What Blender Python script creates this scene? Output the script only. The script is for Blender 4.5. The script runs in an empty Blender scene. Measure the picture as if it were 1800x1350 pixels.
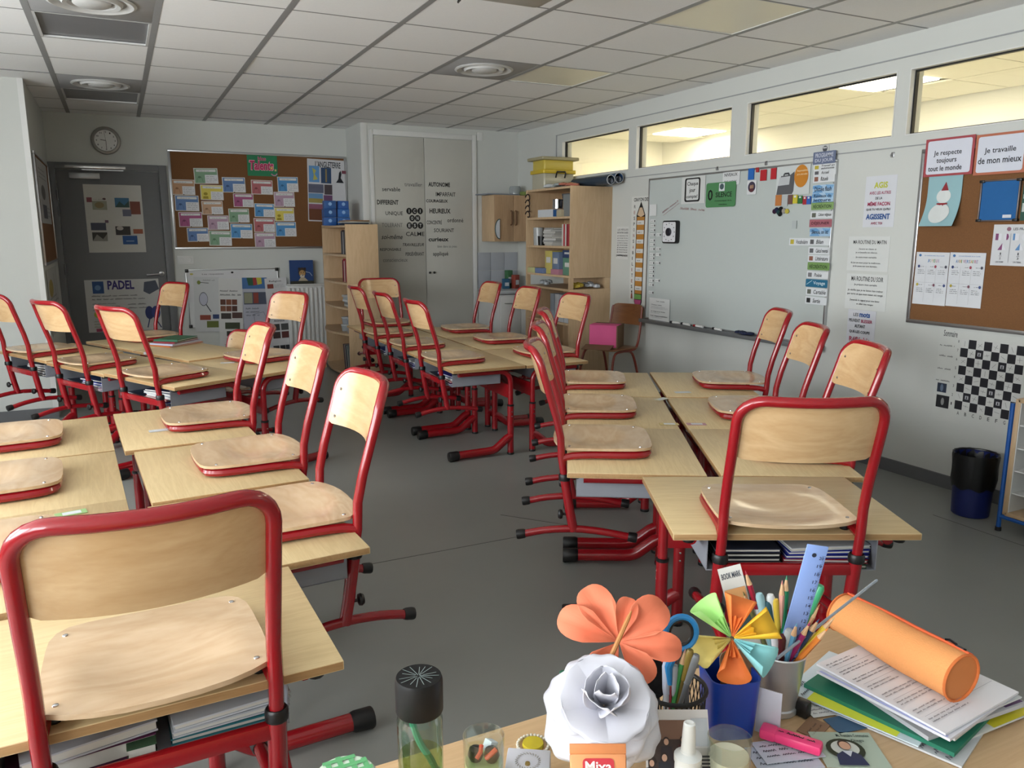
import bpy, bmesh, math, random
from mathutils import Vector, Matrix
random.seed(7)
S = bpy.context.scene
COL = S.collection
R = math.radians

# ------------------------------------------------------------------ camera
CAMH = 1.43
F_PX, YAW, PITCH = 1378.08, R(26.346), R(10.786)
cd = bpy.data.cameras.new('camera'); cam = bpy.data.objects.new('camera', cd); COL.objects.link(cam)
cd.sensor_width = 36; cd.lens = F_PX / 1800 * 36; cd.clip_start = .05
cam.location = (0, 0, CAMH); cam.rotation_euler = (math.pi / 2 - PITCH, 0, -YAW)
S.camera = cam
# ------------------------------------------------------------------ daylight: overcast sky through the windows of the left wall
w = bpy.data.worlds.new('sky'); S.world = w; w.use_nodes = True
bg = w.node_tree.nodes['Background']
bg.inputs[0].default_value = (.93, .97, 1, 1); bg.inputs[1].default_value = 15.5
WINS = [(-1.6, .2), (.5, 2.3), (2.6, 4.4), (4.6, 5.1)]      # window bays along the left wall
WZ = (.95, 2.38); XL = -2.8; XR = 4.15; YB = 8.8; YK = 8.22; ZC = 2.56; XJ = -.53; YJ = 7.05; YN = -2.2
for y0, y1 in WINS:
    l = bpy.data.lights.new('window_portal', 'AREA'); l.shape = 'RECTANGLE'; l.size = y1 - y0; l.size_y = WZ[1] - WZ[0]
    l.cycles.is_portal = True
    o = bpy.data.objects.new('window_portal', l); COL.objects.link(o)
    o.location = (XL - .12, (y0 + y1) / 2, sum(WZ) / 2)
    o.rotation_euler = Matrix(((0, 0, -1), (1, 0, 0), (0, -1, 0))).transposed().to_euler()
    # -z of the light must point into the room (+x)
    zz = Vector((-1, 0, 0)); xx = Vector((0, 1, 0)); yy = zz.cross(xx)
    o.rotation_euler = Matrix((xx, yy, zz)).transposed().to_euler()
S.view_settings.view_transform = 'Standard'; S.view_settings.look = 'None'
S.view_settings.gamma = 1; S.view_settings.use_curve_mapping = False
S.view_settings.exposure = 0.2

# ------------------------------------------------------------------ pixel -> point on a plane (measuring the photograph)
cyw, syw, cpt, spt = math.cos(YAW), math.sin(YAW), math.cos(PITCH), math.sin(PITCH)
_f = Vector((syw * cpt, cyw * cpt, -spt)); _r = Vector((cyw, -syw, 0)); _d = _f.cross(_r)
def at(u, v, ax, val):
    g = _f + _r * ((u - 900) / F_PX) + _d * ((v - 675) / F_PX)
    o = Vector((0, 0, CAMH))
    return o + g * ((val - o[ax]) / g[ax])

# ------------------------------------------------------------------ materials
def lin(h):
    if isinstance(h, str):
        h = h.lstrip('#'); c = [int(h[i:i + 2], 16) / 255 for i in (0, 2, 4)]
    else: c = [x / 255 for x in h]
    return [(x / 12.92 if x <= .04045 else ((x + .055) / 1.055) ** 2.4) for x in c]
_mc = {}
def mat(name, col, rough=.5, metal=0, var=.06, scale=18, bump=0, spec=.5, coat=0, emit=0, alpha=1):
    k = name
    if k in _mc: return _mc[k]
    m = bpy.data.materials.new(name); m.use_nodes = True; n = m.node_tree.nodes; L = m.node_tree.links
    b = n['Principled BSDF']; c = lin(col)
    b.inputs['Roughness'].default_value = rough; b.inputs['Metallic'].default_value = metal
    b.inputs['Specular IOR Level'].default_value = spec; b.inputs['Coat Weight'].default_value = coat
    tc = n.new('ShaderNodeTexCoord'); nz = n.new('ShaderNodeTexNoise'); nz.inputs['Scale'].default_value = scale
    nz.inputs['Detail'].default_value = 4
    L.new(tc.outputs['Object'], nz.inputs['Vector'])
    mx = n.new('ShaderNodeMix'); mx.data_type = 'RGBA'
    mx.inputs[6].default_value = [min(1, x * (1 - var)) for x in c] + [1]
    mx.inputs[7].default_value = [min(1, x * (1 + var)) for x in c] + [1]
    L.new(nz.outputs['Fac'], mx.inputs[0]); L.new(mx.outputs[2], b.inputs['Base Color'])
    if bump:
        bp = n.new('ShaderNodeBump'); bp.inputs['Strength'].default_value = bump; bp.inputs['Distance'].default_value = .002
        L.new(nz.outputs['Fac'], bp.inputs['Height']); L.new(bp.outputs['Normal'], b.inputs['Normal'])
    if emit:
        b.inputs['Emission Color'].default_value = c + [1]; b.inputs['Emission Strength'].default_value = emit
    _mc[k] = m; return m
def flat(h, rough=.6):
    return mat('print_' + (h if isinstance(h, str) else '%02x%02x%02x' % tuple(h)).lstrip('#'), h, rough, var=.03)
def wood(name, c1, c2, stretch=(1.2, 9, 9), rough=.35, scale=3.0, spec=.5, rings=1.6):
    if name in _mc: return _mc[name]
    m = bpy.data.materials.new(name); m.use_nodes = True; n = m.node_tree.nodes; L = m.node_tree.links
    b = n['Principled BSDF']; b.inputs['Roughness'].default_value = rough; b.inputs['Specular IOR Level'].default_value = spec
    tc = n.new('ShaderNodeTexCoord'); oi = n.new('ShaderNodeObjectInfo')
    ad = n.new('ShaderNodeVectorMath'); ad.operation = 'ADD'
    sc = n.new('ShaderNodeMath'); sc.operation = 'MULTIPLY'; sc.inputs[1].default_value = 23.0
    L.new(oi.outputs['Random'], sc.inputs[0])
    mp = n.new('ShaderNodeMapping'); mp.inputs['Scale'].default_value = stretch
    L.new(tc.outputs['Object'], mp.inputs['Vector']); L.new(mp.outputs[0], ad.inputs[0]); L.new(sc.outputs[0], ad.inputs[1])
    nz = n.new('ShaderNodeTexNoise'); nz.inputs['Scale'].default_value = scale; nz.inputs['Detail'].default_value = 3
    nz.inputs['Distortion'].default_value = .6
    L.new(ad.outputs[0], nz.inputs['Vector'])
    rg = n.new('ShaderNodeMath'); rg.operation = 'MULTIPLY'; rg.inputs[1].default_value = rings * 6
    fr = n.new('ShaderNodeMath'); fr.operation = 'PINGPONG'; fr.inputs[1].default_value = 1
    L.new(nz.outputs['Fac'], rg.inputs[0]); L.new(rg.outputs[0], fr.inputs[0])
    fine = n.new('ShaderNodeTexNoise'); fine.inputs['Scale'].default_value = scale * 14
    L.new(ad.outputs[0], fine.inputs['Vector'])
    av = n.new('ShaderNodeMath'); av.operation = 'MULTIPLY_ADD'; av.inputs[1].default_value = .5
    L.new(fr.outputs[0], av.inputs[0])
    hf = n.new('ShaderNodeMath'); hf.operation = 'MULTIPLY'; hf.inputs[1].default_value = .5
    L.new(fine.outputs['Fac'], hf.inputs[0]); L.new(hf.outputs[0], av.inputs[2])
    mx = n.new('ShaderNodeMix'); mx.data_type = 'RGBA'
    mx.inputs[6].default_value = lin(c1) + [1]; mx.inputs[7].default_value = lin(c2) + [1]
    L.new(av.outputs[0], mx.inputs[0])
    hv = n.new('ShaderNodeHueSaturation')
    vv = n.new('ShaderNodeMath'); vv.operation = 'MULTIPLY_ADD'; vv.inputs[1].default_value = .10; vv.inputs[2].default_value = .95
    L.new(oi.outputs['Random'], vv.inputs[0]); L.new(vv.outputs[0], hv.inputs['Value'])
    L.new(mx.outputs[2], hv.inputs['Color']); L.new(hv.outputs[0], b.inputs['Base Color'])
    _mc[name] = m; return m
def glassmat(name, tint=(1, 1, 1), refl=.0):
    if name in _mc: return _mc[name]
    m = bpy.data.materials.new(name); m.use_nodes = True; n = m.node_tree.nodes; L = m.node_tree.links
    n.remove(n['Principled BSDF']); out = n['Material Output']
    tr = n.new('ShaderNodeBsdfTransparent'); tr.inputs[0].default_value = (*tint, 1)
    gl = n.new('ShaderNodeBsdfGlossy'); gl.inputs['Roughness'].default_value = .02
    lw = n.new('ShaderNodeLayerWeight'); lw.inputs[0].default_value = .5
    pw = n.new('ShaderNodeMath'); pw.operation = 'POWER'; pw.inputs[1].default_value = 4; L.new(lw.outputs['Facing'], pw.inputs[0])
    fz = n.new('ShaderNodeMath'); fz.operation = 'MULTIPLY_ADD'; fz.inputs[1].default_value = .8; fz.inputs[2].default_value = .03 + refl
    L.new(pw.outputs[0], fz.inputs[0])
    mx = n.new('ShaderNodeMixShader'); L.new(fz.outputs[0], mx.inputs[0]); L.new(tr.outputs[0], mx.inputs[1]); L.new(gl.outputs[0], mx.inputs[2])
    L.new(mx.outputs[0], out.inputs[0])
    _mc[name] = m; return m
WALL = mat('wall_paint', (200, 202, 197), .7, var=.02, scale=3)
CEIL = mat('ceiling_tile_fibre', (245, 245, 245), .9, var=.03, scale=90, bump=.25)
TBAR = mat('ceiling_bar_grey', (150, 150, 150), .5)
FLOOR = mat('floor_vinyl', (136, 138, 133), .34, var=.10, scale=2.2, spec=.45)
SKIRT = mat('skirting_grey', (96, 97, 99), .45)
DOORG = mat('door_grey', (112, 113, 115), .45, var=.03)
WHITE = mat('white_paint', (215, 215, 212), .45, var=.02)
CORK = mat('cork', (116, 78, 44), .9, var=.22, scale=140, bump=.3)
ALU = mat('aluminium', (190, 191, 193), .3, .9, var=.03)
RED = mat('red_lacquer', (146, 15, 25), .24, var=.04, coat=.4)
BLACK = mat('black_plastic', (18, 18, 19), .4)
TRAY = mat('tray_grey_steel', (148, 152, 160), .4, .1)
CHROME = mat('chrome', (210, 210, 212), .15, 1, var=.02)
SEAT = wood('beech_seat', (194, 163, 127), (215, 188, 155), (1.3, 3.4, 3.4), .2, 1.7, rings=2.6)
BACK = wood('beech_back', (190, 153, 108), (212, 179, 136), (1.0, 5, 5), .22, 2.2, rings=1.4)
TOP = wood('desk_laminate', (203, 177, 130), (221, 198, 152), (1.0, 12, 12), .38, 2.6)
EDGE = wood('desk_edge', (158, 120, 78), (180, 144, 98), (1, 12, 12), .5, 4)
OAK = wood('cabinet_maple', (190, 160, 124), (206, 178, 142), (6, 6, .8), .45, 2.2)
TDESK = wood('teacher_desk_beech', (197, 162, 119), (213, 181, 140), (1.0, 14, 14), .4, 3)
PAPER = mat('white_paper', (232, 232, 230), .7, var=.01)
GLASS = glassmat('window_glass')

# ------------------------------------------------------------------ mesh builder
class MB:
    def __init__(s): s.v = []; s.f = []; s.m = []
    def add(s, vs, fs, m=0):
        o = len(s.v); s.v += [tuple(x) for x in vs]
        for q in fs: s.f.append(tuple(i + o for i in q)); s.m.append(m)
        return s
    def box(s, c, d, rot=None, m=0, mtop=None):
        x, y, z = d[0] / 2, d[1] / 2, d[2] / 2; c = Vector(c)
        vs = [Vector(p) for p in ((-x, -y, -z), (x, -y, -z), (x, y, -z), (-x, y, -z), (-x, -y, z), (x, -y, z), (x, y, z), (-x, y, z))]
        if rot is not None: vs = [rot @ p for p in vs]
        fs = [(0, 3, 2, 1), (0, 1, 5, 4), (1, 2, 6, 5), (2, 3, 7, 6), (3, 0, 4, 7)]
        s.add([p + c for p in vs], fs, m); o = len(s.v) - 8
        s.f.append((o + 4, o + 5, o + 6, o + 7)); s.m.append(m if mtop is None else mtop)
        return s
    def bx(s, x0, x1, y0, y1, z0, z1, m=0):
        return s.box(((x0 + x1) / 2, (y0 + y1) / 2, (z0 + z1) / 2), (abs(x1 - x0), abs(y1 - y0), abs(z1 - z0)), m=m)
    def tube(s, pts, r, n=10, m=0, cap=True, closed=False):
        pts = [Vector(p) for p in pts]; N = len(pts); rr = r if isinstance(r, (list, tuple)) else [r] * N
        T = []
        for i in range(N):
            a = pts[(i - 1) % N] if (closed or i) else pts[0]; b = pts[(i + 1) % N] if (closed or i < N - 1) else pts[-1]
            T.append((b - a).normalized())
        nrm = T[0].orthogonal().normalized(); vs = []; prev = T[0]
        for i in range(N):
            q = prev.rotation_difference(T[i]); nrm = (q @ nrm); nrm = (nrm - T[i] * nrm.dot(T[i])).normalized(); prev = T[i]
            bn = T[i].cross(nrm)
            for k in range(n):
                a = 2 * math.pi * k / n
                vs.append(pts[i] + (nrm * math.cos(a) + bn * math.sin(a)) * rr[i])
        fs = []
        for i in range(N if closed else N - 1):
            for k in range(n):
                j = (i + 1) % N
                fs.append((i * n + k, i * n + (k + 1) % n, j * n + (k + 1) % n, j * n + k))
        if cap and not closed:
            fs.append(tuple(reversed(range(n)))); fs.append(tuple(range((N - 1) * n, N * n)))
        return s.add(vs, fs, m)
    def lathe(s, prof, n=20, c=(0, 0, 0), M=None, m=0, cap=True):
        vs = []; c = Vector(c)
        for r, z in prof:
            for k in range(n):
                a = 2 * math.pi * k / n; p = Vector((r * math.cos(a), r * math.sin(a), z))
                vs.append((M @ p if M else p) + c)
        fs = []
        for i in range(len(prof) - 1):
            for k in range(n): fs.append((i * n + k, i * n + (k + 1) % n, (i + 1) * n + (k + 1) % n, (i + 1) * n + k))
        if cap:
            fs.append(tuple(reversed(range(n)))); fs.append(tuple(range((len(prof) - 1) * n, len(prof) * n)))
        return s.add(vs, fs, m)
    def prism(s, poly, z0, z1, M=None, m=0):
        n = len(poly); vs = [Vector((x, y, z0)) for x, y in poly] + [Vector((x, y, z1)) for x, y in poly]
        if M: vs = [M @ p for p in vs]
        fs = [tuple(reversed(range(n))), tuple(range(n, 2 * n))] + [(i, (i + 1) % n, (i + 1) % n + n, i + n) for i in range(n)]
        return s.add(vs, fs, m)
    def mesh(s, name, mats, smooth=True, bevel=0, ang=38):
        me = bpy.data.meshes.new(name); me.from_pydata(s.v, [], s.f)
        for i, mi in enumerate(s.m): me.polygons[i].material_index = mi
        for q in (mats if isinstance(mats, (list, tuple)) else [mats]): me.materials.append(q)
        if bevel:
            bm = bmesh.new(); bm.from_mesh(me)
            bmesh.ops.bevel(bm, geom=[e for e in bm.edges if e.is_manifold and e.calc_face_angle(0) > .6], offset=bevel, segments=2, affect='EDGES', profile=.5)
            bm.to_mesh(me); bm.free()
        me.update()
        if smooth: me.shade_smooth(); me.set_sharp_from_angle(angle=R(ang))
        return me
    def obj(s, name, mats, parent=None, **k):
        return link(name, s.mesh(name, mats, **k), parent)
def link(name, data, parent=None):
    o = bpy.data.objects.new(name, data); COL.objects.link(o)
    if parent is not None: o.parent = parent
    return o
def tag(o, label=None, cat=None, group=None, kind=None):
    if label: o['label'] = label
    if cat: o['category'] = cat
    if group: o['group'] = group
    if kind: o['kind'] = kind
    return o
def struct(o): o['kind'] = 'structure'; return o
def thing(name, label, cat, loc=(0, 0, 0), rz=0, group=None):
    o = link(name, None); o.location = loc; o.rotation_euler = (0, 0, rz); o.empty_display_size = .1
    return tag(o, label, cat, group)
def dup(root, parent=None):
    c = root.copy(); COL.objects.link(c); c.parent = parent
    for ch in [x for x in bpy.data.objects if x.parent == root]: dup(ch, c)
    return c
_kids = None
def rrect(x0, x1, y0, y1, r, n=5):
    if not isinstance(r, (list, tuple)): r = [r] * 4          # bl, br, tr, tl
    out = []
    for (cx, cy, a0, rr) in ((x0 + r[0], y0 + r[0], 180, r[0]), (x1 - r[1], y0 + r[1], 270, r[1]), (x1 - r[2], y1 - r[2], 0, r[2]), (x0 + r[3], y1 - r[3], 90, r[3])):
        for k in range(n + 1):
            a = R(a0 + 90 * k / n); out.append((cx + rr * math.cos(a), cy + rr * math.sin(a)))
    return out
def spline(pts, n=5):
    P = [Vector(p) for p in pts]; out = []
    for i in range(len(P) - 1):
        a = P[max(0, i - 1)]; b = P[i]; c = P[i + 1]; d = P[min(len(P) - 1, i + 2)]
        for k in range(n):
            t = k / n
            out.append(.5 * ((2 * b) + (c - a) * t + (2 * a - 5 * b + 4 * c - d) * t * t + (3 * b - a - 3 * c + d) * t ** 3))
    return out + [P[-1]]

# ------------------------------------------------------------------ the room
struct(MB().bx(XL - .2, XR, YN, YB, -.1, 0).obj('floor', FLOOR, smooth=False))
seam = mat('floor_seam', (82, 83, 80), .4)
fl = bpy.data.objects['floor']
for a, b in (((650, 992), (1010, 925)), ((880, 905), (1010, 925)), ((1640, 905), (1800, 960))):
    A = at(*a, 2, 0); B = at(*b, 2, 0); dv = B - A
    MB().box((A + B) / 2 + Vector((0, 0, .0006)), (dv.length, .003, .0012), Matrix.Rotation(math.atan2(dv.y, dv.x), 3, 'Z')).obj('weld_seam', seam, fl, smooth=False)
# ceiling: bars, tiles
GX0, GY0 = -.3163, 3.752
ix = list(range(-4, 8)); jy = list(range(-10, 9))
m = MB(); m.bx(XL, XR, YN, YB, ZC + .03, ZC + .1)
ce = struct(m.obj('ceiling', mat('ceiling_void', (62, 62, 62), .8), smooth=False))
for i in range(-4, 8):
    x = GX0 + .6 * i
    if XL < x < XR - .05: MB().bx(x - .017, x + .017, YN, YB, ZC - .001, ZC + .03).obj('grid_bar', TBAR, ce, smooth=False)
for j in range(-9, 9):
    y = GY0 + .6 * j
    if YN < y < YB - .05: MB().bx(XL if y < YJ else XJ, XR, y - .0062, y + .0062, ZC - .0004, ZC + .03).obj('grid_bar', mat('ceiling_cross_bar', (128, 128, 128), .6), ce, smooth=False)
SPECIAL = {(0, 1), (0, 2), (0, 5), (0, 6), (4, 2), (5, 2), (5, -1)}
tcache = {}
for i in range(-5, 8):
    for j in range(-10, 9):
        x0, x1 = GX0 + .6 * i + .017, GX0 + .6 * (i + 1) - .017
        y0, y1 = GY0 + .6 * j + .006, GY0 + .6 * (j + 1) - .006
        x0, x1, y0, y1 = max(x0, XL), min(x1, XR), max(y0, YN), min(y1, YB)
        if x1 - x0 < .03 or y1 - y0 < .03 or (i, j) in SPECIAL: continue
        if x1 <= XJ and y0 >= YJ: continue
        k = (round(x1 - x0, 3), round(y1 - y0, 3))
        if k not in tcache:
            tcache[k] = MB().box((0, 0, .0), (k[0], k[1], .014)).mesh('ceiling_tile', CEIL, smooth=False, bevel=.0015)
        o = link('ceiling_tile', tcache[k], ce)
        dz = .004 if random.random() < .04 else 0
        o.location = ((x0 + x1) / 2, (y0 + y1) / 2, ZC + .007 + dz)
def slot(i, j): return (GX0 + .6 * i + .3, GY0 + .6 * j + .3, ZC)
DIFFP = mat('diffuser_panel', (165, 165, 166), .5); DIFFW = mat('diffuser_white', (205, 205, 203), .4)
for (i, j), lab in (((0, 1), 'round white ceiling air diffuser at the top left edge of the photo'), ((0, 5), 'round white ceiling air diffuser above the grey door and clock'), ((4, 2), 'round white ceiling air diffuser beside a cream light panel in mid ceiling')):
    t = thing('air_diffuser', lab, 'air vent', slot(i, j), group='round ceiling diffusers')
    MB().box((0, 0, .006), (.566, .592, .012)).obj('panel', DIFFP, t, bevel=.002)
    MB().lathe([(.20, 0), (.205, -.006), (.19, -.012), (.165, -.004), (.15, .004)], 40, cap=False).obj('outer_ring', DIFFW, t)
    MB().lathe([(.145, .008), (.14, -.006), (.13, -.016), (.11, -.012), (.10, .002)], 40, cap=False).obj('middle_ring', DIFFW, t)
    MB().lathe([(.09, .004), (.085, -.012), (.07, -.02), (.0005, -.022)], 40).obj('centre_disc', DIFFW, t)
    MB().lathe([(.19, .001), (.0005, .0012)], 40).obj('throat', mat('vent_dark', (55, 55, 56), .7), t)
LPAN = mat('light_panel_clerestory_tint', (240, 235, 214), .35, var=.01); LPAN_SHADE = mat('light_panel_shaded', (128, 128, 130), .4, var=.02)  # unlit panels: clerestory glow and shade painted into their cream and grey
for (i, j), mm, lab in (((5, 2), LPAN, 'cream square light panel beside the round diffuser in mid ceiling'), ((5, -1), LPAN, 'cream square light panel at the top of the photo above the clerestory'), ((0, 2), LPAN_SHADE, 'shaded grey recessed light panel nearest the camera at the left of the ceiling'), ((0, 6), LPAN_SHADE, 'small shaded grey recessed light panel in the ceiling above the wall clock')):
    t = thing('ceiling_light', lab, 'ceiling light', slot(i, j), group='recessed ceiling light panels')
    m = MB()
    fw = .014 if mm is LPAN_SHADE else .005
    for sx in (-1, 1): m.box((sx * (.283 - fw / 2), 0, .004), (fw, .588, .010))
    for sy in (-1, 1): m.box((0, sy * (.294 - fw / 2), .004), (.566 - 2 * fw, fw, .010))
    m.obj('frame', DIFFW, t, smooth=False)
    MB().box((0, 0, .018 if mm is LPAN_SHADE else .009), (.556, .578, .012)).obj('diffuser', mm, t, smooth=False)
# walls
def wall(name, *b): return struct(MB().bx(*b).obj(name, WALL, smooth=False))
wall('wall_back', XJ, 2.4, YB, YB + .15, 0, ZC + .1)
wall('wall_closet', 2.33, XR + .1, YK, YB + .15, 0, ZC + .1)
wall('wall_left_corner', XL - .2, XJ, YJ, YB + .15, 0, ZC + .1)
wall('wall_front', XL - .2, XR + .12, YN - .15, YN, 0, ZC + .1)
m = MB(); m.bx(XL - .25, XL, YN, YJ, 0, WZ[0]); m.bx(XL - .25, XL, YN, YJ, WZ[1], ZC + .1)
ys = [YN] + [q for p in WINS for q in p] + [YJ]
for k in range(0, len(ys), 2): m.bx(XL - .25, XL, ys[k], ys[k + 1], WZ[0], WZ[1])
struct(m.obj('wall_left', WALL, smooth=False))
for k, (y0, y1) in enumerate(WINS):
    m = MB()
    for a, b, c, e in ((y0, y1, WZ[0], WZ[0] + .05), (y0, y1, WZ[1] - .05, WZ[1]), (y0, y0 + .05, WZ[0], WZ[1]), (y1 - .05, y1, WZ[0], WZ[1]), ((y0 + y1) / 2 - .04, (y0 + y1) / 2 + .04, WZ[0], WZ[1])):
        m.bx(XL - .20, XL - .14, a, b, c, e)
    struct(m.obj('window_%d' % (k + 10), WHITE, smooth=False))
# right wall with the clerestory
CL = [(6.03, 7.22), (4.71, 5.922), (3.32, 4.555), (1.98, 3.235), (.62, 1.86)]
CZ = (1.995, 2.362); XW = XR + .11
m = MB(); m.bx(XR, XW, YN, YK, 0, CZ[0]); m.bx(XR, XW, YN, YK, CZ[1], ZC + .1)
ys = [YN] + sorted([q for p in CL for q in p]) + [YK]
for k in range(0, len(ys), 2): m.bx(XR, XW, ys[k], ys[k + 1], CZ[0], CZ[1])
struct(m.obj('wall_right', WALL, smooth=False))
BLK = mat('gasket_black', (10, 10, 11), .5)
for k, (y0, y1) in enumerate(CL):
    t = struct(link('window_%d' % (k + 1), None)); t.location = (XR, (y0 + y1) / 2, sum(CZ) / 2)
    hw, hh = (y1 - y0) / 2, (CZ[1] - CZ[0]) / 2
    def ring(wd, xa, xb, hw=hw, hh=hh):
        m = MB(); m.bx(xa, xb, -hw, hw, -hh, -hh + wd); m.bx(xa, xb, -hw, hw, hh - wd, hh)
        m.bx(xa, xb, -hw, -hw + wd, -hh + wd, hh - wd); m.bx(xa, xb, hw - wd, hw, -hh + wd, hh - wd); return m
    ring(.006, -.004, .03).obj('window_frame', WHITE, t, smooth=False)
    ring(.014, .031, .055).obj('gasket', BLK, t, smooth=False)
    MB().bx(.060, .065, -hw, hw, -hh, hh).obj('pane', GLASS, t, smooth=False)
# trims on the right wall: rails over and under the clerestory
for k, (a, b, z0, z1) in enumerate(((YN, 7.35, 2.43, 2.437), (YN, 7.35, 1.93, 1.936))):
    struct(MB().bx(XR - .006, XR, a, b, z0, z1).obj('trim_%d' % (k + 1), mat('trim_joint_grey', (150, 152, 153), .5), smooth=False))  # thin grey strips along the joint lines of the window band
struct(MB().bx(XR - .006, XR, 7.33, 7.345, 1.93, 2.437).obj('trim_3', mat('trim_joint_grey', (150, 152, 153), .5), smooth=False))
struct(MB().bx(XR - .014, XR, YN, 7.1, 0, .075).obj('baseboard_right', SKIRT, smooth=False))
struct(MB().bx(.5, 1.99, YB - .014, YB, 0, .075).obj('baseboard_back', SKIRT, smooth=False))
struct(MB().bx(XL, XJ, YJ - .014, YJ, 0, .085).obj('baseboard_corner', SKIRT, smooth=False))
struct(MB().bx(XL, XL + .014, YN, YJ, 0, .075).obj('baseboard_left', SKIRT, smooth=False))
struct(MB().bx(XJ - .035, XJ + .003, YJ - .004, YJ, 0, ZC).obj('trim_4', WHITE, smooth=False))
# room beyond the clerestory
CREAM = mat('corridor_paint', (240, 238, 226), .7, var=.01)
NX = 6.36
def cw(name, *b): return struct(MB().bx(*b).obj(name, CREAM, smooth=False))
cw('wall_corridor', NX, NX + .1, .3, 9, 0, 2.7); cw('wall_corridor_end', XW, NX + .1, 8.5, 8.6, 0, 2.7); cw('wall_corridor_near', XW, NX + .1, .3, .4, 0, 2.7)
cw('floor_corridor', XW, NX, .3, 8.6, -.1, 0)
ce2 = struct(MB().bx(XW, NX, .3, 8.6, ZC + .03, ZC + .1).obj('ceiling_corridor', CREAM, smooth=False))
CT = mat('corridor_tile', (238, 236, 224), .8, var=.06, scale=160)
ct = MB().box((0, 0, 0), (.68, .59, .012)).mesh('ceiling_tile', CT, smooth=False)
LITP = mat('lit_led_panel', (255, 243, 214), .5, emit=27)
LED = {(1, 6), (2, 11), (1, 1)}
for i in range(3):
    for j in range(13):
        cx, cy = 4.26 + .36 + .69 * i, .75 + .6 * j
        if (i, j) in LED: continue
        o = link('ceiling_tile', ct, ce2); o.location = (cx, cy, ZC + .006)
for (i, j), lab in (((1, 6), 'lit white light panel seen through the third clerestory pane'), ((2, 11), 'lit white light panel seen through the second clerestory pane'), ((1, 1), 'lit white light panel of the next room beyond the right photo edge')):
    t = thing('ceiling_light', lab, 'ceiling light', (4.62 + .62 * i, .75 + .6 * j, ZC), group='lit panels of the next room')
    MB().box((0, 0, .004), (.6, .6, .008)).obj('frame', WHITE, t, smooth=False)
    MB().box((0, 0, -.004), (.57, .57, .008)).obj('diffuser', LITP, t, smooth=False)
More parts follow.
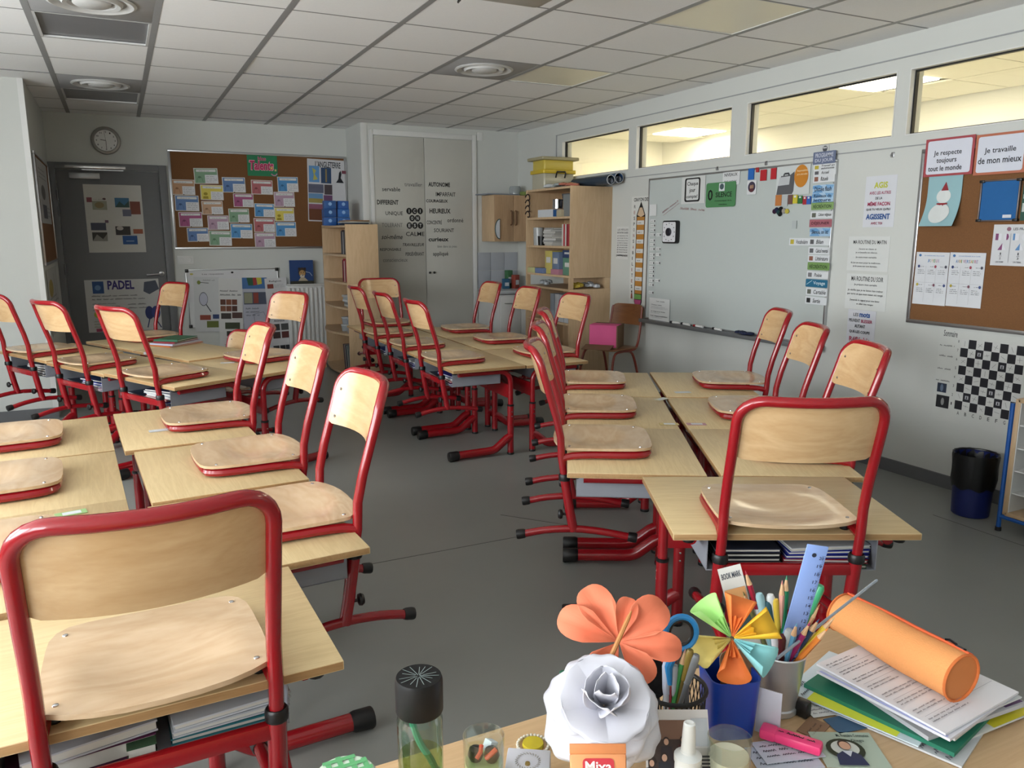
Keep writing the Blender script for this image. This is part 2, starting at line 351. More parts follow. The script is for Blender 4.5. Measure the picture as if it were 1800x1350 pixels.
# ------------------------------------------------------------------ chair (stands on z=0, seat top at .41, faces +y)
PADZ = .320; DZ = .045
PROF = [(.052, .07), (.034, .16), (.012, .297), (.0, .37), (-.004, .45), (-.022, .53), (-.046, .61), (-.070, .69), (-.092, .775)]
def py(z):
    for (a, b), (c, d) in zip(PROF, PROF[1:]):
        if z <= d: return a + (c - a) * (z - b) / (d - b)
    return PROF[-1][0]
PXX = .192
def bow(x): return -.050 * (1 - min(1, abs(x) / PXX) ** 2)
def chair_proto(name, frame_mat, seat_mat, back_mat):
    t = thing(name, 'x', 'chair')
    # back frame: one bent tube
    pts = []
    zt = .775; rc = .062
    side = [(py(z), z) for z in (.27, .32, .37, .41, .45, .49, .53, .57, .61, .65, .69)]
    for y, z in side: pts.append((-PXX, y, z))
    for k in range(7):
        a = R(180 - 90 * k / 6); x = -PXX + rc + rc * math.cos(a); z = zt - rc + rc * math.sin(a)
        pts.append((x, py(z) + bow(x), z))
    for x in (-.08, -.04, 0, .04, .08): pts.append((x, py(zt) + bow(x), zt))
    for k in range(7):
        a = R(90 - 90 * k / 6); x = PXX - rc + rc * math.cos(a); z = zt - rc + rc * math.sin(a)
        pts.append((x, py(z) + bow(x), z))
    for y, z in reversed(side): pts.append((PXX, y, z))
    MB().tube(pts, .0145, 10).obj('back_frame', frame_mat, t)
    # backrest: bent plywood, riveted in front of the tube
    nx, nz = 18, 4; m = MB(); hw = PXX - .003
    def lo(x): 
        d = hw - abs(x); r = .03
        return .603 + (r - math.sqrt(max(0, r * r - max(0, r - d) ** 2)) if d < r else 0)
    def hi(x):
        d = hw - abs(x); r = .06
        return .772 - (r - math.sqrt(max(0, r * r - max(0, r - d) ** 2)) if d < r else 0)
    xs = [hw * math.sin(math.pi / 2 * (2 * i / nx - 1)) for i in range(nx + 1)]
    for lay in (0.006, .015):
        for x in xs:
            for k in range(nz + 1):
                z = lo(x) + (hi(x) - lo(x)) * k / nz
                m.v.append((x, py(z) + bow(x) + lay, z))
    n1 = (nx + 1) * (nz + 1); id_ = lambda l, i, k: l * n1 + i * (nz + 1) + k
    for i in range(nx):
        for k in range(nz):
            m.f.append((id_(0, i, k), id_(0, i + 1, k), id_(0, i + 1, k + 1), id_(0, i, k + 1)))
            m.f.append((id_(1, i, k), id_(1, i, k + 1), id_(1, i + 1, k + 1), id_(1, i + 1, k)))
        m.f.append((id_(0, i, 0), id_(1, i, 0), id_(1, i + 1, 0), id_(0, i + 1, 0)))
        m.f.append((id_(0, i, nz), id_(0, i + 1, nz), id_(1, i + 1, nz), id_(1, i, nz)))
    for k in range(nz):
        m.f.append((id_(0, 0, k), id_(0, 0, k + 1), id_(1, 0, k + 1), id_(1, 0, k)))
        m.f.append((id_(0, nx, k), id_(1, nx, k), id_(1, nx, k + 1), id_(0, nx, k + 1)))
    m.m = [0] * len(m.f)
    bo = m.obj('backrest', back_mat, t)
    riv = MB().lathe([(.0055, 0), (.005, .0018), (.002, .003), (.0003, .0032)], 8).mesh('rivet', CHROME)
    for x in (-.160, .160):
        for z in (.628, .715):
            o = link('rivet', riv, bo); o.location = (x, py(z) + bow(x) + .015, z); o.rotation_euler = (R(-90), 0, 0)
    # seat: dished plywood
    out = []
    half = [(0, -.034), (.06, -.031), (.11, -.022), (.15, -.008), (.178, .008), (.188, .018), (.192, .035), (.194, .09), (.193, .17), (.190, .24), (.186, .280), (.174, .312), (.152, .333), (.118, .343), (.06, .347), (0, .348)]
    out = half + [(-x, y) for x, y in reversed(half[1:-1])]
    rings = [0.0, .25, .45, .62, .76, .88, .96, 1.0]; c0 = (0, .155)
    def sz(x, y):
        d = math.hypot(x / .150, (y - .12) / .12)
        z = -.020 * max(0, 1 - d * d) ** 1.0 if d < 1 else 0
        z += .004 * (1 - (abs(x) / .19) ** 2) * (0 if y < .25 else 1) * ((y - .25) / .1) * -1.5 if y > .25 else 0
        return z
    m = MB(); N = len(out)
    for lay in (.41, .400):
        m.v.append((c0[0], c0[1], lay + sz(*c0)))
        for q in rings[1:]:
            for x, y in out:
                X, Y = c0[0] + (x - c0[0]) * q, c0[1] + (y - c0[1]) * q
                m.v.append((X, Y, lay + sz(X, Y)))
    L0 = 1 + N * (len(rings) - 1)
    for l in (0, 1):
        o = l * L0
        for k in range(N):
            fa = (o, o + 1 + k, o + 1 + (k + 1) % N); m.f.append(fa if l == 0 else fa[::-1])
        for r in range(len(rings) - 2):
            for k in range(N):
                a = o + 1 + r * N + k; b = o + 1 + r * N + (k + 1) % N
                fa = (a, a + N, b + N, b); m.f.append(fa if l == 0 else fa[::-1])
    e = 1 + N * (len(rings) - 2)
    for k in range(N): m.f.append((e + k, e + L0 + k, e + L0 + (k + 1) % N, e + (k + 1) % N))
    m.m = [0] * len(m.f)
    so = m.obj('seat', seat_mat, t)
    for x, y in ((-.165, .03), (.165, .03), (-.158, .295), (.158, .295)):
        o = link('rivet', riv, so); o.location = (x, y, .410 + sz(x, y))
    # seat frame
    fp = [(-PXX, .006, .370), (-.188, .04, .379), (-.186, .12, .383), (-.183, .22, .383), (-.178, .275, .383), (-.160, .312, .383), (-.125, .328, .383), (0, .333, .383)]
    fp = fp + [(-x, y, z) for x, y, z in reversed(fp[:-1])]
    MB().tube(spline(fp, 2), .0140, 8).obj('seat_frame', frame_mat, t)
    pm = MB().lathe([(.012, 0), (.013, .004), (.010, .010)], 10).mesh('pad', BLACK)
    for x, y in ((-.172, .06), (.172, .06), (-.150, .275), (.150, .275)):
        o = link('pad', pm, t); o.location = (x, y, .365)
    # legs, runners
    col = MB().lathe([(.0215, -.012), (.0225, -.008), (.0225, .008), (.0195, .013)], 14).mesh('collar', BLACK)
    knob = MB().lathe([(.005, 0), (.005, .012), (.017, .016), (.019, .024), (.015, .031), (.0005, .033)], 12).mesh('knob', BLACK)
    capm = MB().lathe([(.0165, 0), (.0185, .006), (.0195, .026), (.018, .034), (.0005, .036)], 12).mesh('end_cap', BLACK)
    for s in (-1, 1):
        x = s * PXX
        MB().tube([(x, py(z), z) for z in (.085, .12, .16, .22, .297)], .0185, 12).obj('leg', frame_mat, t)
        o = link('collar', col, t); o.location = (x, py(.297), .297)
        o = link('knob', knob, t); o.location = (x, py(.15) - .015, .15); o.rotation_euler = (R(90), 0, 0)
        ry = [(-.145, .066), (-.06, .084), (.05, .092), (.16, .083), (.265, .064)]
        ro = MB().tube(spline([(x, a, b) for a, b in ry], 3), .0145, 10).obj('runner', frame_mat, t)
        a, b = Vector((0, -.135, .021)), Vector((0, .235, .022))
        o = link('end_cap', capm, ro); o.location = (x, -.135, .069); o.rotation_euler = (R(90 + 9), 0, 0)
        o = link('end_cap', capm, ro); o.location = (x, .255, .0665); o.rotation_euler = (R(-90 - 9), 0, 0)
    MB().box((0, py(.262), .262), (PXX * 2, .02, .034)).obj('crossbar', frame_mat, t, bevel=.004)
    for ch in [x for x in bpy.data.objects if x.parent == t]: ch.location.z -= DZ
    return t
CH = chair_proto('school_chair', RED, SEAT, BACK)
ch_used = [False]
def chair(x, y, z, rz, label, group='red school chairs'):
    o = CH if not ch_used[0] else dup(CH)
    ch_used[0] = True
    o.location = (x, y, z); o.rotation_euler = (0, 0, rz); tag(o, label, 'chair', group); return o

# ------------------------------------------------------------------ desks
def desk(cx, cy, rz, w_, d_, h_, label):
    """local: x = width, user side at -y"""
    t = thing('school_desk', label, 'desk', (cx, cy, 0), rz, 'school desks')
    MB().box((0, 0, h_ - .01), (w_, d_, .02), m=1, mtop=0).obj('tabletop', [TOP, EDGE], t, bevel=.002)
    py_ = d_ / 2 - .075
    for s in (-1, 1):
        x = s * (w_ / 2 - .065)
        MB().tube([(x, py_, .0), (x, py_, .33)], .0215, 12).obj('leg', RED, t)
        za = h_ - .040; r = .075
        pts = [(x, py_, .30), (x, py_, za - r)] + [(x, py_ - r + r * math.cos(R(a)), za - r + r * math.sin(R(a))) for a in (15, 30, 45, 60, 75, 90)] + [(x, -d_ / 2 + .06, za)]
        MB().tube(pts, .0175, 12).obj('arm', RED, t)
        MB().lathe([(.0225, .326), (.0232, .330), (.0232, .335), (.019, .338)], 12, (x, py_, 0)).obj('collar', BLACK, t)
        MB().lathe([(.0225, 0), (.0232, .003), (.0232, .012), (.022, .014)], 12, (x, py_, 0)).obj('foot_pad', BLACK, t)
        ft = MB().tube([(x, py_ + .005, .125), (x, py_ - .03, .108), (x, py_ - .085, .064), (x, py_ - .10, .053), (x, py_ - .115, .045), (x, py_ - .135, .040), (x, py_ - .16, .038), (x, -d_ / 2 + .03, .034)], .0265, 14).obj('foot', RED, t)
        MB().tube([(x, -d_ / 2 + .055, .034), (x, -d_ / 2 + .045, .034), (x, -d_ / 2 - .005, .031), (x, -d_ / 2 - .012, .031)], [.0275, .031, .0325, .029], 14).obj('end_cap', BLACK, ft)
        for zz in (.26, .29):
            MB().lathe([(.004, 0), (.004, .002), (.0005, .003)], 8, (x + s * .0205, py_, zz), Matrix.Rotation(R(90 * s), 3, 'Y')).obj('screw', CHROME, t)
    MB().box((0, py_, .42), (w_ - .13, .02, .09)).obj('crossbar', RED, t, bevel=.003)
    a, b = -d_ / 2 + .035, d_ / 2 - .13; hw = w_ / 2 - .105; z0, z1 = h_ - .125, h_ - .021
    m = MB(); m.bx(-hw, hw, a, b, z0, z0 + .003); m.bx(-hw, hw, b - .003, b, z0, z1); m.bx(-hw, -hw + .003, a, b, z0, z1); m.bx(hw - .003, hw, a, b, z0, z1)
    m.obj('tray', TRAY, t, smooth=False)
    for s in (-1, 1):
        MB().lathe([(.016, 0), (.018, .006), (.014, .014)], 10, (s * (w_ / 2 - .05), -d_ / 2 + .03, h_ - .034)).obj('bumper', BLACK, t)
    return dict(c=Vector((cx, cy, 0)), rz=rz, w=w_, d=d_, h=h_, z=z0 + .003, hw=hw, o=t)
def seat_at(D, label, off=0, yaw=0, gap=.021):
    """hang a chair on the user edge of desk D"""
    q = Matrix.Rotation(D['rz'], 3, 'Z'); p = D['c'] + q @ Vector((off, -D['d'] / 2 - gap, 0))
    return chair(p.x, p.y, D['h'] - PADZ, D['rz'] + R(yaw), label)
def poly_desk(O, along, side, t0, t1, d_, h_, label, flip):
    """O corner on the line, along = unit row direction, side = unit direction to the user edge"""
    c = O + along * ((t0 + t1) / 2) + side * (d_ / 2)
    rz = math.atan2(side.y, side.x) + math.pi / 2                # local -y -> side
    return desk(c.x, c.y, rz, t1 - t0 - .004, d_, h_, label)
V2 = lambda a: Vector((math.sin(R(a)), math.cos(R(a)), 0))
def rows(name, O, ang, side_sign, ts, hs, d_, labels, sh=(0, 0, 0)):
    al = V2(ang); sd = V2(ang + 90 * side_sign); out = []
    for k in range(len(ts) - 1):
        out.append(poly_desk(Vector((*O, 0)) + sd * sh[k], al, sd, ts[k], ts[k + 1], d_[k] if isinstance(d_, list) else d_, hs[k], labels[k], 0))
    return out
pos = ('nearest', 'middle', 'farthest')
RL = rows('RL', (1.785, 2.062), 30.3, -1, [0, .675, 1.36, 2.09], [.6, .598, .6], .49, ['pale school desk, %s of the left row in the right-hand cluster' % p for p in pos])
RR = rows('RR', (1.835, 2.045), 29.3, 1, [0, .675, 1.35, 2.09], [.6, .597, .602], .49, ['pale school desk, %s of the row along the whiteboard' % p for p in pos])
ER = desk(1.763, 1.750, math.atan2(-.443, .897), .70, .53, .604, 'pale school desk across the near end of the right-hand cluster')
LL = rows('LL', (-.005, 1.975), -3.0, -1, [0, .72, 1.38, 2.06], [.6, .597, .6], .5, ['pale school desk, %s of the left row in the foreground cluster' % p for p in pos])
LR = rows('LR', (.035, 1.960), -3.3, 1, [0, .66, 1.34, 2.075], [.588, .598, .606], .5, ['pale school desk, %s of the right row in the foreground cluster' % p for p in pos], (.018, .032, 0))
EL = desk(-.022, 1.672, R(1.3), .70, .51, .6, 'pale school desk under the big chair at the bottom left')
CLd = rows('CL', (2.296, 4.44), 1.0, -1, [0, .745, 1.49, 2.24], [.6, .6, .6], .5, ['pale school desk, %s of the left row in the far middle cluster' % p for p in pos])
CR = rows('CR', (2.312, 4.45), 1.2, 1, [0, .755, 1.50, 2.25], [.596, .6, .6], .46, ['pale school desk, %s of the right row in the far middle cluster' % p for p in pos])
EC = desk(2.20, 6.95, math.pi, .70, .5, .6, 'pale school desk across the far end of the middle cluster')
LF = rows('LF', (.650, 4.640), -27, -1, [0, .75, 1.49, 2.22], [.64, .632, .64], .5, ['pale school desk with loaded tray, %s of left row by the grey door' % p for p in pos])
LG = rows('LG', (.662, 4.660), -25, 1, [0, .75, 1.49, 2.22], [.63, .64, .64], .5, ['pale school desk, %s of the right row in the cluster by the door' % p for p in pos])
for D, p, off in zip(RL, ('nearest', 'middle', 'farthest'), (-.02, 0, .02)): seat_at(D, 'red framed chair on the left side of the right-hand cluster, %s of three' % p, off)
for D, p, g in zip(RR, pos, (.010, .021, .066)): seat_at(D, 'red framed chair on the whiteboard side of the right-hand cluster, %s of three' % p, 0, 0, g)
seat_at(ER, 'red framed chair with shining seat on the end desk behind the pen pots', -.026)
for D, p in zip(LL, pos): seat_at(D, 'red framed chair with only its seat visible at left edge, %s of three' % p)
for D, p, g in zip(LR, pos, (.010, .021, .021)): seat_at(D, 'red framed chair on the right side of the foreground cluster, %s of three' % p, 0, 0, g)
seat_at(EL, 'large red framed chair at the bottom left, seen from behind', .022)
for D, p in zip(CLd, pos): seat_at(D, 'red framed chair on the left side of the far middle cluster, %s of three' % p)
for D, p in zip(CR, pos): seat_at(D, 'red framed chair on the right side of the far middle cluster, %s of three' % p)
seat_at(EC, 'red framed chair facing the camera at the far end of the middle cluster')
for D, p, off in zip(LF, pos, (.05, .01, 0)): seat_at(D, 'red framed chair on the left side of the cluster by the door, %s of three' % p, off)
seat_at(LG[0], 'red framed chair in front of the radiator, hung on the cluster by the door', .13)
seat_at(LG[2], 'red framed chair in front of the grey door, behind the cluster', .13)
D = LG[1]; q = Matrix.Rotation(D['rz'], 3, 'Z'); p = D['c'] + q @ Vector((0, -D['d'] / 2 - .06, 0))
chair(p.x, p.y, 0, D['rz'], 'red framed chair standing on the floor, only its backrest above the desk')
# ------------------------------------------------------------------ flat things on walls
FR = {'R': (0, XR, (0, -1, 0), (-1, 0, 0)), 'W': (0, XR - .022, (0, -1, 0), (-1, 0, 0)), 'C2': (0, XR - .016, (0, -1, 0), (-1, 0, 0)),
      'B': (1, YB, (1, 0, 0), (0, -1, 0)), 'C1': (1, YB - .016, (1, 0, 0), (0, -1, 0)), 'D': (1, YB - .016, (1, 0, 0), (0, -1, 0)),
      'K': (1, YK, (1, 0, 0), (0, -1, 0)), 'KD': (1, YK - .012, (1, 0, 0), (0, -1, 0)), 'L': (0, XJ, (0, 1, 0), (1, 0, 0)), 'L2': (0, XJ + .016, (0, 1, 0), (1, 0, 0)),
      'WB2': (1, YB - .018, (1, 0, 0), (0, -1, 0))}
def wp(wl, u, v):
    ax, val, A, N = FR[wl]; p = at(u, v, ax, val); return p.dot(Vector(A)), p.z
def rect(wl, px):
    u0, v0, u1, v1 = px; um, vm = (u0 + u1) / 2, (v0 + v1) / 2
    return wp(wl, u0, vm)[0], wp(wl, u1, vm)[0], wp(wl, um, v1)[1], wp(wl, um, v0)[1]
def place(o, wl, a, b, off=0, rot=0):
    ax, val, A, N = FR[wl]; A = Vector(A); N = Vector(N); Z = Vector((0, 0, 1))
    p = A * a + Z * b; p[ax] = val; p += N * off
    M3 = Matrix((A, Z, N)).transposed() @ Matrix.Rotation(R(rot), 3, 'Z')
    o.matrix_world = Matrix.Translation(p) @ M3.to_4x4(); return o
_tm = {}
def textmesh(s, bold=0, shear=0):
    k = (s, bold, shear)
    if k not in _tm:
        cu = bpy.data.curves.new('lettering', 'FONT'); cu.body = s; cu.resolution_u = 2; cu.offset = bold; cu.shear = shear
        ob = bpy.data.objects.new('lettering', cu); me = bpy.data.meshes.new_from_object(ob)
        vs = [v.co.copy() for v in me.vertices]; fs = [tuple(p.vertices) for p in me.polygons]
        bpy.data.objects.remove(ob); bpy.data.curves.remove(cu); bpy.data.meshes.remove(me)
        x0 = min(v.x for v in vs); x1 = max(v.x for v in vs); y0 = min(v.y for v in vs); y1 = max(v.y for v in vs)
        _tm[k] = ([((v.x - x0) / (x1 - x0), (v.y - y0) / max(1e-6, y1 - y0)) for v in vs], fs)
    return _tm[k]
def ribbon(m, pts, wd, z):
    P = [Vector((x, y, 0)) for x, y in pts]
    for a, b in zip(P, P[1:]):
        d = b - a
        if d.length < 1e-6: continue
        d.normalize(); n = Vector((-d.y, d.x, 0)) * wd / 2
        m.add([(q.x, q.y, z) for q in (a - n, b - n, b + n, a + n)], [(0, 1, 2, 3)])
def scribble(m, x0, x1, yb, lh, wd, z):
    x = x0
    while x < x1:
        L = random.uniform(1.2, 4.5) * lh; e = min(x1, x + L); pts = []; k = 0
        while x < e:
            pts.append((x, yb + lh * (random.uniform(.35, .75) if k % 2 else random.uniform(0, .12)))); x += lh * .28; k += 1
        if len(pts) > 1: ribbon(m, pts, wd, z)
        x = e + lh * .55
def ell(cx, cy, rx, ry, n=20): return [(cx + rx * math.cos(2 * math.pi * k / n), cy + ry * math.sin(2 * math.pi * k / n)) for k in range(n)]
def items(t, w_, h_, z, its):
    fx = lambda x: (x - .5) * w_; fy = lambda y: (.5 - y) * h_
    dzz = min(.0005, .004 / max(1, len(its)))
    for k, it in enumerate(its):
        z += dzz; c = it[0]; m = MB()
        if c == 't':
            s, x0, y0, x1, y1, col = it[1:7]; b = it[7] if len(it) > 7 else .012; sh = it[8] if len(it) > 8 else 0
            vs, fs = textmesh(s, b, sh)
            m.add([(fx(x0) + (fx(x1) - fx(x0)) * x, fy(y1) + (fy(y0) - fy(y1)) * y, z) for x, y in vs], fs); nm = 'lettering'
        elif c == 'r':
            x0, y0, x1, y1, col = it[1:6]; nm = it[6] if len(it) > 6 else 'picture'
            m.add([(fx(x0), fy(y1), z), (fx(x1), fy(y1), z), (fx(x1), fy(y0), z), (fx(x0), fy(y0), z)], [(0, 1, 2, 3)])
        elif c == 'R':
            x0, y0, x1, y1, r, col = it[1:7]; nm = it[7] if len(it) > 7 else 'panel'
            p = rrect(fx(x0), fx(x1), fy(y1), fy(y0), r); m.add([(x, y, z) for x, y in p], [tuple(range(len(p)))])
        elif c == 'e':
            cx, cy, rx, ry, col = it[1:6]; nm = it[6] if len(it) > 6 else 'drawing'
            p = ell(fx(cx), fy(cy), rx * w_, ry * h_); m.add([(x, y, z) for x, y in p], [tuple(range(len(p)))])
        elif c == 'p':
            p, col = it[1:3]; nm = it[3] if len(it) > 3 else 'drawing'
            m.add([(fx(x), fy(y), z) for x, y in p], [tuple(range(len(p)))])
        elif c == 'l':
            p, wd, col = it[1:4]; nm = it[4] if len(it) > 4 else 'drawn_line'
            ribbon(m, [(fx(x), fy(y)) for x, y in p], wd, z)
        elif c == 'h':
            x0, y0, x1, y1, n, col = it[1:7]; nm = 'handwriting'; H = abs(fy(y1) - fy(y0)) / n; lh = H * .62
            for q in range(n):
                scribble(m, fx(x0), fx(x0) + (fx(x1) - fx(x0)) * (1 if q % 3 else .85), fy(y0) - H * (q + 1) + H * .2, lh, max(lh * .16, .0008), z)
        elif c == 'f':
            x0, y0, x1, y1, lw, col = it[1:7]; nm = 'border'
            a, b, e, f = fx(x0), fx(x1), fy(y1), fy(y0)
            for q in ((a, b, e, e + lw), (a, b, f - lw, f), (a, a + lw, e, f), (b - lw, b, e, f)): m.add([(q[0], q[2], z), (q[1], q[2], z), (q[1], q[3], z), (q[0], q[3], z)], [(0, 1, 2, 3)])
        if m.f: m.obj(nm, flat(col), t, smooth=False)
def sheet(name, label, cat, wl, px, mt, its=(), off=.0005, th=.0012, group=None, rot=0, ab=None, rnd=0):
    a0, a1, b0, b1 = ab or rect(wl, px); w_, h_ = a1 - a0, b1 - b0; m = MB()
    if rnd: m.prism(rrect(-w_ / 2, w_ / 2, -h_ / 2, h_ / 2, rnd), 0, th)
    else: m.box((0, 0, th / 2), (w_, h_, th))
    mm = flat(mt) if isinstance(mt, (str, tuple)) else mt
    if its:
        o = thing(name, label, cat, group=group); m.obj('sheet', mm, o, smooth=False)
    else: o = tag(m.obj(name, mm, smooth=False), label, cat, group)
    place(o, wl, (a0 + a1) / 2, (b0 + b1) / 2, off, rot); items(o, w_, h_, th, its); return o
def board(name, label, wl, px, mt, fw=.022, th=.016, cat='notice board', ab=None, fm=None):
    a0, a1, b0, b1 = ab or rect(wl, px); w_, h_ = a1 - a0, b1 - b0
    o = thing(name, label, cat); place(o, wl, (a0 + a1) / 2, (b0 + b1) / 2, 0)
    MB().box((0, 0, th / 2 - .001), (w_ - fw, h_ - fw, th - .004)).obj('panel', mt, o, smooth=False)
    m = MB()
    for s in (-1, 1): m.box((0, s * (h_ / 2 - fw / 2), th / 2 + .002), (w_, fw, th + .004)); m.box((s * (w_ / 2 - fw / 2), 0, th / 2 + .002), (fw, h_ - 2 * fw, th + .004))
    m.obj('frame', fm or ALU, o, bevel=.003); return o, w_, h_
# ---- door in the back wall
d = struct(link('door_1', None)); d.location = (0, YB, 0)
m = MB(); m.bx(-.535, -.475, -.035, 0, 0, 2.105); m.bx(.425, .495, -.035, 0, 0, 2.105); m.bx(-.475, .425, -.035, 0, 2.045, 2.105)
m.obj('door_frame', DOORG, d, bevel=.003)
lf = MB().bx(-.470, .420, -.016, -.001, .01, 2.040).obj('door_leaf', DOORG, d, bevel=.002)
MB().tube([(.375, -.016, 1.04), (.375, -.06, 1.04), (.36, -.07, 1.04), (.30, -.068, 1.037), (.235, -.066, 1.033)], .0095, 10).obj('handle', ALU, lf)
MB().lathe([(.027, 0), (.026, .008), (.022, .010)], 16, (.375, -.016, 1.04), Matrix.Rotation(R(90), 3, 'X')).obj('rose', ALU, lf)
MB().bx(-.36, -.10, -.062, -.017, 1.955, 2.012).obj('closer_body', mat('closer_silver', (170, 171, 172), .35, .6), lf, bevel=.004)
MB().box((-.13, -.055, 2.066), (.52, .022, .028)).obj('closer_rail', mat('closer_rail', (225, 225, 225), .25, .7), d, bevel=.003)
MB().box((-.07, -.052, 2.04), (.36, .016, .008)).obj('closer_arm', ALU, d)
for z in (.35, 1.05, 1.60, 1.75): MB().lathe([(.009, 0), (.009, .10)], 8, (-.474, -.04, z)).obj('hinge', DOORG, d)
# ---- closet doors with word stickers
tr = MB(); tr.bx(2.42, 2.458, YK - .02, YK, .0, 2.50); tr.bx(3.575, 3.625, YK - .02, YK, 0, 2.50); tr.bx(2.458, 3.575, YK - .02, YK, 2.445, 2.50)
struct(tr.obj('trim_5', WHITE, bevel=.004))
struct(MB().bx(2.333, 2.40, YK - .006, YK, 0, ZC).obj('trim_6', WHITE, bevel=.002))
cdoor = []
for k, (a, b) in enumerate(((2.46, 3.012), (3.018, 3.572))):
    dd = struct(link('door_%d' % (k + 2), None)); dd.location = ((a + b) / 2, YK - .012, 1.23)
    MB().bx(-(b - a) / 2, (b - a) / 2, 0, .012, -1.22, 1.21).obj('door_leaf', mat('closet_grey_white', (190, 189, 181), .3, var=.02), dd, bevel=.001)
    cdoor.append(dd)
for k, x in ((1, 3.05), (1, 3.10)):
    MB().lathe([(.006, 0), (.006, .012), (.013, .016), (.013, .024), (.008, .028)], 12, (x - cdoor[1].location.x, 0, 1.02 - 1.23), Matrix.Rotation(R(90), 3, 'X')).obj('knob', BLACK, cdoor[1])
WORDS = [('servable', 372, 430, 478, 454, 0), ('travailler', 503, 403, 606, 426, 2), ('DIFFERENT', 342, 505, 468, 532, 1), ('UNIQUE', 392, 572, 493, 598, 0), ('TOLERANT', 370, 640, 492, 664, 2),
 ('soi-même', 368, 708, 492, 735, 3), ('RESPONSABLE', 360, 787, 484, 803, 0), ('consciencieux', 378, 846, 522, 868, 2), ('CALME', 512, 692, 620, 716, 0), ('TRAVAILLEUR', 493, 758, 617, 776, 3), ('PERSÉVÉRANT', 510, 806, 618, 832, 0),
 ('AUTONOME', 643, 402, 770, 428, 1), ('IMPARFAIT', 687, 460, 802, 484, 0), ('COURAGEUX', 630, 502, 757, 520, 1), ('HEUREUX', 650, 556, 773, 584, 1), ('CONCENTRÉ', 634, 620, 722, 648, 0), ('ordonné', 754, 612, 848, 636, 0),
 ('SOURIANT', 676, 672, 793, 694, 0), ('curieux', 644, 724, 762, 748, 1), ('bien dans sa peau', 697, 770, 810, 788, 2), ('appliqué', 670, 808, 760, 838, 0)]
def on_door(k, name, wx0, wx1, z0, z1, fn, col):
    dd = cdoor[k]; m = MB(); fn(m, wx0 - dd.location.x, wx1 - dd.location.x, z0 - 1.23, z1 - 1.23)
    m.v = [(x, -.0008 - q, z) for x, z, q in m.v]; return m.obj(name, flat(col), dd, smooth=False)
for s, x0, y0, x1, y1, st in WORDS:
    a0, a1, b0, b1 = rect('KD', (560 + x0 / 3.3333, 200 + y0 / 3.3333, 560 + x1 / 3.3333, 200 + y1 / 3.3333))
    vs, fs = textmesh(s, .03 if st == 1 else .008, .3 if st == 3 else 0)
    k = 0 if x0 < 622 else 1
    on_door(k, 'word_sticker', a0, a1, b0, b1, lambda m, p, q, r_, t_: m.add([(p + (q - p) * x, r_ + (t_ - r_) * y, .0002) for x, y in vs], fs), '787876' if st == 2 else '141414')
for s, x, y in (('I', 530, 570), ('C', 562, 570), ('I', 595, 570), ('O', 548, 612), ('N', 580, 612), ('E', 532, 655), ('S', 564, 655), ('T', 597, 655)):
    a, b = wp('KD', 560 + x / 3.3333, 200 + y / 3.3333); vs, fs = textmesh(s, .02)
    on_door(0, 'round_sticker', a, a, b, b, lambda m, p, q, r_, t_: m.add([(xx, yy, .0002) for xx, yy in ell(p, r_, .031, .034)], [tuple(range(20))]), '141414')
    wv = .007 if s == 'I' else .024
    on_door(0, 'sticker_letter', a, a, b, b, lambda m, p, q, r_, t_: m.add([(p - wv / 2 + wv * xx, r_ - .018 + .036 * yy, .0010) for xx, yy in vs], fs), 'd8d8d4')
# ---- clock
c = thing('wall_clock', 'round white wall clock with silver rim above the grey door', 'clock'); a, b = wp('B', 186, 247.5); place(c, 'B', a, b, 0)
MB().lathe([(.125, 0), (.13, .02), (.122, .034), (.106, .038), (.098, .026)], 40, cap=False).obj('rim', mat('clock_rim', (160, 158, 152), .3, .5), c)
MB().lathe([(.10, .0), (.10, .022), (.0005, .0225)], 40).obj('dial', PAPER, c)
for k in range(12):
    an = R(90 - 30 * (k + 1)); vs, fs = textmesh(str(k + 1), .02); wv = .011 if k < 9 else .018
    MB().add([(.08 * math.cos(an) - wv / 2 + wv * x, .08 * math.sin(an) - .0075 + .015 * y, .0232) for x, y in vs], fs).obj('numeral', flat('1a1a1a'), c, smooth=False)
for L_, an, wd, nm in ((.048, 171, .005, 'hour_hand'), (.075, 271, .004, 'minute_hand'), (.07, 97, .002, 'second_hand')):
    e = (L_ * math.cos(R(an)), L_ * math.sin(R(an))); m = MB(); ribbon(m, [(0, 0), e], wd, .0245); m.obj(nm, flat('161616'), c, smooth=False)
# ---- sockets
for lab, wl, u, v, two in (('white double socket plate beside the grey door', 'B', 326, 457, 1), ('small white junction box at the top of the closet wall', 'K', 843, 240, 0)):
    t = thing('wall_socket', lab, 'socket'); a, b = wp(wl, u, v); place(t, wl, a, b, 0)
    MB().box((0, 0, .004), (.155 if two else .075, .085, .008)).obj('plate', WHITE, t, bevel=.002)
    if two:
        for s in (-1, 1): MB().lathe([(.026, .006), (.026, .012), (.021, .012), (.020, .009), (.0005, .009)], 20, (s * .038, 0, 0)).obj('socket', WHITE, t)
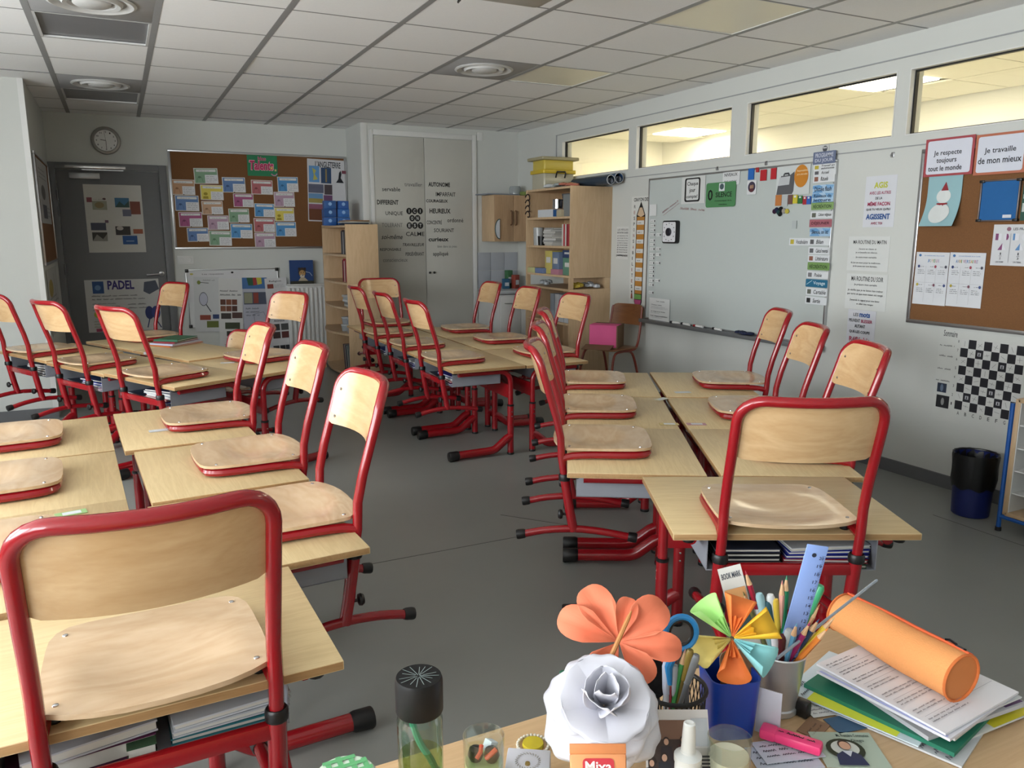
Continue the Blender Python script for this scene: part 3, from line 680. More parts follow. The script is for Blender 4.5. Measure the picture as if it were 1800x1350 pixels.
# ---- cork board at the back with its cards
board('cork_board', 'large brown cork board with talent cards beside the grey door', 'B', None, CORK, ab=(.520, 2.315, 1.282, 2.268))
CC = {'g': ('7fa183', '56795c'), 'o': ('b98e6c', '8c6242'), 'y': ('d9c85a', '9c8a22'), 'b': ('5f7fb0', '38557f'), 'c': ('4f8fc4', '2f6592'), 'r': ('b06468', '7f3c40'), 'm': ('a4557f', '74335a'), 'l': ('b394a8', '83667a'), 'p': ('c09a7c', '8d6a4c')}
CARDS = [('g', 248, 222, 452, 355, 'sage green talent card on its own at the top left of the cork board'), ('o', 57, 320, 255, 450, 'orange brown talent card at the far left of the cork board'),
 ('y', 303, 366, 498, 494, 'yellow talent card below the top green card, left half of the board'), ('b', 490, 300, 687, 430, 'slate blue talent card right of the top green card'),
 ('b', 85, 455, 290, 588, 'slate blue talent card below the orange card at the far left'), ('p', 315, 503, 495, 618, 'tan talent card directly below the left yellow card'),
 ('r', 737, 325, 920, 447, 'dull red talent card below the green and pink title sign'), ('c', 962, 297, 1138, 425, 'bright blue talent card at the top right of the card group'),
 ('m', 585, 440, 757, 555, 'magenta talent card in the middle of the cork board'), ('l', 932, 425, 1108, 552, 'lilac talent card above the right yellow card'),
 ('c', 765, 525, 935, 640, 'bright blue talent card left of the right yellow card'), ('g', 545, 568, 720, 687, 'green talent card below the magenta card in the middle'),
 ('y', 938, 560, 1105, 675, 'yellow talent card at the right of the card group'), ('m', 118, 597, 320, 724, 'magenta talent card near the lower left of the board'),
 ('l', 365, 627, 545, 748, 'lilac talent card below the tan card'), ('r', 760, 650, 938, 768, 'dull red talent card below a bright blue card, right of centre'),
 ('c', 945, 682, 1122, 806, 'bright blue talent card below the right yellow card'), ('b', 190, 732, 373, 850, 'slate blue talent card in the bottom row at the left'),
 ('g', 378, 757, 570, 885, 'green talent card in the bottom row of the cork board'), ('c', 560, 697, 748, 822, 'bright blue talent card in the bottom row beside the green one'), ('l', 768, 773, 945, 900, 'lilac talent card, lowest of all on the cork board')]
zz = lambda x, y, x2, y2: (290 + x / 4.865, 250 + y / 4.865, 290 + x2 / 4.865, 250 + y2 / 4.865)
for k, (c, x0, y0, x1, y1, lab) in enumerate(CARDS):
    a, b = CC[c]
    fig = [('e', .22, .60, .09, .10, b), ('p', [(.10, .93), (.12, .76), (.32, .76), (.34, .93)], b)] if c == 'y' else [('l', [(.10, .92), (.14, .62), (.28, .55), (.34, .72), (.36, .92)], .003, b), ('e', .22, .58, .06, .07, b)]
    sheet('talent_card', lab, 'card', 'C1', zz(x0, y0, x1, y1), 'd6d4cc', [('r', .03, .04, .97, .96, a, 'background'), ('R', .10, .09, .92, .24, .005, 'd8d8d6', 'title_strip'), ('h', .22, .11, .72, .23, 1, '8a8a8e'), ('r', .45, .43, 1, .97, 'dadadc', 'text_box'), ('h', .50, .47, .95, .92, 4, '77777c')] + fig + ([('e', .5, .98, .02, .03, '101010', 'pin')] if k % 2 else []), group='talent cards on the cork board', off=.001 + .0006 * (k % 4), rot=random.uniform(-1.5, 1.5))
s = sheet('title_sign', 'dark green sign reading Nos Talents in pink at the top of cork board', 'sign', 'C1', zz(703, 113, 960, 290), '1f7a50', [('t', 'Nos', .36, .06, .63, .26, 'e8a0b4', .05), ('t', 'Nos', .37, .07, .62, .25, 'a03058', .02), ('t', 'Talents', .06, .24, .88, .74, 'e8a0b4', .06, .1), ('t', 'Talents', .08, .27, .86, .71, 'b0285a', .03, .1),
  ('p', [(.80 + (.07 if q % 2 == 0 else .03) * math.sin(q * math.pi / 5), .60 - (.11 if q % 2 == 0 else .045) * math.cos(q * math.pi / 5)) for q in range(10)], 'e0b868', 'star'), ('p', [(.93 + (.05 if q % 2 == 0 else .02) * math.sin(q * math.pi / 5), .70 - (.08 if q % 2 == 0 else .035) * math.cos(q * math.pi / 5)) for q in range(10)], 'e0c888', 'star'), ('l', [(.78, .88), (.84, .95), (.92, .96), (.98, .86)], .010, 'c888a8')], off=.002)
# poster of England
s = sheet('poster', "collage poster headed L'ANGLETERRE at the right end of cork board", 'poster', 'C1', zz(1220, 150, 1555, 680), 'c9c9cc', [('t', "L'ANGLETERRE", .2, .03, .84, .13, '20222c', .02), ('r', .04, .11, .30, .37, '5f92c4'), ('p', [(.12, .14), (.22, .18), (.18, .24), (.26, .32), (.14, .34), (.16, .25)], 'b8b45a'), ('r', .34, .13, .60, .38, '2c4668'), ('r', .45, .15, .49, .36, '8a7a52', 'tower'), ('r', .02, .40, .40, .54, '5c5f72'), ('r', .42, .40, .62, .56, '4a3f44'), ('r', .02, .55, .38, .70, '6690b8'), ('r', .02, .63, .38, .70, '9a8c4a'), ('r', .40, .57, .62, .68, '6a4468'), ('r', .02, .72, .40, .80, '8a5468'), ('r', .02, .80, .40, .98, '6a3c22'), ('r', .42, .70, .64, .98, 'a08088'), ('p', [(.72, .36), (.78, .30), (.80, .20), (.84, .16), (.86, .22), (.84, .28), (.92, .36)], '141822', 'silhouette'), ('r', .87, .16, .98, .21, '6a3040', 'flag')], off=.002, rot=-1.5)
# ---- posters on the grey door and beside it
z2 = lambda x, y, x2, y2: (x / 4.5, 250 + y / 4.5, x2 / 4.5, 250 + y2 / 4.5)
sheet('poster', 'white poster with flag and city photographs on upper half of grey door', 'poster', 'D', z2(680, 337, 1135, 872), 'c9c7c0', [('r', .04, .19, .13, .26, '8a4a52'), ('r', .13, .24, .38, .37, '9a9a86'), ('e', .25, .30, .08, .045, '8f7f5a'), ('r', .52, .19, .77, .33, '3f6f90'), ('p', [(.52, .33), (.60, .24), (.68, .30), (.77, .23), (.77, .33)], '2c4c46'), ('r', .78, .24, .96, .43, '7a4030'), ('r', .64, .36, .79, .46, '6a6a7c'), ('r', .07, .56, .33, .67, '4a4f5c'), ('r', .08, .70, .34, .83, '3f3a34'), ('p', [(.08, .83), (.16, .73), (.26, .80), (.34, .72), (.34, .83)], '8c8a80'), ('r', .49, .61, .75, .74, '3a3532'), ('e', .57, .64, .06, .03, 'b8b0a8'), ('r', .80, .65, .97, .72, 'a05a3c'), ('r', .60, .75, .86, .88, '1f4f8a'), ('l', [(.66, .83), (.80, .83)], .006, 'b8c8dc'), ('r', .32, .52, .38, .56, '6a5060'), ('e', .34, .21, .03, .015, '5a3c3c'), ('h', .15, .20, .36, .23, 1, '9a9a98')])
sheet('poster', 'white poster headed PADEL with racket pictures low on the grey door', 'poster', 'D', (152, 491, 282, 582), 'c6c6c4', [('r', .10, .03, .25, .26, '2b4f82'), ('e', .17, .15, .04, .05, '6a8ab4'), ('t', 'PADEL', .30, .02, .66, .19, '33286c', .035), ('p', [(.80, .06), (.96, .03), (1.0, .20), (.86, .30), (.78, .24)], '4c5260'), ('h', .08, .27, .80, .40, 2, '3a3a40'), ('h', .08, .42, .45, .60, 3, '7a7a7c'), ('h', .55, .44, .85, .58, 2, '3a3a3c'), ('e', .15, .66, .06, .07, 'b0b040'), ('h', .08, .76, .32, .92, 3, '8a8a58'), ('e', .84, .66, .06, .13, '1f2c60'), ('e', .93, .66, .06, .13, '2c3a7a'), ('l', [(.84, .76), (.80, .95)], .01, '1f2c60'), ('l', [(.92, .78), (.99, .96)], .01, '1f2c60'), ('r', .10, .93, .18, .99, 'a04060')])
# ---- small whiteboard and paper posters below the cork board
o, w_, h_ = board('whiteboard', 'small whiteboard standing low on the back wall behind posters', 'B', None, mat('board_white', (214, 216, 216), .25, var=.01), cat='whiteboard', ab=(.60, 1.53, .475, 1.077), fw=.012)
for sx in (-1, 1):
    for sy in (-1, 1): MB().box((sx * (w_ / 2 - .014), sy * (h_ / 2 - .014), .011), (.034, .034, .026)).obj('corner', BLACK, o, bevel=.003)
z3 = lambda x, y, x2, y2: (290 + x / 6.207, 440 + y / 6.207, 290 + x2 / 6.207, 440 + y2 / 6.207)
sheet('poster', 'white notice held by magnets on the small whiteboard, behind the racket poster', 'poster', 'WB2', z3(262, 235, 860, 560), 'cfcfd0', [('t', 'Les raquettes', .25, .05, .64, .10, '3a3a40'), ('e', .06, .06, .03, .03, 'b0a850', 'magnet'), ('e', .80, .03, .024, .032, '141414', 'magnet'), ('e', .12, .95, .024, .034, '141414', 'magnet')])
sheet('poster', 'white poster with a tennis racket drawing leaning left of the food poster', 'poster', 'WB2', z3(320, 290, 600, 890), 'c4c6c6', [('e', .20, .10, .07, .035, '6f7a28'), ('l', [(.26, .10), (.58, .11)], .006, '3a3a30'), ('e', .36, .40, .17, .125, '3a3c44'), ('e', .36, .40, .155, .113, 'b4b6c4'), ('l', [(.46, .50), (.64, .63)], .009, '2c2e34'), ('r', .20, .69, .62, .78, '8a4030'), ('r', .70, .68, .96, .76, '2c3f6a'), ('r', .46, .80, .92, .92, '5f6a2c'), ('h', .36, .03, .9, .08, 1, '7a7a7c')], off=.004, rot=-2)
sheet('poster', 'paper sheet with brown food photographs, left of the map sheets', 'poster', 'WB2', z3(590, 305, 850, 1090), 'cfcfcc', [('h', .05, .14, .95, .25, 2, '3a3a3e')] + [('r', .06 + .24 * a, .29 + .09 * b, .28 + .24 * a, .365 + .09 * b, col) for (a, b, col) in ((0, 0, '5a3426'), (1, 0, '7f4a30'), (2, 0, '6a3a28'), (0, 1, '7a4c34'), (1, 1, '6f3f2a'), (2, 1, '4a2c20'))] + [('r', .08, .48, .5, .56, '3c3634'), ('r', .54, .47, .97, .55, '4c3430'), ('r', .24, .61, .86, .70, '38402c'), ('r', .30, .73, .56, .80, '30302a'), ('r', .60, .72, .86, .79, '2a2c26'), ('h', .2, .90, .9, .93, 1, '5a5a5c'), ('r', .3, .95, .8, .995, '262a30')], off=.008, rot=-2.5)
sheet('poster', 'grey paper sheet with a flag photo and a map, between photo sheets', 'poster', 'WB2', z3(850, 297, 1125, 900), 'aeb0bc', [('r', .0, .0, .97, .20, '3f6a9c'), ('p', [(.18, .0), (.42, .0), (.44, .14), (.24, .14)], '2c5a3c'), ('p', [(.42, .0), (.56, .0), (.58, .13), (.44, .14)], 'a03430'), ('p', [(.56, .0), (.76, .0), (.78, .11), (.60, .13)], 'b8b040'), ('r', .04, .26, .95, .48, '4c5264'), ('r', .06, .27, .38, .46, '8f9078'), ('r', .42, .27, .62, .46, '8a3c30'), ('h', .1, .52, .7, .70, 3, '50545f'), ('l', [(.4, .66), (.8, .62), (.95, .78), (.7, .95), (.45, .82), (.4, .66)], .004, '6a6e7c')], off=.011, rot=-1)
sheet('poster', 'paper sheet with dark photographs in front of the radiator', 'poster', 'WB2', z3(1118, 300, 1355, 1090), 'cbcbcc', [('t', 'Religion', .2, .03, .75, .06, '2c2c30'), ('r', .1, .08, .38, .14, '7a3428'), ('h', .42, .08, .9, .13, 3, '7c7c80'), ('r', .3, .20, .75, .25, '8a7a76'), ('t', 'Animaux', .25, .57, .75, .60, '2c2c30')] + [('r', .16 + .4 * a, .63 + .11 * b, .50 + .4 * a, .72 + .11 * b, ('2f3230', '4a4c4a', '3c2c28', '5a2c28')[a + 2 * b]) for a in (0, 1) for b in (0, 1)] + [('r', .12, .93, .4, .99, '2a2c30'), ('r', .44, .93, .68, .99, '26282c'), ('r', .7, .93, .95, .99, '303236')], off=.014, rot=2)
# ---- radiator, tiger picture
t = thing('radiator', 'white ribbed radiator under the window-side corner beside the bookcase', 'radiator', (1.82, YB - .05, .17))
t['label'] = 'white ribbed radiator on the back wall beside the bookcase'
MB().box((0, .015, .365), (.43, .05, .71)).obj('body', WHITE, t, bevel=.006)
for k in range(9): MB().box((-.19 + .0475 * k, -.020, .37), (.026, .022, .64)).obj('rib', WHITE, t, bevel=.008)
MB().box((0, .0, .725), (.44, .085, .014)).obj('top_grille', WHITE, t, bevel=.003)
for s in (-1, 1): MB().tube([(s * .17, .02, .02), (s * .17, .02, -.17)], .01, 8).obj('pipe', WHITE, t)
s = sheet('picture', 'dark blue picture of a tiger cub standing above the radiator', 'picture', 'B', (507, 457, 548, 499), '1f3f74', [('e', .52, .50, .17, .20, '3a2c20'), ('e', .52, .55, .13, .14, 'b08a58'), ('e', .52, .66, .10, .07, 'c8c0b4'), ('e', .40, .36, .05, .06, '2a2018'), ('e', .64, .36, .05, .06, '2a2018'), ('e', .47, .50, .02, .02, '101010'), ('e', .58, .50, .02, .02, '101010'), ('e', .54, .62, .03, .02, '401c18'), ('l', [(.66, .48), (.84, .52), (.94, .66)], .006, 'a8b4c4'), ('p', [(.34, .86), (.44, .72), (.62, .72), (.76, .86)], 'b0a48c'), ('r', 0, .86, 1, 1, '2c2c20')], th=.02, off=.06)
# ---- left alcove wall: cork board with papers
board('cork_board', 'narrow cork board on the side wall left of the grey door', 'L', None, CORK, ab=(7.15, 8.50, 1.19, 2.06))
sheet('poster', 'grey illustrated sheets on the narrow side cork board', 'poster', 'L2', None, 'b0b0ae', [('h', .1, .1, .8, .3, 3, '50504e'), ('e', .4, .5, .2, .12, '5a5652'), ('r', .2, .7, .6, .92, '4c4a52'), ('h', .6, .7, .95, .9, 3, '60605e')], ab=(7.25, 8.25, 1.52, 2.02))
sheet('poster', 'crumpled drawing sheet hanging below the narrow side cork board', 'poster', 'L', None, 'b4b4b0', [('e', .3, .3, .2, .14, 'a08a3c'), ('h', .1, .4, .9, .9, 6, '5c5c58'), ('l', [(.6, .1), (.7, .5), (.55, .9)], .02, '7c7a74')], ab=(7.25, 8.35, .62, 1.15), off=.004)
# ------------------------------------------------------------------ right wall
WBD = mat('whiteboard_enamel', (188, 195, 192), .22, var=.01)
o, w_, h_ = board('whiteboard', 'large whiteboard with magnets and timetable strips on the right wall', 'R', None, WBD, fw=.014, th=.02, cat='whiteboard', ab=(-5.690, -3.70, .70, 1.90))
MB().box((0, -h_ / 2 - .012, .05), (w_ + .02, .03, .06)).obj('pen_tray', mat('tray_rail', (120, 122, 124), .4, .4), o, bevel=.004)
for u, v, lab in ((1262, 296, 'small clear hook on the rail above the silence card'), (1348, 287, 'small clear hook on the rail above the red flag magnets'), (1570, 272, 'small metal hook above the AGIS poster')):
    t = thing('wall_hook', lab, 'hook'); a, b = wp('R', u, v); place(t, 'R', a, b, .0)
    MB().box((0, 0, .003), (.022, .03, .006)).obj('plate', ALU, t, bevel=.002); MB().tube([(0, -.005, .006), (0, -.012, .018), (0, .0, .022)], .003, 6).obj('hook', ALU, t)
# chaque jour compte
zb = lambda x, y, x2, y2: (1140 + x / 8.182, 290 + y / 8.182, 1140 + x2 / 8.182, 290 + y2 / 8.182)
sheet('card', 'white card reading Chaque jour compte in a thick black rounded border', 'card', 'W', zb(478, 165, 815, 555), 'cdcfcc', [('R', .14, .05, .80, .93, .02, '121212', 'border'), ('R', .21, .10, .74, .87, .014, 'd0d2d0', 'field'), ('t', 'Chaque', .25, .19, .71, .37, '161616'), ('t', 'jour', .35, .43, .60, .62, '161616'), ('t', 'compte!', .23, .67, .70, .83, '161616')])
sheet('card', 'white card reading NIVEAUX DE VOIX behind the green silence card', 'card', 'W', zb(1070, 85, 1315, 285), 'd2d4d4', [('t', 'NIVEAUX', .1, .15, .86, .38, '222428'), ('t', 'DE VOIX', .12, .68, .84, .88, '505458')], rnd=.012)
sheet('card', 'green rounded card reading 0 SILENCE on the large whiteboard', 'card', 'W', zb(832, 248, 1258, 605), '4c8454', [('t', '0', .07, .27, .24, .72, '101410', .02), ('t', 'SILENCE', .34, .40, .88, .60, '101410', .015), ('t', 'Communiquer de la', .32, .71, .88, .79, '203020'), ('t', 'conscience', .46, .86, .74, .92, '203020'), ('r', .45, .04, .64, .36, 'cfd6d6', 'tag'), ('e', .545, .18, .07, .12, '4a5c60')], off=.003, rnd=.02)
MAG = [((1438, 50, 1520, 212), '2263b0', 'blue rectangular magnet, leftmost of the flag colours at whiteboard top'), ((1548, 36, 1592, 105), 'a02c30', 'small red square magnet tucked at the whiteboard top edge'), ((1612, 68, 1700, 226), 'b01e28', 'red rectangular magnet in the middle of the flag colours'), ((1762, 45, 1842, 205), 'b01e28', 'red rectangular magnet, rightmost of the flag colours')]
for px, col, lab in MAG: sheet('magnet', lab, 'magnet', 'W', zb(*px), col, off=.001, th=.003, group='flag coloured magnets')
sheet('photo_card', 'white card with an oval photograph under the blue magnet', 'card', 'W', zb(1420, 222, 1552, 425), 'd4d6d6', [('e', .5, .46, .40, .38, '3a3448'), ('e', .42, .46, .12, .14, 'a08068'), ('e', .62, .44, .12, .14, '94745c'), ('p', [(.2, .72), (.35, .58), (.65, .58), (.8, .72), (.5, .84)], '5a2c34')], rnd=.008)
# school bag picture with orange balloon
zc = lambda x, y, x2, y2: (1360 + x / 7.5, 250 + y / 7.5, 1360 + x2 / 7.5, 250 + y2 / 7.5)
sheet('picture_card', 'laminated picture of a grey school bag with an orange balloon', 'card', 'W', zc(40, 290, 480, 690), 'c8cdcc', [('p', [(.02, .98), (.06, .66), (.14, .36), (.42, .34), (.54, .24), (.55, .55), (.54, .88), (.50, .98)], '55565a'), ('p', [(.06, .68), (.10, .40), (.42, .38), (.40, .66)], 'b9bcbe'), ('l', [(.23, .36), (.24, .29), (.38, .29), (.38, .36)], .012, '3a3c40'), ('e', .75, .41, .205, .37, 'c27d24'), ('t', 'Responsabilités', .62, .20, .93, .28, 'ecd4a8'), ('t', 'JOURNÉE', .62, .32, .93, .39, 'ecd4a8')])
for px, col, lab in (((28, 695, 108, 838), 'b8743a', 'orange rectangular magnet under the school bag picture'), ((112, 700, 188, 845), 'b4b8b8', 'pale grey rectangular magnet under the school bag picture'), ((196, 692, 252, 818), '6a4a44', 'small photo magnet among the coloured clips'), ((258, 695, 318, 808), 'c8bc3a', 'yellow clip magnet under the orange balloon'), ((326, 705, 382, 810), '2f6a34', 'green clip magnet beside the yellow one'), ((390, 715, 440, 822), 'a02430', 'red clip magnet next to the timetable strips'), ((440, 712, 495, 818), '2a5aa8', 'blue clip magnet next to the timetable strips'), ((248, 1035, 305, 1140), 'aeb4b4', 'pale grey magnet alone in the middle of the board')):
    sheet('magnet', lab, 'magnet', 'W', zc(*px), col, ([('r', .25, .08, .7, .3, 'd0d4d8', 'label_window')] if col in ('2f6a34', 'a02430', '2a5aa8', 'c8bc3a') else ()), off=.001, th=.004, group='magnets on the large whiteboard')
for x, y, col, nm in ((15, 912, '3a1c34', 'plum'), (42, 892, '1c2440', 'navy'), (70, 925, '1c4444', 'dark teal'), (98, 882, '101214', 'black'), (86, 945, '141618', 'lower black'), (138, 905, '9a948c', 'grey'), (180, 910, 'b8ac48', 'yellow')):
    a, b = wp('W', 1360 + x / 7.5, 250 + y / 7.5)
    t = tag(MB().lathe([(.017, 0), (.018, .003), (.016, .008), (.0005, .009)], 16).obj('round_magnet', mat('magnet_' + nm, col, .3)), '%s round magnet in the cluster below the bag picture' % nm, 'magnet', 'round magnets'); place(t, 'W', a, b, .0)
    t.scale = (1, 1, 1)
# timer
t = thing('timer', 'square white classroom timer with black dial and black casing', 'timer'); a0, a1, b0, b1 = rect('W', zb(245, 800, 448, 1128)); place(t, 'W', (a0 + a1) / 2, (b0 + b1) / 2)
w_, h_ = a1 - a0, b1 - b0
MB().prism(rrect(-w_ / 2, w_ / 2, -h_ / 2, h_ / 2, .02), 0, .035).obj('case', BLACK, t, bevel=.003)
MB().prism(rrect(-w_ / 2 + .01, w_ / 2 - .01, -h_ / 2 + .012, h_ / 2 - .012, .014), .0345, .0375).obj('face', mat('timer_face', (216, 217, 220), .4), t)
MB().lathe([(.033, .037), (.033, .048), (.029, .051), (.0005, .051)], 24).obj('dial_knob', mat('dial_navy', (20, 22, 34), .4), t)
for k in range(12):
    an = R(30 * k); MB().lathe([(.005, .0376), (.0045, .0385), (.0003, .0386)], 8, (w_ * .38 * math.cos(an), h_ * .38 * math.sin(an), 0)).obj('tick', flat('222428'), t)
# timetable strips
STR = [((525, 120, 820, 285), '66708a', 'PROGRAMME|DU JOUR', 'c8ccd8', 'slate blue heading PROGRAMME DU JOUR at the top of the strips'), ((530, 285, 825, 362), None, 'Travail en|autonomie', '202022', 'white strip reading Travail en autonomie'), ((530, 362, 822, 432), None, 'Accueil', '202022', 'white strip reading Accueil'), ((525, 432, 808, 528), None, 'Rituels', '202022', 'white strip reading Rituels with a yellow mark'),
 ((520, 560, 798, 668), 'a9c4da', 'Dictée flash', '1a2c48', 'watercolour blue strip with dark lettering, upper of two'), ((510, 668, 790, 795), 'a9c4da', 'Réseaux de|lecture', '1a2c48', 'watercolour blue strip with dark lettering, lower of two'), ((500, 790, 792, 890), '7f9e62', 'RÉCRÉATION', '18281a', 'green strip reading RÉCRÉATION, upper of two'), ((492, 912, 782, 1005), None, 'Culture religieuse', '202022', 'white strip with a round peace-like sign'), ((475, 1018, 768, 1118), 'a4606a', 'DÉJEUNER', '3a1420', 'dull red strip reading DÉJEUNER'), ((480, 1132, 752, 1240), '9dbcd8', 'Silence, on lit!', '16243c', 'watercolour blue strip reading Silence, on lit')]
STR2 = [((470, 140, 740, 236), None, 'Bilan', '202022', 'white strip reading Bilan with a black mark'), ((210, 138, 470, 236), None, 'Vocabulaire', '505256', 'white strip reading Vocabulaire, left of Bilan'), ((462, 258, 740, 352), None, 'Calcul mental', '202022', 'white strip reading Calcul mental'), ((455, 362, 738, 455), None, 'Littérature', '202022', 'white strip reading Littérature'), ((450, 460, 738, 562), '6f9152', 'RÉCRÉATION', '14240e', 'green strip reading RÉCRÉATION, lower of two'), ((440, 580, 722, 672), None, 'Poésie', '202022', 'white strip reading Poésie'), ((425, 684, 712, 788), '1c6484', 'Voyage', 'c8dce4', 'teal strip reading Voyage'), ((430, 800, 708, 898), None, 'Cartable', '202022', 'white strip reading Cartable with a dark picture'), ((420, 915, 700, 1015), None, 'Sortie', '202022', 'white strip reading Sortie, lowest of the column')]
IC = ['5a5a5c', 'b8a838', '5c5c60', '8a5a4a', '6a6458', '7a7a7c', '2a3050', '5f6258', '181a1c', '444446']
for base, L_ in ((250, STR), (400, STR2)):
    for k, (px, col, s, tc_, lab) in enumerate(L_):
        q = (1360 + px[0] / 7.5, base + px[1] / 7.5, 1360 + px[2] / 7.5, base + px[3] / 7.5); its = []; ls = s.split('|')
        x0, x1 = (.36, .94) if col is None else (.10, .90)
        if col is None: its.append(('r', .06, .2, .24, .82, IC[k % len(IC)], 'picture'))
        if col in ('a9c4da', '9dbcd8'): its += [('p', [(0, .1), (.3, 0), (.5, .3), (.2, .5), (0, .45)], '6a9cc8'), ('p', [(.6, .0), (1, .1), (.9, .6), (.7, .4)], '7aa8d0'), ('p', [(.1, .7), (.4, .6), (.5, .95), (0, 1)], '6f9fca')]
        if col == '1c6484': x0 = .36; its += [('l', [(.05, .7), (.3, .15)], .004, 'a8c8d4')]
        n = len(ls)
        for i, l in enumerate(ls): its.append(('t', l, x0, .22 if n == 1 else .12 + .44 * i, x1 if len(l) > 7 or col else x0 + .35, .78 if n == 1 else .46 + .44 * i, tc_, .012, .2 if col is None else 0))
        sheet('timetable_strip', lab, 'strip', 'W', q, col or 'd3d6d8', its, off=.001, th=.002, rnd=.006 if col and len(col) and col[0] not in '9a' else 0, group='timetable strips on the whiteboard')
# marker writing straight on the board
for lab, p, x0, x1, rt in (('pink slanted marker handwriting near the whiteboard corner', zb(190, 490, 440, 690), 0, 1, 24), ('red marker handwriting below the Chaque jour compte card', zb(455, 585, 815, 680), 0, 1, -4)):
    a0, a1, b0, b1 = rect('W', p); m = MB(); wv = a1 - a0
    scribble(m, -wv / 2, wv / 2, -.012, .03 if rt < 0 else .022, .0025, .0004)
    if rt > 0: ribbon(m, [(-wv / 2, -.03), (wv / 2, -.03)], .0022, .0004)
    t = tag(m.obj('marker_writing', flat('9a5a5e'), smooth=False), lab, 'writing'); place(t, 'W', (a0 + a1) / 2, (b0 + b1) / 2, .0005, rt)
# pencil poster with helper names
zp = lambda x, y, x2, y2: (1080 + x / 5.625, 330 + y / 5.625, 1080 + x2 / 5.625, 330 + y2 / 5.625)
its = [('t', 'CRAYON DES', .12, .012, .90, .045, '18181a', .03)]
for k, ch in enumerate('RESPONSABILITES'): its.append(('t', ch, .14 - .004 * k, .075 + .052 * k, .22 - .004 * k if ch != 'I' else .17 - .004 * k, .105 + .052 * k, ('1c1c1e', 'a06858', '1c1c1e', '1c1c1e', '1c1c1e', '8a4a44')[k % 6]))
its += [('p', [(.29, .165), (.52, .045), (.75, .165), (.70, .955), (.62, .995), (.36, .995), (.28, .955)], '161618', 'pencil_outline'), ('p', [(.33, .165), (.52, .07), (.71, .165), (.52, .185)], 'c8ae90', 'pencil_tip'), ('p', [(.46, .10), (.52, .055), (.58, .10)], '1a1a1c', 'pencil_lead'), ('p', [(.32, .182), (.72, .182), (.67, .88), (.31, .88)], 'b07a34', 'pencil_body')]
for k in range(8): its += [('r', .325, .215 + .085 * k, .70 - .003 * k, .252 + .085 * k, 'd2d2ce', 'name_band'), ('h', .38, .222 + .085 * k, .62, .245 + .085 * k, 1, '3a3a3c')]
its += [('r', .30, .885, .67, .93, '6a9a50', 'ferrule'), ('p', [(.30, .935), (.67, .935), (.64, .97), (.58, .985), (.40, .985), (.33, .97)], 'b04878', 'eraser'), ('p', [(.10, .93), (.12, .88), (.18, .88), (.20, .93)], '8a4a3a', 'figure'), ('e', .15, .865, .03, .012, '2a1c18', 'figure')]
sheet('poster', 'tall white poster of a pencil listing class responsibilities', 'poster', 'R', zp(160, 85, 345, 1180), 'd4d5d0', its, off=.001)
for k, (y, xs_) in enumerate(((328, [0]), (372, [0]), (418, [0]), (464, [0, 1]), (520, [0]), (560, [0]), (604, [0, 1]), (660, [0, 1]), (695, [0]), (742, [0, 1]), (788, [0]), (826, [0]), (868, [0]), (916, [0, 1]), (958, [0]), (1034, [0]))):
    for q in xs_:
        sheet('name_tag', 'small white name tag on the whiteboard edge, %s from the top%s' % (('first', 'second', 'third', 'fourth', 'fifth', 'sixth', 'seventh', 'eighth', 'ninth', 'tenth', 'eleventh', 'twelfth', 'thirteenth', 'fourteenth', 'fifteenth', 'sixteenth')[k], ', outer of the pair' if q else ''), 'name tag', 'W', zp(358 + 60 * q - k * 1.2, y - 14, 410 + 58 * q - k * 1.2, y + 16), 'd4d6d4', [('h', .12, .25, .62, .75, 1, '303236'), ('r', .74, .2, .92, .85, '2c2e32')], group='name tags beside the pencil poster')
sheet('paper_note', 'blank white note above the name tags on the whiteboard edge', 'note', 'W', zp(352, 165, 418, 278), 'd8d9d8', off=.002)
sheet('paper_sheet', 'white printed rules sheet at the lower left corner of whiteboard', 'paper', 'W', zp(348, 1095, 550, 1325), 'd6d8d6', [('t', 'Les outils', .35, .10, .75, .15, '303236'), ('t', 'Chaque table', .10, .27, .62, .32, '26282c', .02), ('h', .1, .34, .92, .46, 3, '7a7c7e'), ('t', 'Je range et je vérifie', .10, .55, .80, .60, '26282c', .02), ('h', .1, .61, .6, .66, 1, '7a7c7e'), ('t', 'Les responsabilités', .10, .74, .92, .80, '26282c', .02), ('h', .1, .81, .8, .86, 1, '7a7c7e')], off=.004)
sheet('paper_sheet', 'narrow class rules sheet in capitals left of the pencil poster', 'paper', 'R', zp(22, 385, 142, 705), 'd2d3d0', [('t', 'LES RÈGLES', .08, .05, .95, .12, '5a5a5c'), ('t', 'DE NOTRE CLASSE', .06, .16, .94, .21, '202022', .02)] + [('t', q, .06, .27 + .072 * k, .94, .305 + .072 * k, '3c3c40', .02) for k, q in enumerate(('JE RESPECTE', 'JE SUIS POLI', "J'ÉCOUTE", 'JE LÈVE LA MAIN', 'JE RANGE', "J'AIDE", 'JE TRAVAILLE', 'JE PARTAGE'))] + [('t', "J'APPRENDS", .04, .86, .96, .93, '202022', .03)], off=.001)
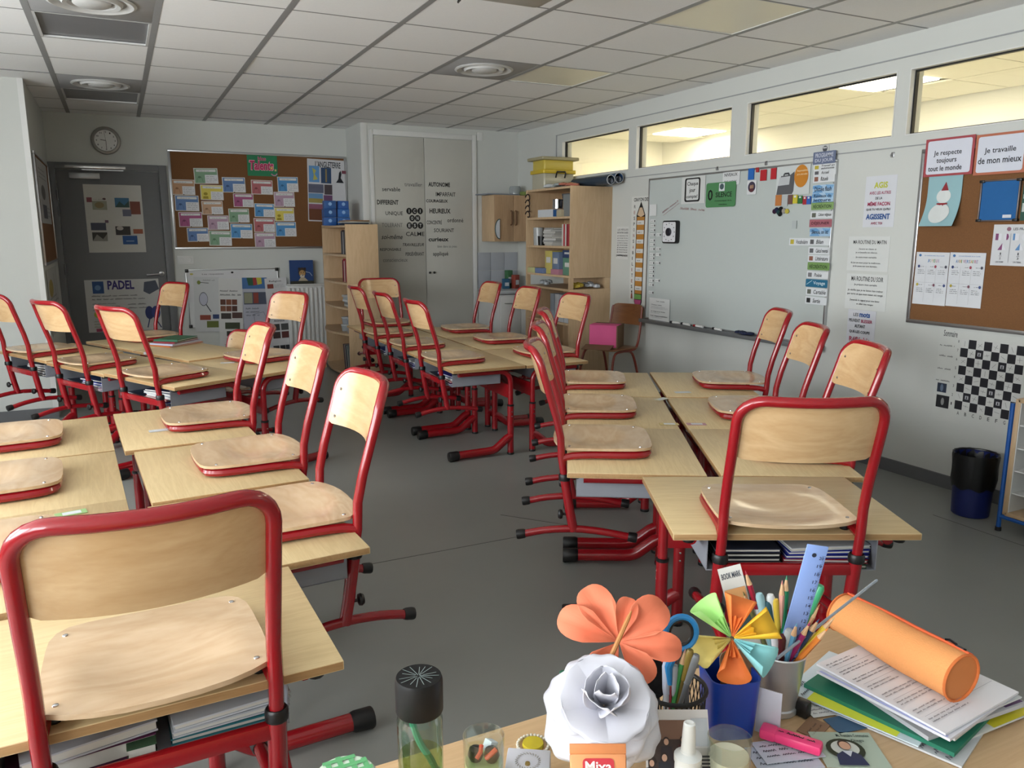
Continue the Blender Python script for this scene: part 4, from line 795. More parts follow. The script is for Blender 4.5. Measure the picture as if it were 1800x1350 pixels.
# markers and cloth on the pen tray
for k, (u, lab) in enumerate(((1188, 'white marker lying first from the left on the pen tray'), (1206, 'white marker lying second from the left on the pen tray'), (1229, 'white marker with red cap lying third on the pen tray'), (1262, 'white marker lying rightmost on the pen tray'))):
    y = at(u, 576, 0, XR - .05).y
    t = thing('whiteboard_marker', lab, 'marker', (XR - .058, y, .714), R(88 + 8 * random.uniform(-1, 1)), 'markers on the pen tray')
    MB().tube([(-.055, 0, 0), (.03, 0, 0)], .0095, 10).obj('barrel', PAPER, t); MB().tube([(.03, 0, 0), (.058, 0, 0)], .0098, 10).obj('cap', flat('a02028' if k == 2 else '202024'), t)
y = at(1310, 588, 0, XR - .05).y; m = MB()
for k in range(7): m.lathe([(.0005, 0), (.03, .005), (.026, .018), (.0005, .024)], 10, (random.uniform(-.012, .012), -.06 + .02 * k, random.uniform(0, .008)))
tag(m.obj('board_cloth', mat('navy_cloth', (24, 32, 62), .9, bump=.5)), 'crumpled navy wiping cloth on the pen tray', 'cloth').location = (XR - .055, y, .703)
# printed posters between board and cork
zq = lambda x, y, x2, y2: (1400 + x / 4.5, 220 + y / 4.5, 1400 + x2 / 4.5, 220 + y2 / 4.5)
sheet('poster', 'white poster reading AGIS AVEC LES AUTRES in coloured capitals', 'poster', 'R', zq(540, 400, 785, 806), 'cfd1d6', [('t', 'AGIS', .28, .12, .72, .24, 'b8bc38', .04), ('t', 'AVEC LES AUTRES', .15, .30, .84, .36, '9a2c50', .02), ('t', 'DE LA', .36, .41, .58, .46, '26282c', .02), ('t', 'MÊME FAÇON', .12, .49, .84, .60, 'a02850', .03), ('t', 'QUE TU VEUX QU\'ILS', .09, .63, .87, .68, '26282c', .02), ('t', 'AGISSENT', .10, .74, .87, .85, '1f4f90', .03), ('t', 'AVEC TOI', .28, .90, .64, .95, '9a2c50', .02)])
sheet('poster', 'white routine sheet headed MA ROUTINE DU MATIN', 'poster', 'R', zq(408, 880, 735, 1155), 'd0d2cf', [('t', 'MA ROUTINE DU MATIN', .12, .11, .92, .22, '28282a', .012), ('t', "J'entre en classe et", .27, .34, .70, .40, '4a4a4c', .012), ('t', "je m'installe en silence.", .20, .44, .73, .50, '4a4a4c', .012), ('t', 'Je sors mon cartable', .21, .58, .72, .64, '4a4a4c', .012), ('t', "Si j'ai un mot pour la maîtresse", .10, .74, .82, .80, '4a4a4c', .012), ('t', 'je le pose sur son bureau.', .16, .84, .75, .90, '4a4a4c', .012)])
sheet('poster', 'white routine sheet headed MA ROUTINE DU SOIR', 'poster', 'R', (1487, 482, 1559, 545), 'cfd1ce', [('t', 'MA ROUTINE DU SOIR', .12, .07, .90, .20, '28282a', .012), ('t', 'Je prépare mon cartable', .20, .27, .76, .34, '4a4a4c', .012), ('t', 'Je vérifie que je ne laisse rien traîner', .05, .43, .92, .50, '4a4a4c', .012), ('t', 'par terre et que mon casier est rangé', .05, .54, .92, .61, '4a4a4c', .012), ('t', "J'attends le signal pour me lever", .12, .71, .86, .78, '4a4a4c', .012), ('t', 'et aller me ranger', .30, .82, .72, .88, '4a4a4c', .012)], off=.001)
sheet('poster', 'white poster reading LES mots PEUVENT BLESSER, partly behind chairs', 'poster', 'R', (1488, 545, 1537, 640), 'cbccd2', [('t', 'LES', .20, .06, .38, .12, '202226', .02), ('t', 'mots', .42, .04, .80, .13, '1f4f90', .04), ('t', 'PEUVENT', .06, .17, .46, .23, '202226', .02), ('t', 'BLESSER', .50, .17, .90, .23, '9a2c50', .03), ('t', 'AUTANT', .28, .27, .66, .33, '202226', .02), ('t', 'QUE LES COUPS', .10, .38, .84, .44, '202226', .02), ('t', 'Réfléchis', .12, .50, .86, .59, 'a84860', .03), ('t', 'À tes paroles', .06, .64, .88, .71, '3a6a58', .02)], off=.001)
# right cork board
board('cork_board', 'brown cork board at the right edge with snowman painting and calendars', 'R', None, CORK, ab=(-3.105, -1.10, .922, 1.905))
zs = lambda x, y, x2, y2: (1590 + x / 3.971, 220 + y / 3.971, 1590 + x2 / 3.971, 220 + y2 / 3.971)
sheet('sign', 'red-bordered sign reading Je respecte toujours tout le monde', 'sign', 'C2', zs(150, 85, 490, 352), 'a04248', [('R', .05, .06, .95, .94, .012, 'd0d2dc', 'field'), ('t', 'Je respecte', .19, .32, .76, .49, '17181c', .012), ('t', 'toujours', .26, .52, .67, .69, '17181c', .012), ('t', 'tout le monde', .10, .72, .79, .86, '17181c', .012)], off=.006, th=.003)
sheet('sign', 'orange-bordered sign reading Je travaille de mon mieux', 'sign', 'C2', zs(500, 52, 860, 340), 'b0664a', [('R', .05, .06, .95, .94, .012, 'cdd0da', 'field'), ('t', 'Je travaille', .19, .34, .80, .51, '17181c', .012), ('t', 'de mon mieux', .08, .57, .92, .73, '17181c', .012)], off=.006, th=.003)
# curled snowman painting
t = thing('painting', 'curling pale blue painting of a snowman with a red hat', 'painting'); a0, a1, b0, b1 = rect('C2', zs(160, 345, 395, 705)); place(t, 'C2', (a0 + a1) / 2, (b0 + b1) / 2, .003)
w_, h_ = a1 - a0, b1 - b0; curl = lambda y: .055 * max(0, (.15 - y / h_) / .65) ** 2; m = MB(); n = 12
for k in range(n + 1):
    y = h_ / 2 - h_ * k / n
    for x in (-w_ / 2, w_ / 2): m.v += [(x, y, curl(y)), (x, y, curl(y) + .0012)]
for k in range(n):
    q = 4 * k
    for f in ((q + 1, q + 3, q + 7, q + 5), (q, q + 4, q + 6, q + 2), (q, q + 1, q + 5, q + 4), (q + 2, q + 6, q + 7, q + 3)): m.f.append(f); m.m.append(0)
m.obj('sheet', flat('8fb4ba'), t)
def curled(poly, col, nm, dz):
    m = MB(); m.add([(x * w_, y * h_, curl(y * h_) + .0016 + dz) for x, y in poly], [tuple(range(len(poly)))]); m.obj(nm, flat(col), t, smooth=False)
curled(ell(-.02, -.25, .30, .19, 28), 'd0d4d2', 'snow_body', 0.0035); curled(ell(.0, .08, .21, .135, 28), 'd2d6d4', 'snow_head', .001); curled([(-.09, .19), (.13, .19), (.04, .36)], '8a1f28', 'hat', .0015)
curled([(-.16, -.05), (.16, -.05), (.16, -.075), (.04, -.09), (.08, -.16), (.02, -.17), (-.01, -.10), (-.16, -.075)], '8a1f28', 'scarf', .0045)
for x, y in ((-.05, .10), (.05, .10), (0, .045)): curled(ell(x, y, .014, .010, 8), '202428', 'eye', .002)
o, w_, h_ = board('pin_board', 'blue fabric pin board with black corners hung on the cork board', 'C2', None, mat('blue_felt', (30, 92, 150), .85, var=.05, scale=60, bump=.2), fw=.008, th=.01, ab=tuple(rect('C2', zs(530, 380, 808, 672))), fm=mat('thin_frame', (110, 100, 96), .4, .5))
for sx in (-1, 1):
    for sy in (-1, 1): MB().box((sx * (w_ / 2 - .008), sy * (h_ / 2 - .006), .008), (.026, .014, .02)).obj('corner', BLACK, o, bevel=.002)
MB().box((w_ * .25, -h_ * .38, .0115), (.045, .016, .002)).obj('label_slip', flat('c8ccd4'), o, smooth=False)
sheet('poster', 'dark green chart partly cut off by the right photo edge', 'poster', 'C2', zs(822, 355, 990, 665), '1f4a3a', [('r', .05, .4, .5, .5, 'a8b0ac'), ('r', .05, .6, .6, .8, 'b4bab6')])
def fr_shape(cx, col, n): return [('r', cx - .13, .22, cx - .02, .38, 'd4d4d8', 'square'), ('r', cx - .13, .22, cx - .13 + .11 / n, .38, col, 'shaded_part'), ('e', cx + .07, .30, .045, .08, 'd0d0d6', 'circle'), ('p', [(cx + .07, .22), (cx + .10, .235), (cx + .115, .30), (cx + .10, .365), (cx + .07, .38)], col, 'shaded_part'), ('p', [(cx - .07, .62), (cx + .01, .45), (cx + .08, .62)], 'd4d4d8', 'triangle'), ('p', [(cx - .07, .62), (cx + .01, .45), (cx + .01, .62)], col, 'shaded_part'), ('t', '1', cx - .015, .68, cx + .005, .74, '3a3a40'), ('l', [(cx - .03, .765), (cx + .02, .765)], .002, '3a3a40'), ('t', str(n), cx - .02, .79, cx + .01, .85, '3a3a40'), ('t', 'UN DEMI' if n == 2 else 'UN TIERS', cx - .08, .89, cx + .06, .93, '6a6a70')]
sheet('poster', 'white chart headed LES FRACTIONS with purple and blue shapes', 'poster', 'C2', zs(612, 692, 1010, 985), 'c9cacc', [('e', .28, .11, .04, .05, '8a6070', 'figure'), ('t', 'LES FRACTIONS', .36, .08, .80, .14, '24242a', .02)] + fr_shape(.18, '7a3c68', 2) + fr_shape(.50, '5a86b4', 3) + fr_shape(.82, '6a9a60', 2) + [('l', [(.33, .22), (.33, .92)], .0015, '8a8a90'), ('l', [(.66, .22), (.66, .92)], .0015, '8a8a90')])
for lab, px, word in (('white birthday calendar sheet headed JOYEUX on the cork board', (70, 887, 300, 1255), 'JOYEUX'), ('white birthday calendar sheet headed ANNIVERSAIRE on the cork board', (303, 890, 552, 1272), 'ANNIVERSAIRE')):
    its = [('t', 'LES ANNIVERSAIRES DE LA CLASSE', .25, .055, .85, .075, '4a78b0'), ('e', .12, .06, .04, .025, '3a6aa0', 'logo')]; n = len(word); W = .62 / n if n > 6 else .06; x = .18 if n > 6 else .36; CL4 = ('4a78b0', '8a8a90', 'c89a38', '6a9a60', 'b06a80', '9a8aa8')
    for k, ch in enumerate(word): its.append(('t', ch, x + W * k * 1.02, .13, x + W * k * 1.02 + W * (.35 if ch == 'I' else .85), .19, CL4[k % 6], .02))
    for q in range(3):
        for b in range(2):
            X, Y = .07 + .31 * q, .27 + .35 * b
            its += [('e', X + (.04 if q < 1 else .24), Y, .035, .028, ('2c3c70', 'a04858', '4c4c58', 'b0a038', '7a4a58', '3a4a7a')[q + 3 * b], 'icon'), ('h', X + .08, Y - .015, X + .22, Y + .015, 1, '303238'), ('h', X + .02, Y + .05, X + .24, Y + .15, 3, '505258')]
    for q in (1, 2): its.append(('l', [(.03 + .31 * q, .26), (.03 + .31 * q, .95)], .0008, '9a9a9e'))
    its.append(('l', [(.03, .575), (.97, .575)], .0008, '9a9a9e'))
    sheet('calendar_sheet', lab, 'calendar', 'C2', zs(*px), 'cdcfd2', its, group='birthday calendar sheets')
# chess poster
zh = lambda x, y: wp('R', 1630 + x / 6.753, 560 + y / 6.753)
A0 = zh(480, 250); 
t = thing('chess_poster', 'large white poster with a hand-drawn chess board and captions', 'poster'); y_l = wp('R', 1646, 650)[0]; zt_, zb_ = .905, .385
a0, a1 = y_l, y_l + .86; w_, h_ = a1 - a0, zt_ - zb_; place(t, 'R', (a0 + a1) / 2, (zt_ + zb_) / 2, .002)
MB().box((0, 0, .0006), (w_, h_, .0012)).obj('sheet', flat('c9cbc6'), t, smooth=False)
ga0 = zh(400, 400)[0]; gz1 = zh(530, 255)[1]; cell = (zh(1035, 600)[0] - zh(400, 400)[0]) / 6.9; ch_ = (gz1 - zh(360, 1075)[1]) / 8
loc = lambda a, z: (a - (a0 + a1) / 2, z - (zt_ + zb_) / 2)
sq = {}
for i in range(8):
    for j in range(8):
        x, y = loc(ga0 - cell * .05 + cell * i, gz1 - ch_ * (j + 1) + .004 * 0); dark = (i + j) % 2 == 1
        m = MB(); m.add([(x, y, .0016), (x + cell, y, .0016), (x + cell, y + ch_, .0016), (x, y + ch_, .0016)], [(0, 1, 2, 3)]); m.obj('chess_square', flat('14141c' if dark else 'cccdca'), t, smooth=False)
        if not dark and (i * 3 + j) % 4 != 1:
            m = MB(); an = random.uniform(0, 3.1); cx, cy = x + cell / 2, y + ch_ / 2; r_ = cell * .33
            ribbon(m, [(cx - r_ * math.cos(an), cy - r_ * math.sin(an)), (cx + r_ * math.cos(an), cy + r_ * math.sin(an))], .0016, .002)
            if (i + j) % 3: ribbon(m, [(cx - r_ * math.sin(an), cy + r_ * .6 * math.cos(an)), (cx + r_ * math.sin(an), cy - r_ * .6 * math.cos(an))], .0014, .002)
            m.obj('arrow_drawing', flat('5a5a58'), t, smooth=False)
        elif dark and (i, j) in ((2, 1), (5, 2), (4, 5), (1, 6), (5, 6)):
            m = MB(); q = cell * .22; cx, cy = x + cell / 2, y + ch_ / 2; m.add([(cx - q, cy - q, .002), (cx + q, cy - q, .002), (cx + q, cy + q, .002), (cx - q, cy + q, .002)], [(0, 1, 2, 3)]); m.obj('piece_picture', flat('b8b8bc'), t, smooth=False)
            m = MB(); m.add([(cx - q * .6, cy - q * .8, .0024), (cx + q * .6, cy - q * .8, .0024), (cx + q * .25, cy + q * .1, .0024), (cx + q * .4, cy + q * .7, .0024), (cx - q * .4, cy + q * .7, .0024), (cx - q * .25, cy + q * .1, .0024)], [tuple(range(6))]); m.obj('piece', flat('2a2a30'), t, smooth=False)
def wtext(s, x0, y0, x1, y1, col='26262a', b=.01):
    (xa, za), (xb, zb2) = loc(*zh(x0, y1)), loc(*zh(x1, y0)); vs, fs = textmesh(s, b)
    MB().add([(xa + (xb - xa) * x, za + (zb2 - za) * y, .0018) for x, y in vs], fs).obj('lettering', flat(col), t, smooth=False)
wtext('Sommaire', 200, 150, 370, 205); 
for k, q in enumerate('87654321'): wtext(q, 372 - 13 * k, 255 + 105 * k, 388 - 13 * k, 285 + 105 * k)
for k, q in enumerate('ABCDEFGH'):
    x, y = loc(ga0 + cell * (k + .38), gz1 - ch_ * 8 - .03); vs, fs = textmesh(q, .01); MB().add([(x + .012 * p, y + .02 * r_, .0018) for p, r_ in vs], fs).obj('lettering', flat('26262a'), t, smooth=False)
m = MB()
for k, (xa, xb, y) in enumerate(((155, 330, 318), (145, 310, 440), (125, 285, 590), (108, 285, 728))):
    p, q = loc(*zh(xa, y)), loc(*zh(xb, y + 12)); scribble(m, p[0], q[0], p[1], .013, .002, .0018)
m.obj('handwriting', flat('26262a'), t, smooth=False)
for xa, ya, xb, yb, col in ((118, 775, 238, 872, '1f2c40'), (102, 925, 268, 1050, '17181c')):
    p, q = loc(*zh(xa, yb - 10)), loc(*zh(xb, ya)); m = MB(); m.add([(p[0], p[1], .0018), (q[0], p[1], .0018), (q[0], q[1], .0018), (p[0], q[1], .0018)], [(0, 1, 2, 3)]); m.obj('photograph', flat(col), t, smooth=False)
    m = MB(); cx, cy = (p[0] + q[0]) / 2, (p[1] + q[1]) / 2; m.add([(cx + dx, cy + dy, .0022) for dx, dy in ell(0, 0, .010, .022, 10)], [tuple(range(10))]); m.obj('figure', flat('5c6c80' if col[0] == '1' and col[1] == 'f' else '8a8a88'), t, smooth=False)

sheet('paper_tag', 'tiny drawn owl tag clipped above the programme heading', 'tag', 'R', (1445, 254, 1458, 269), 'c4c6c4', [('e', .5, .5, .32, .36, '4a4c4e', 'owl'), ('e', .38, .38, .1, .1, 'd0d0d0', 'eye'), ('e', .62, .38, .1, .1, 'd0d0d0', 'eye')], off=.004)
# ------------------------------------------------------------------ furniture
def book(name, label, cat, loc, dims, rz, col, group=None, tilt=None, page='cfcdc4'):
    """lying or standing booklet: dims = (width, depth, thickness), cover wraps pages"""
    a, b, c = dims; t = thing(name, label, cat, loc, rz, group)
    if tilt: t.rotation_euler = (tilt[0], tilt[1], rz)
    m = MB(); e = min(.0035, c * .24); m.box((0, 0, e / 2), (a, b, e)); m.box((0, 0, c - e / 2), (a, b, e)); m.box((-a / 2 + e / 2, 0, c / 2), (e, b, c - 2 * e))
    m.obj('cover', flat(col, .45), t, smooth=False)
    MB().box((.001, 0, c / 2), (a - .005, b - .005, c - 2.4 * e)).obj('pages', flat(page), t, smooth=False); return t
def simple(m, name, label, cat, mt, loc=(0, 0, 0), rz=0, group=None, **k):
    o = m.obj(name, mt, **k); o.location = loc; o.rotation_euler = (0, 0, rz); return tag(o, label, cat, group)
# ---- bookcase beside the radiator: open towards -x, rounded shelves
BX0, BX1, BY0, BY1 = 2.0, 2.325, 7.70, 8.70
t = thing('bookcase', 'tall pale wooden bookcase with open curved shelves left of the closet', 'bookcase', (BX0, BY0, 0)); W, D = BX1 - BX0, BY1 - BY0
MB().bx(.0, W, 0, .02, .95, 1.53).obj('side_panel', OAK, t, bevel=.001); MB().bx(.0, W, 0, .02, 0, .948).obj('side_panel', OAK, t, bevel=.001)
MB().bx(.0, W, D - .02, D, 0, 1.53).obj('side_panel', OAK, t, bevel=.001); MB().bx(W - .012, W, .02, D - .02, 0, 1.53).obj('back_panel', OAK, t, smooth=False)
for z, bul in ((1.51, 0.02), (1.225, .02), (.95, .05), (.70, .06), (.44, .10), (.03, .06)):
    poly = [(W - .012, .021), (W - .012, D - .021), (.0, D - .021)] + [(-bul * math.sin(math.pi * k / 10), D - .021 - (D - .042) * k / 10) for k in range(1, 10)] + [(0, .021)]
    MB().prism(poly[::-1], z - .01, z + .01).obj('shelf', OAK, t)
MB().lathe([(.022, 0), (.022, .003)], 16, (.2, -.001, .25), Matrix.Rotation(R(90), 3, 'X')).obj('grommet', BLACK, t)
cols = ['2c3038', '8a8c90', '3a3f4c', '6c6258', '22262e', 'a0a2a4', '4a3c3a', '30404c']
for k in range(8): book('book', '%s spine book on the top shelf of the bookcase, number %s from the near side' % (('dark', 'grey')[k % 2], ('one', 'two', 'three', 'four', 'five', 'six', 'seven', 'eight')[k]), 'book', (BX0 + .13, BY0 + .06 + .035 * k, 1.236), (.20, .24 - .01 * (k % 3), .022), 0, cols[k], 'books on the top bookcase shelf', (R(90), 0))
cols = ['a03038', '8a2c34', 'b0a8a0', 'a83840', '7a2830', 'c0b8b0', '983038', '5a2c30']
for k in range(8): book('book', 'red or cream spine book on the second bookcase shelf, number %s from the near side' % ('one', 'two', 'three', 'four', 'five', 'six', 'seven', 'eight')[k], 'book', (BX0 + .13, BY0 + .06 + .033 * k, .961), (.20, .23 - .012 * (k % 3), .020), 0, cols[k], 'books on the second bookcase shelf', (R(90), 0))
for o in bpy.data.objects:
    if o.name.startswith('book') and o.get('group', '').endswith('bookcase shelf'):
        h = max(c.data.vertices[i].co.y for c in o.children for i in range(len(c.data.vertices))); o.location.z += h
n = 0
for k in range(5):
    n += 1; simple(MB().box((0, 0, .012), (.18, .20, .022)), 'paper_pile', 'flat pile of papers on the third bookcase shelf, %s from the bottom' % ('lowest', 'second', 'third', 'fourth', 'topmost')[k], 'papers', flat(('b8bab8', '8c9090', 'c4c6c8', '9aa0a4', 'b0b0ac')[k]), (BX0 + .12 + .01 * (k % 2), BY0 + .18, .711 + .024 * k), R(6 * k), 'papers on the bookcase', bevel=.001)
TUB = mat('clear_tub', (150, 156, 160), .3)
for k, (dx, dy, z) in enumerate(((.06, .12, 0), (.17, .14, 0), (.05, .30, 0), (.16, .32, 0), (.08, .14, .075), (.06, .31, .075), (.15, .22, .15))):
    tb = thing('storage_tub', 'small grey plastic tub on the lower bookcase shelf, %s' % ('front left', 'front right', 'second row left', 'second row right', 'stacked front', 'stacked behind', 'topmost')[k], 'tub', (BX0 + dx, BY0 + dy, .451 + z), 0, 'tubs on the bookcase')
    MB().lathe([(.045, 0), (.052, .055), (.0545, .058)], 14).obj('body', TUB, tb); MB().lathe([(.056, .058), (.057, .066), (.050, .071)], 14).obj('lid', flat('c4c8ca', .4), tb)
for k in range(9): book('magazine', 'magazine leaning on the bottom bookcase shelf, number %s from the near side' % ('one', 'two', 'three', 'four', 'five', 'six', 'seven', 'eight', 'nine')[k], 'magazine', (BX0 + .12, BY0 + .07 + .03 * k, .18), (.21, .27, .012), 0, ('3c3c40', '8a8c8e', '2a4a3c', 'b0b0ac', '50545c', '2c2e34', '9c9a94', '6a3c34', '40484c')[k], 'magazines on the bottom shelf', (R(78), 0))
# top of the bookcase: folders and blue card boxes
for k, (col, sx, sy, rz) in enumerate((('1f2a3c', .26, .36, 4), ('26303c', .24, .34, -6), ('b8b6ac', .22, .30, 10), ('8a6848', .24, .32, -2))): simple(MB().box((0, 0, .006), (sx, sy, .012)), 'folder', '%s folder in the stack on top of the bookcase' % ('navy, lowest', 'dark blue', 'white', 'brown, topmost')[k], 'folder', flat(col, .4), (BX0 + .17, BY0 + .30, 1.521 + .013 * k), R(rz), 'folders on the bookcase', bevel=.001)
for k, (x, y, z, s) in enumerate(((.0, .55, 0, .13), (.14, .55, 0, .13), (0, .55, .085, .125), (0.005, .55, .168, .12), (.14, .55, .085, .12), (.14, .555, .168, .11))):
    tb = thing('card_box', 'blue card box on top of the bookcase, %s' % ('lower left', 'lower right', 'second left', 'top left', 'second right', 'top right')[k], 'box', (BX0 - .02 + x, BY0 + y, 1.521 + z), R(3 * (k % 3) - 3), 'blue card boxes')
    MB().box((0, 0, .0415), (s, .10, .082)).obj('body', flat(('2a5a9c', '2f64a8', '24508c', '2a5894', '2f66ac', '2858a0')[k], .35), tb, bevel=.002); MB().lathe([(.018, 0), (.018, .001)], 14, (0, -.0505, .05), Matrix.Rotation(R(90), 3, 'X')).obj('emblem', flat('8ab0dc'), tb)
# ---- tall cabinet against the right wall
CX0, CX1, CY0, CY1 = 3.705, XR, 6.28, 7.165
t = thing('shelf_cabinet', 'tall pale wooden cabinet with open shelves in the far right corner', 'cabinet', (CX0, CY0, 0)); W, D = CX1 - CX0, CY1 - CY0
MB().bx(0, W, 0, .02, 1.035, 1.865).obj('side_panel', OAK, t, bevel=.001); MB().bx(0, W, D - .02, D, 1.035, 1.865).obj('side_panel', OAK, t, bevel=.001)
MB().bx(0, W, 0, .02, 0, .93).obj('side_panel', OAK, t, bevel=.001); MB().bx(0, W, D - .02, D, 0, .93).obj('side_panel', OAK, t, bevel=.001)
for a, b in ((0, .04), (W - .06, W - .005)): MB().bx(a, b, .002, .03, .931, 1.034).obj('riser', OAK, t, smooth=False)
MB().bx(0, .04, D - .03, D - .002, .931, 1.034).obj('riser', OAK, t, smooth=False)
MB().bx(W - .012, W - .001, .02, D - .02, 0, 1.865).obj('back_panel', OAK, t, smooth=False)
for z in (1.855, 1.585, 1.315, 1.045, .92, .60, .05): MB().bx(.005, W - .012, .021, D - .021, z - .01, z + .01).obj('shelf', OAK, t, smooth=False)
K = lambda dy, z, dx=.10: (CX0 + dx, CY0 + dy, z)
def tin(r, h, lab, cat, mt, loc, cap=None):
    q = thing('tin', lab, cat, loc); MB().lathe([(r, 0), (r, h)], 18).obj('body', mt, q); MB().lathe([(r + .002, h), (r + .002, h + .006), (r - .004, h + .007)], 18).obj('rim', cap or mt, q); return q
tin(.05, .08, 'shiny steel tin on the top cabinet shelf', 'tin', CHROME, K(.42, 1.675))
book('box_set', 'flat white and blue packet lying on the top cabinet shelf', 'packet', K(.50, 1.596, .06), (.10, .30, .07), 0, 'c8ccd0', None, page='3a6aa8')
simple(MB().prism(rrect(-.06, .06, -.09, .09, .01), 0, .20), 'jar', 'clear glass jar with dark contents at the near end of top shelf', 'jar', mat('jar_smoke', (120, 124, 124), .15), K(.11, 1.596, .09), 0, bevel=.004)
for k in range(5): simple(MB().box((0, 0, .012), (.20, .26, .022)), 'folder', 'dark folder in the stack on the top cabinet shelf, %s' % ('lowest', 'second', 'middle', 'fourth', 'topmost')[k], 'folder', flat(('26282c', '3a3c44', '1f2228', '30343c', '484a50')[k]), K(.30, 1.70 + .023 * k, .26), R(4 * k - 8), 'dark folders on the cabinet', bevel=.001)
simple(MB().box((0, 0, .052), (.14, .20, .104)), 'storage_box', 'dark storage box under the folders on the top shelf', 'box', flat('35363c'), K(.30, 1.596, .29), 0, bevel=.003)
m = MB()
for k in range(4): m.tube([(0.02 * math.sin(a / 3), .03 * math.cos(a), .03 * math.sin(a) + .055 * k + .03) for a in [x * .7 for x in range(10)]], .006, 6)
simple(m, 'chain_garland', 'dark paper chain hanging at the far end of the cabinet top shelf', 'garland', flat('2a1c1c'), K(.85, 1.60, -.01))
simple(MB().box((0, 0, .03), (.10, .09, .06)), 'storage_box', 'small beige box beside the packet on the top shelf', 'box', flat('b0a488'), K(.22, 1.596, .05), 0, bevel=.002)
for k in range(10): book('book', 'pale workbook in the pile on the middle cabinet shelf, number %s from the bottom' % ('one', 'two', 'three', 'four', 'five', 'six', 'seven', 'eight', 'nine', 'ten')[k], 'book', K(.46 + .01 * (k % 3), 1.326 + .017 * k, .13), (.20, .20, .016), R(5 * (k % 4) - 8), ('b8b6b0', 'c2c0ba', '9a9a98', 'c8c6c2', 'b0aca4', 'c4c2be', 'a8a6a0', 'bcbab4', 'c6c4c0', '9c9a96')[k], 'workbooks piled on the cabinet')
for k in range(6): book('book', 'book standing at the near end of the middle shelf, number %s from the near side' % ('one', 'two', 'three', 'four', 'five', 'six')[k], 'book', K(.06 + .028 * k, 1.326 + .10, .12), (.19, .20, .022), 0, ('9a2c34', 'a83c42', '8a2830', 'c8c4bc', 'b83c44', 'd0ccc4')[k], 'standing books on the cabinet', (R(90), 0))
simple(MB().lathe([(.05, 0), (.055, .17), (.05, .175), (.046, .01), (.0005, .01)], 14), 'pen_jar', 'tall clear jar at the far end of the middle cabinet shelf', 'jar', mat('jar_clear', (170, 172, 170), .15), K(.78, 1.326, .09))
simple(MB().lathe([(.035, 0), (.04, .09), (.036, .09), (.034, .01), (.0005, .01)], 14), 'pen_jar', 'short black jar on the middle cabinet shelf', 'jar', BLACK, K(.66, 1.326, .06))
for k, (dy, z, sy, sz, col, lab) in enumerate(((.50, 1.056, .14, .22, 'c0b060', 'yellow file box standing on the lower cabinet shelf'), (.36, 1.056, .13, .21, '687890', 'slate blue file box standing on the lower cabinet shelf'), (.12, 1.056, .20, .16, '5f8a74', 'green file box at the near end of the lower shelf'), (.13, 1.217, .20, .07, '33446a', 'navy file box lying on the green one'))):
    q = thing('file_box', lab, 'file box', K(dy, z, .16), 0, 'coloured file boxes'); MB().box((0, 0, sz / 2), (.22, sy, sz)).obj('body', flat(col), q, bevel=.002); MB().box((-.111, 0, sz * .6), (.002, sy * .6, sz * .25)).obj('label_plate', flat('c8c8c4'), q, smooth=False)
for k, (dy, col, lab) in enumerate(((.78, 'b8b884', 'pale yellow paper stack on the lower shelf front'), (.62, '6a7aa0', 'blue paper stack on the lower shelf front'), (.30, 'b07888', 'pink paper stack on the lower shelf front'))): simple(MB().box((0, 0, .025), (.10, .15, .05)), 'paper_stack', lab, 'paper', flat(col), K(dy, 1.056, .055), 0, 'coloured paper stacks', bevel=.002)
for k, (dx, dy, col, lab) in enumerate(((.10, .62, '9aa0a4', 'crumpled clear plastic bag under the upper cabinet'), (.12, .08, 'c0a838', 'yellow cloth stuffed under the upper cabinet'), (.28, .10, 'a8acb0', 'white plastic bag under the upper cabinet'))):
    m = MB()
    for q in range(6): m.lathe([(.0005, 0), (.035, .01), (.03, .035), (.0005, .045)], 9, (random.uniform(-.04, .04), random.uniform(-.08, .08) * (1 if k != 1 else .4), random.uniform(0, .02)))
    simple(m, 'plastic_bag', lab, 'bag', mat('bag_%d' % k, col, .3), K(dy, .931, dx))
for k in range(4): simple(MB().box((0, 0, .13), (.22, .07, .26)), 'binder', 'white binder standing low in the cabinet, %s from the near side' % ('first', 'second', 'third', 'fourth')[k], 'binder', flat(('c4c8cc', 'b8bcc0', 'c8cacc', '9aa2ac')[k]), K(.10 + .09 * k, .611, .13), 0, 'white binders in the cabinet', bevel=.003)
# on top: yellow crates, bags, rolled posters
q = thing('storage_crate', 'clear plastic crate with yellow lid and black handle on the cabinet', 'crate', (3.93, 7.02, 1.866)); CRT = mat('crate_clear', (176, 172, 152), .25)
MB().prism(rrect(-.17, .17, -.13, .13, .02), 0, .15).obj('body', CRT, q, bevel=.004); MB().prism(rrect(-.185, .185, -.145, .145, .02), .15, .185).obj('lid', flat('c8ac28', .35), q, bevel=.004)
MB().tube([(-.05, -.147, .11), (-.05, -.165, .15), (-.045, -.165, .165), (.045, -.165, .165), (.05, -.165, .15), (.05, -.147, .11)], .008, 8).obj('handle', BLACK, q)
q = thing('storage_crate', 'yellow plastic crate with beige lid stacked on the clear crate', 'crate', (3.93, 7.02, 2.052))
MB().prism(rrect(-.165, .165, -.125, .125, .02), 0, .09).obj('body', flat('c4b04a', .35), q, bevel=.004); MB().prism(rrect(-.21, .21, -.165, .165, .02), .09, .12).obj('lid', flat('a09878', .5), q, bevel=.008)
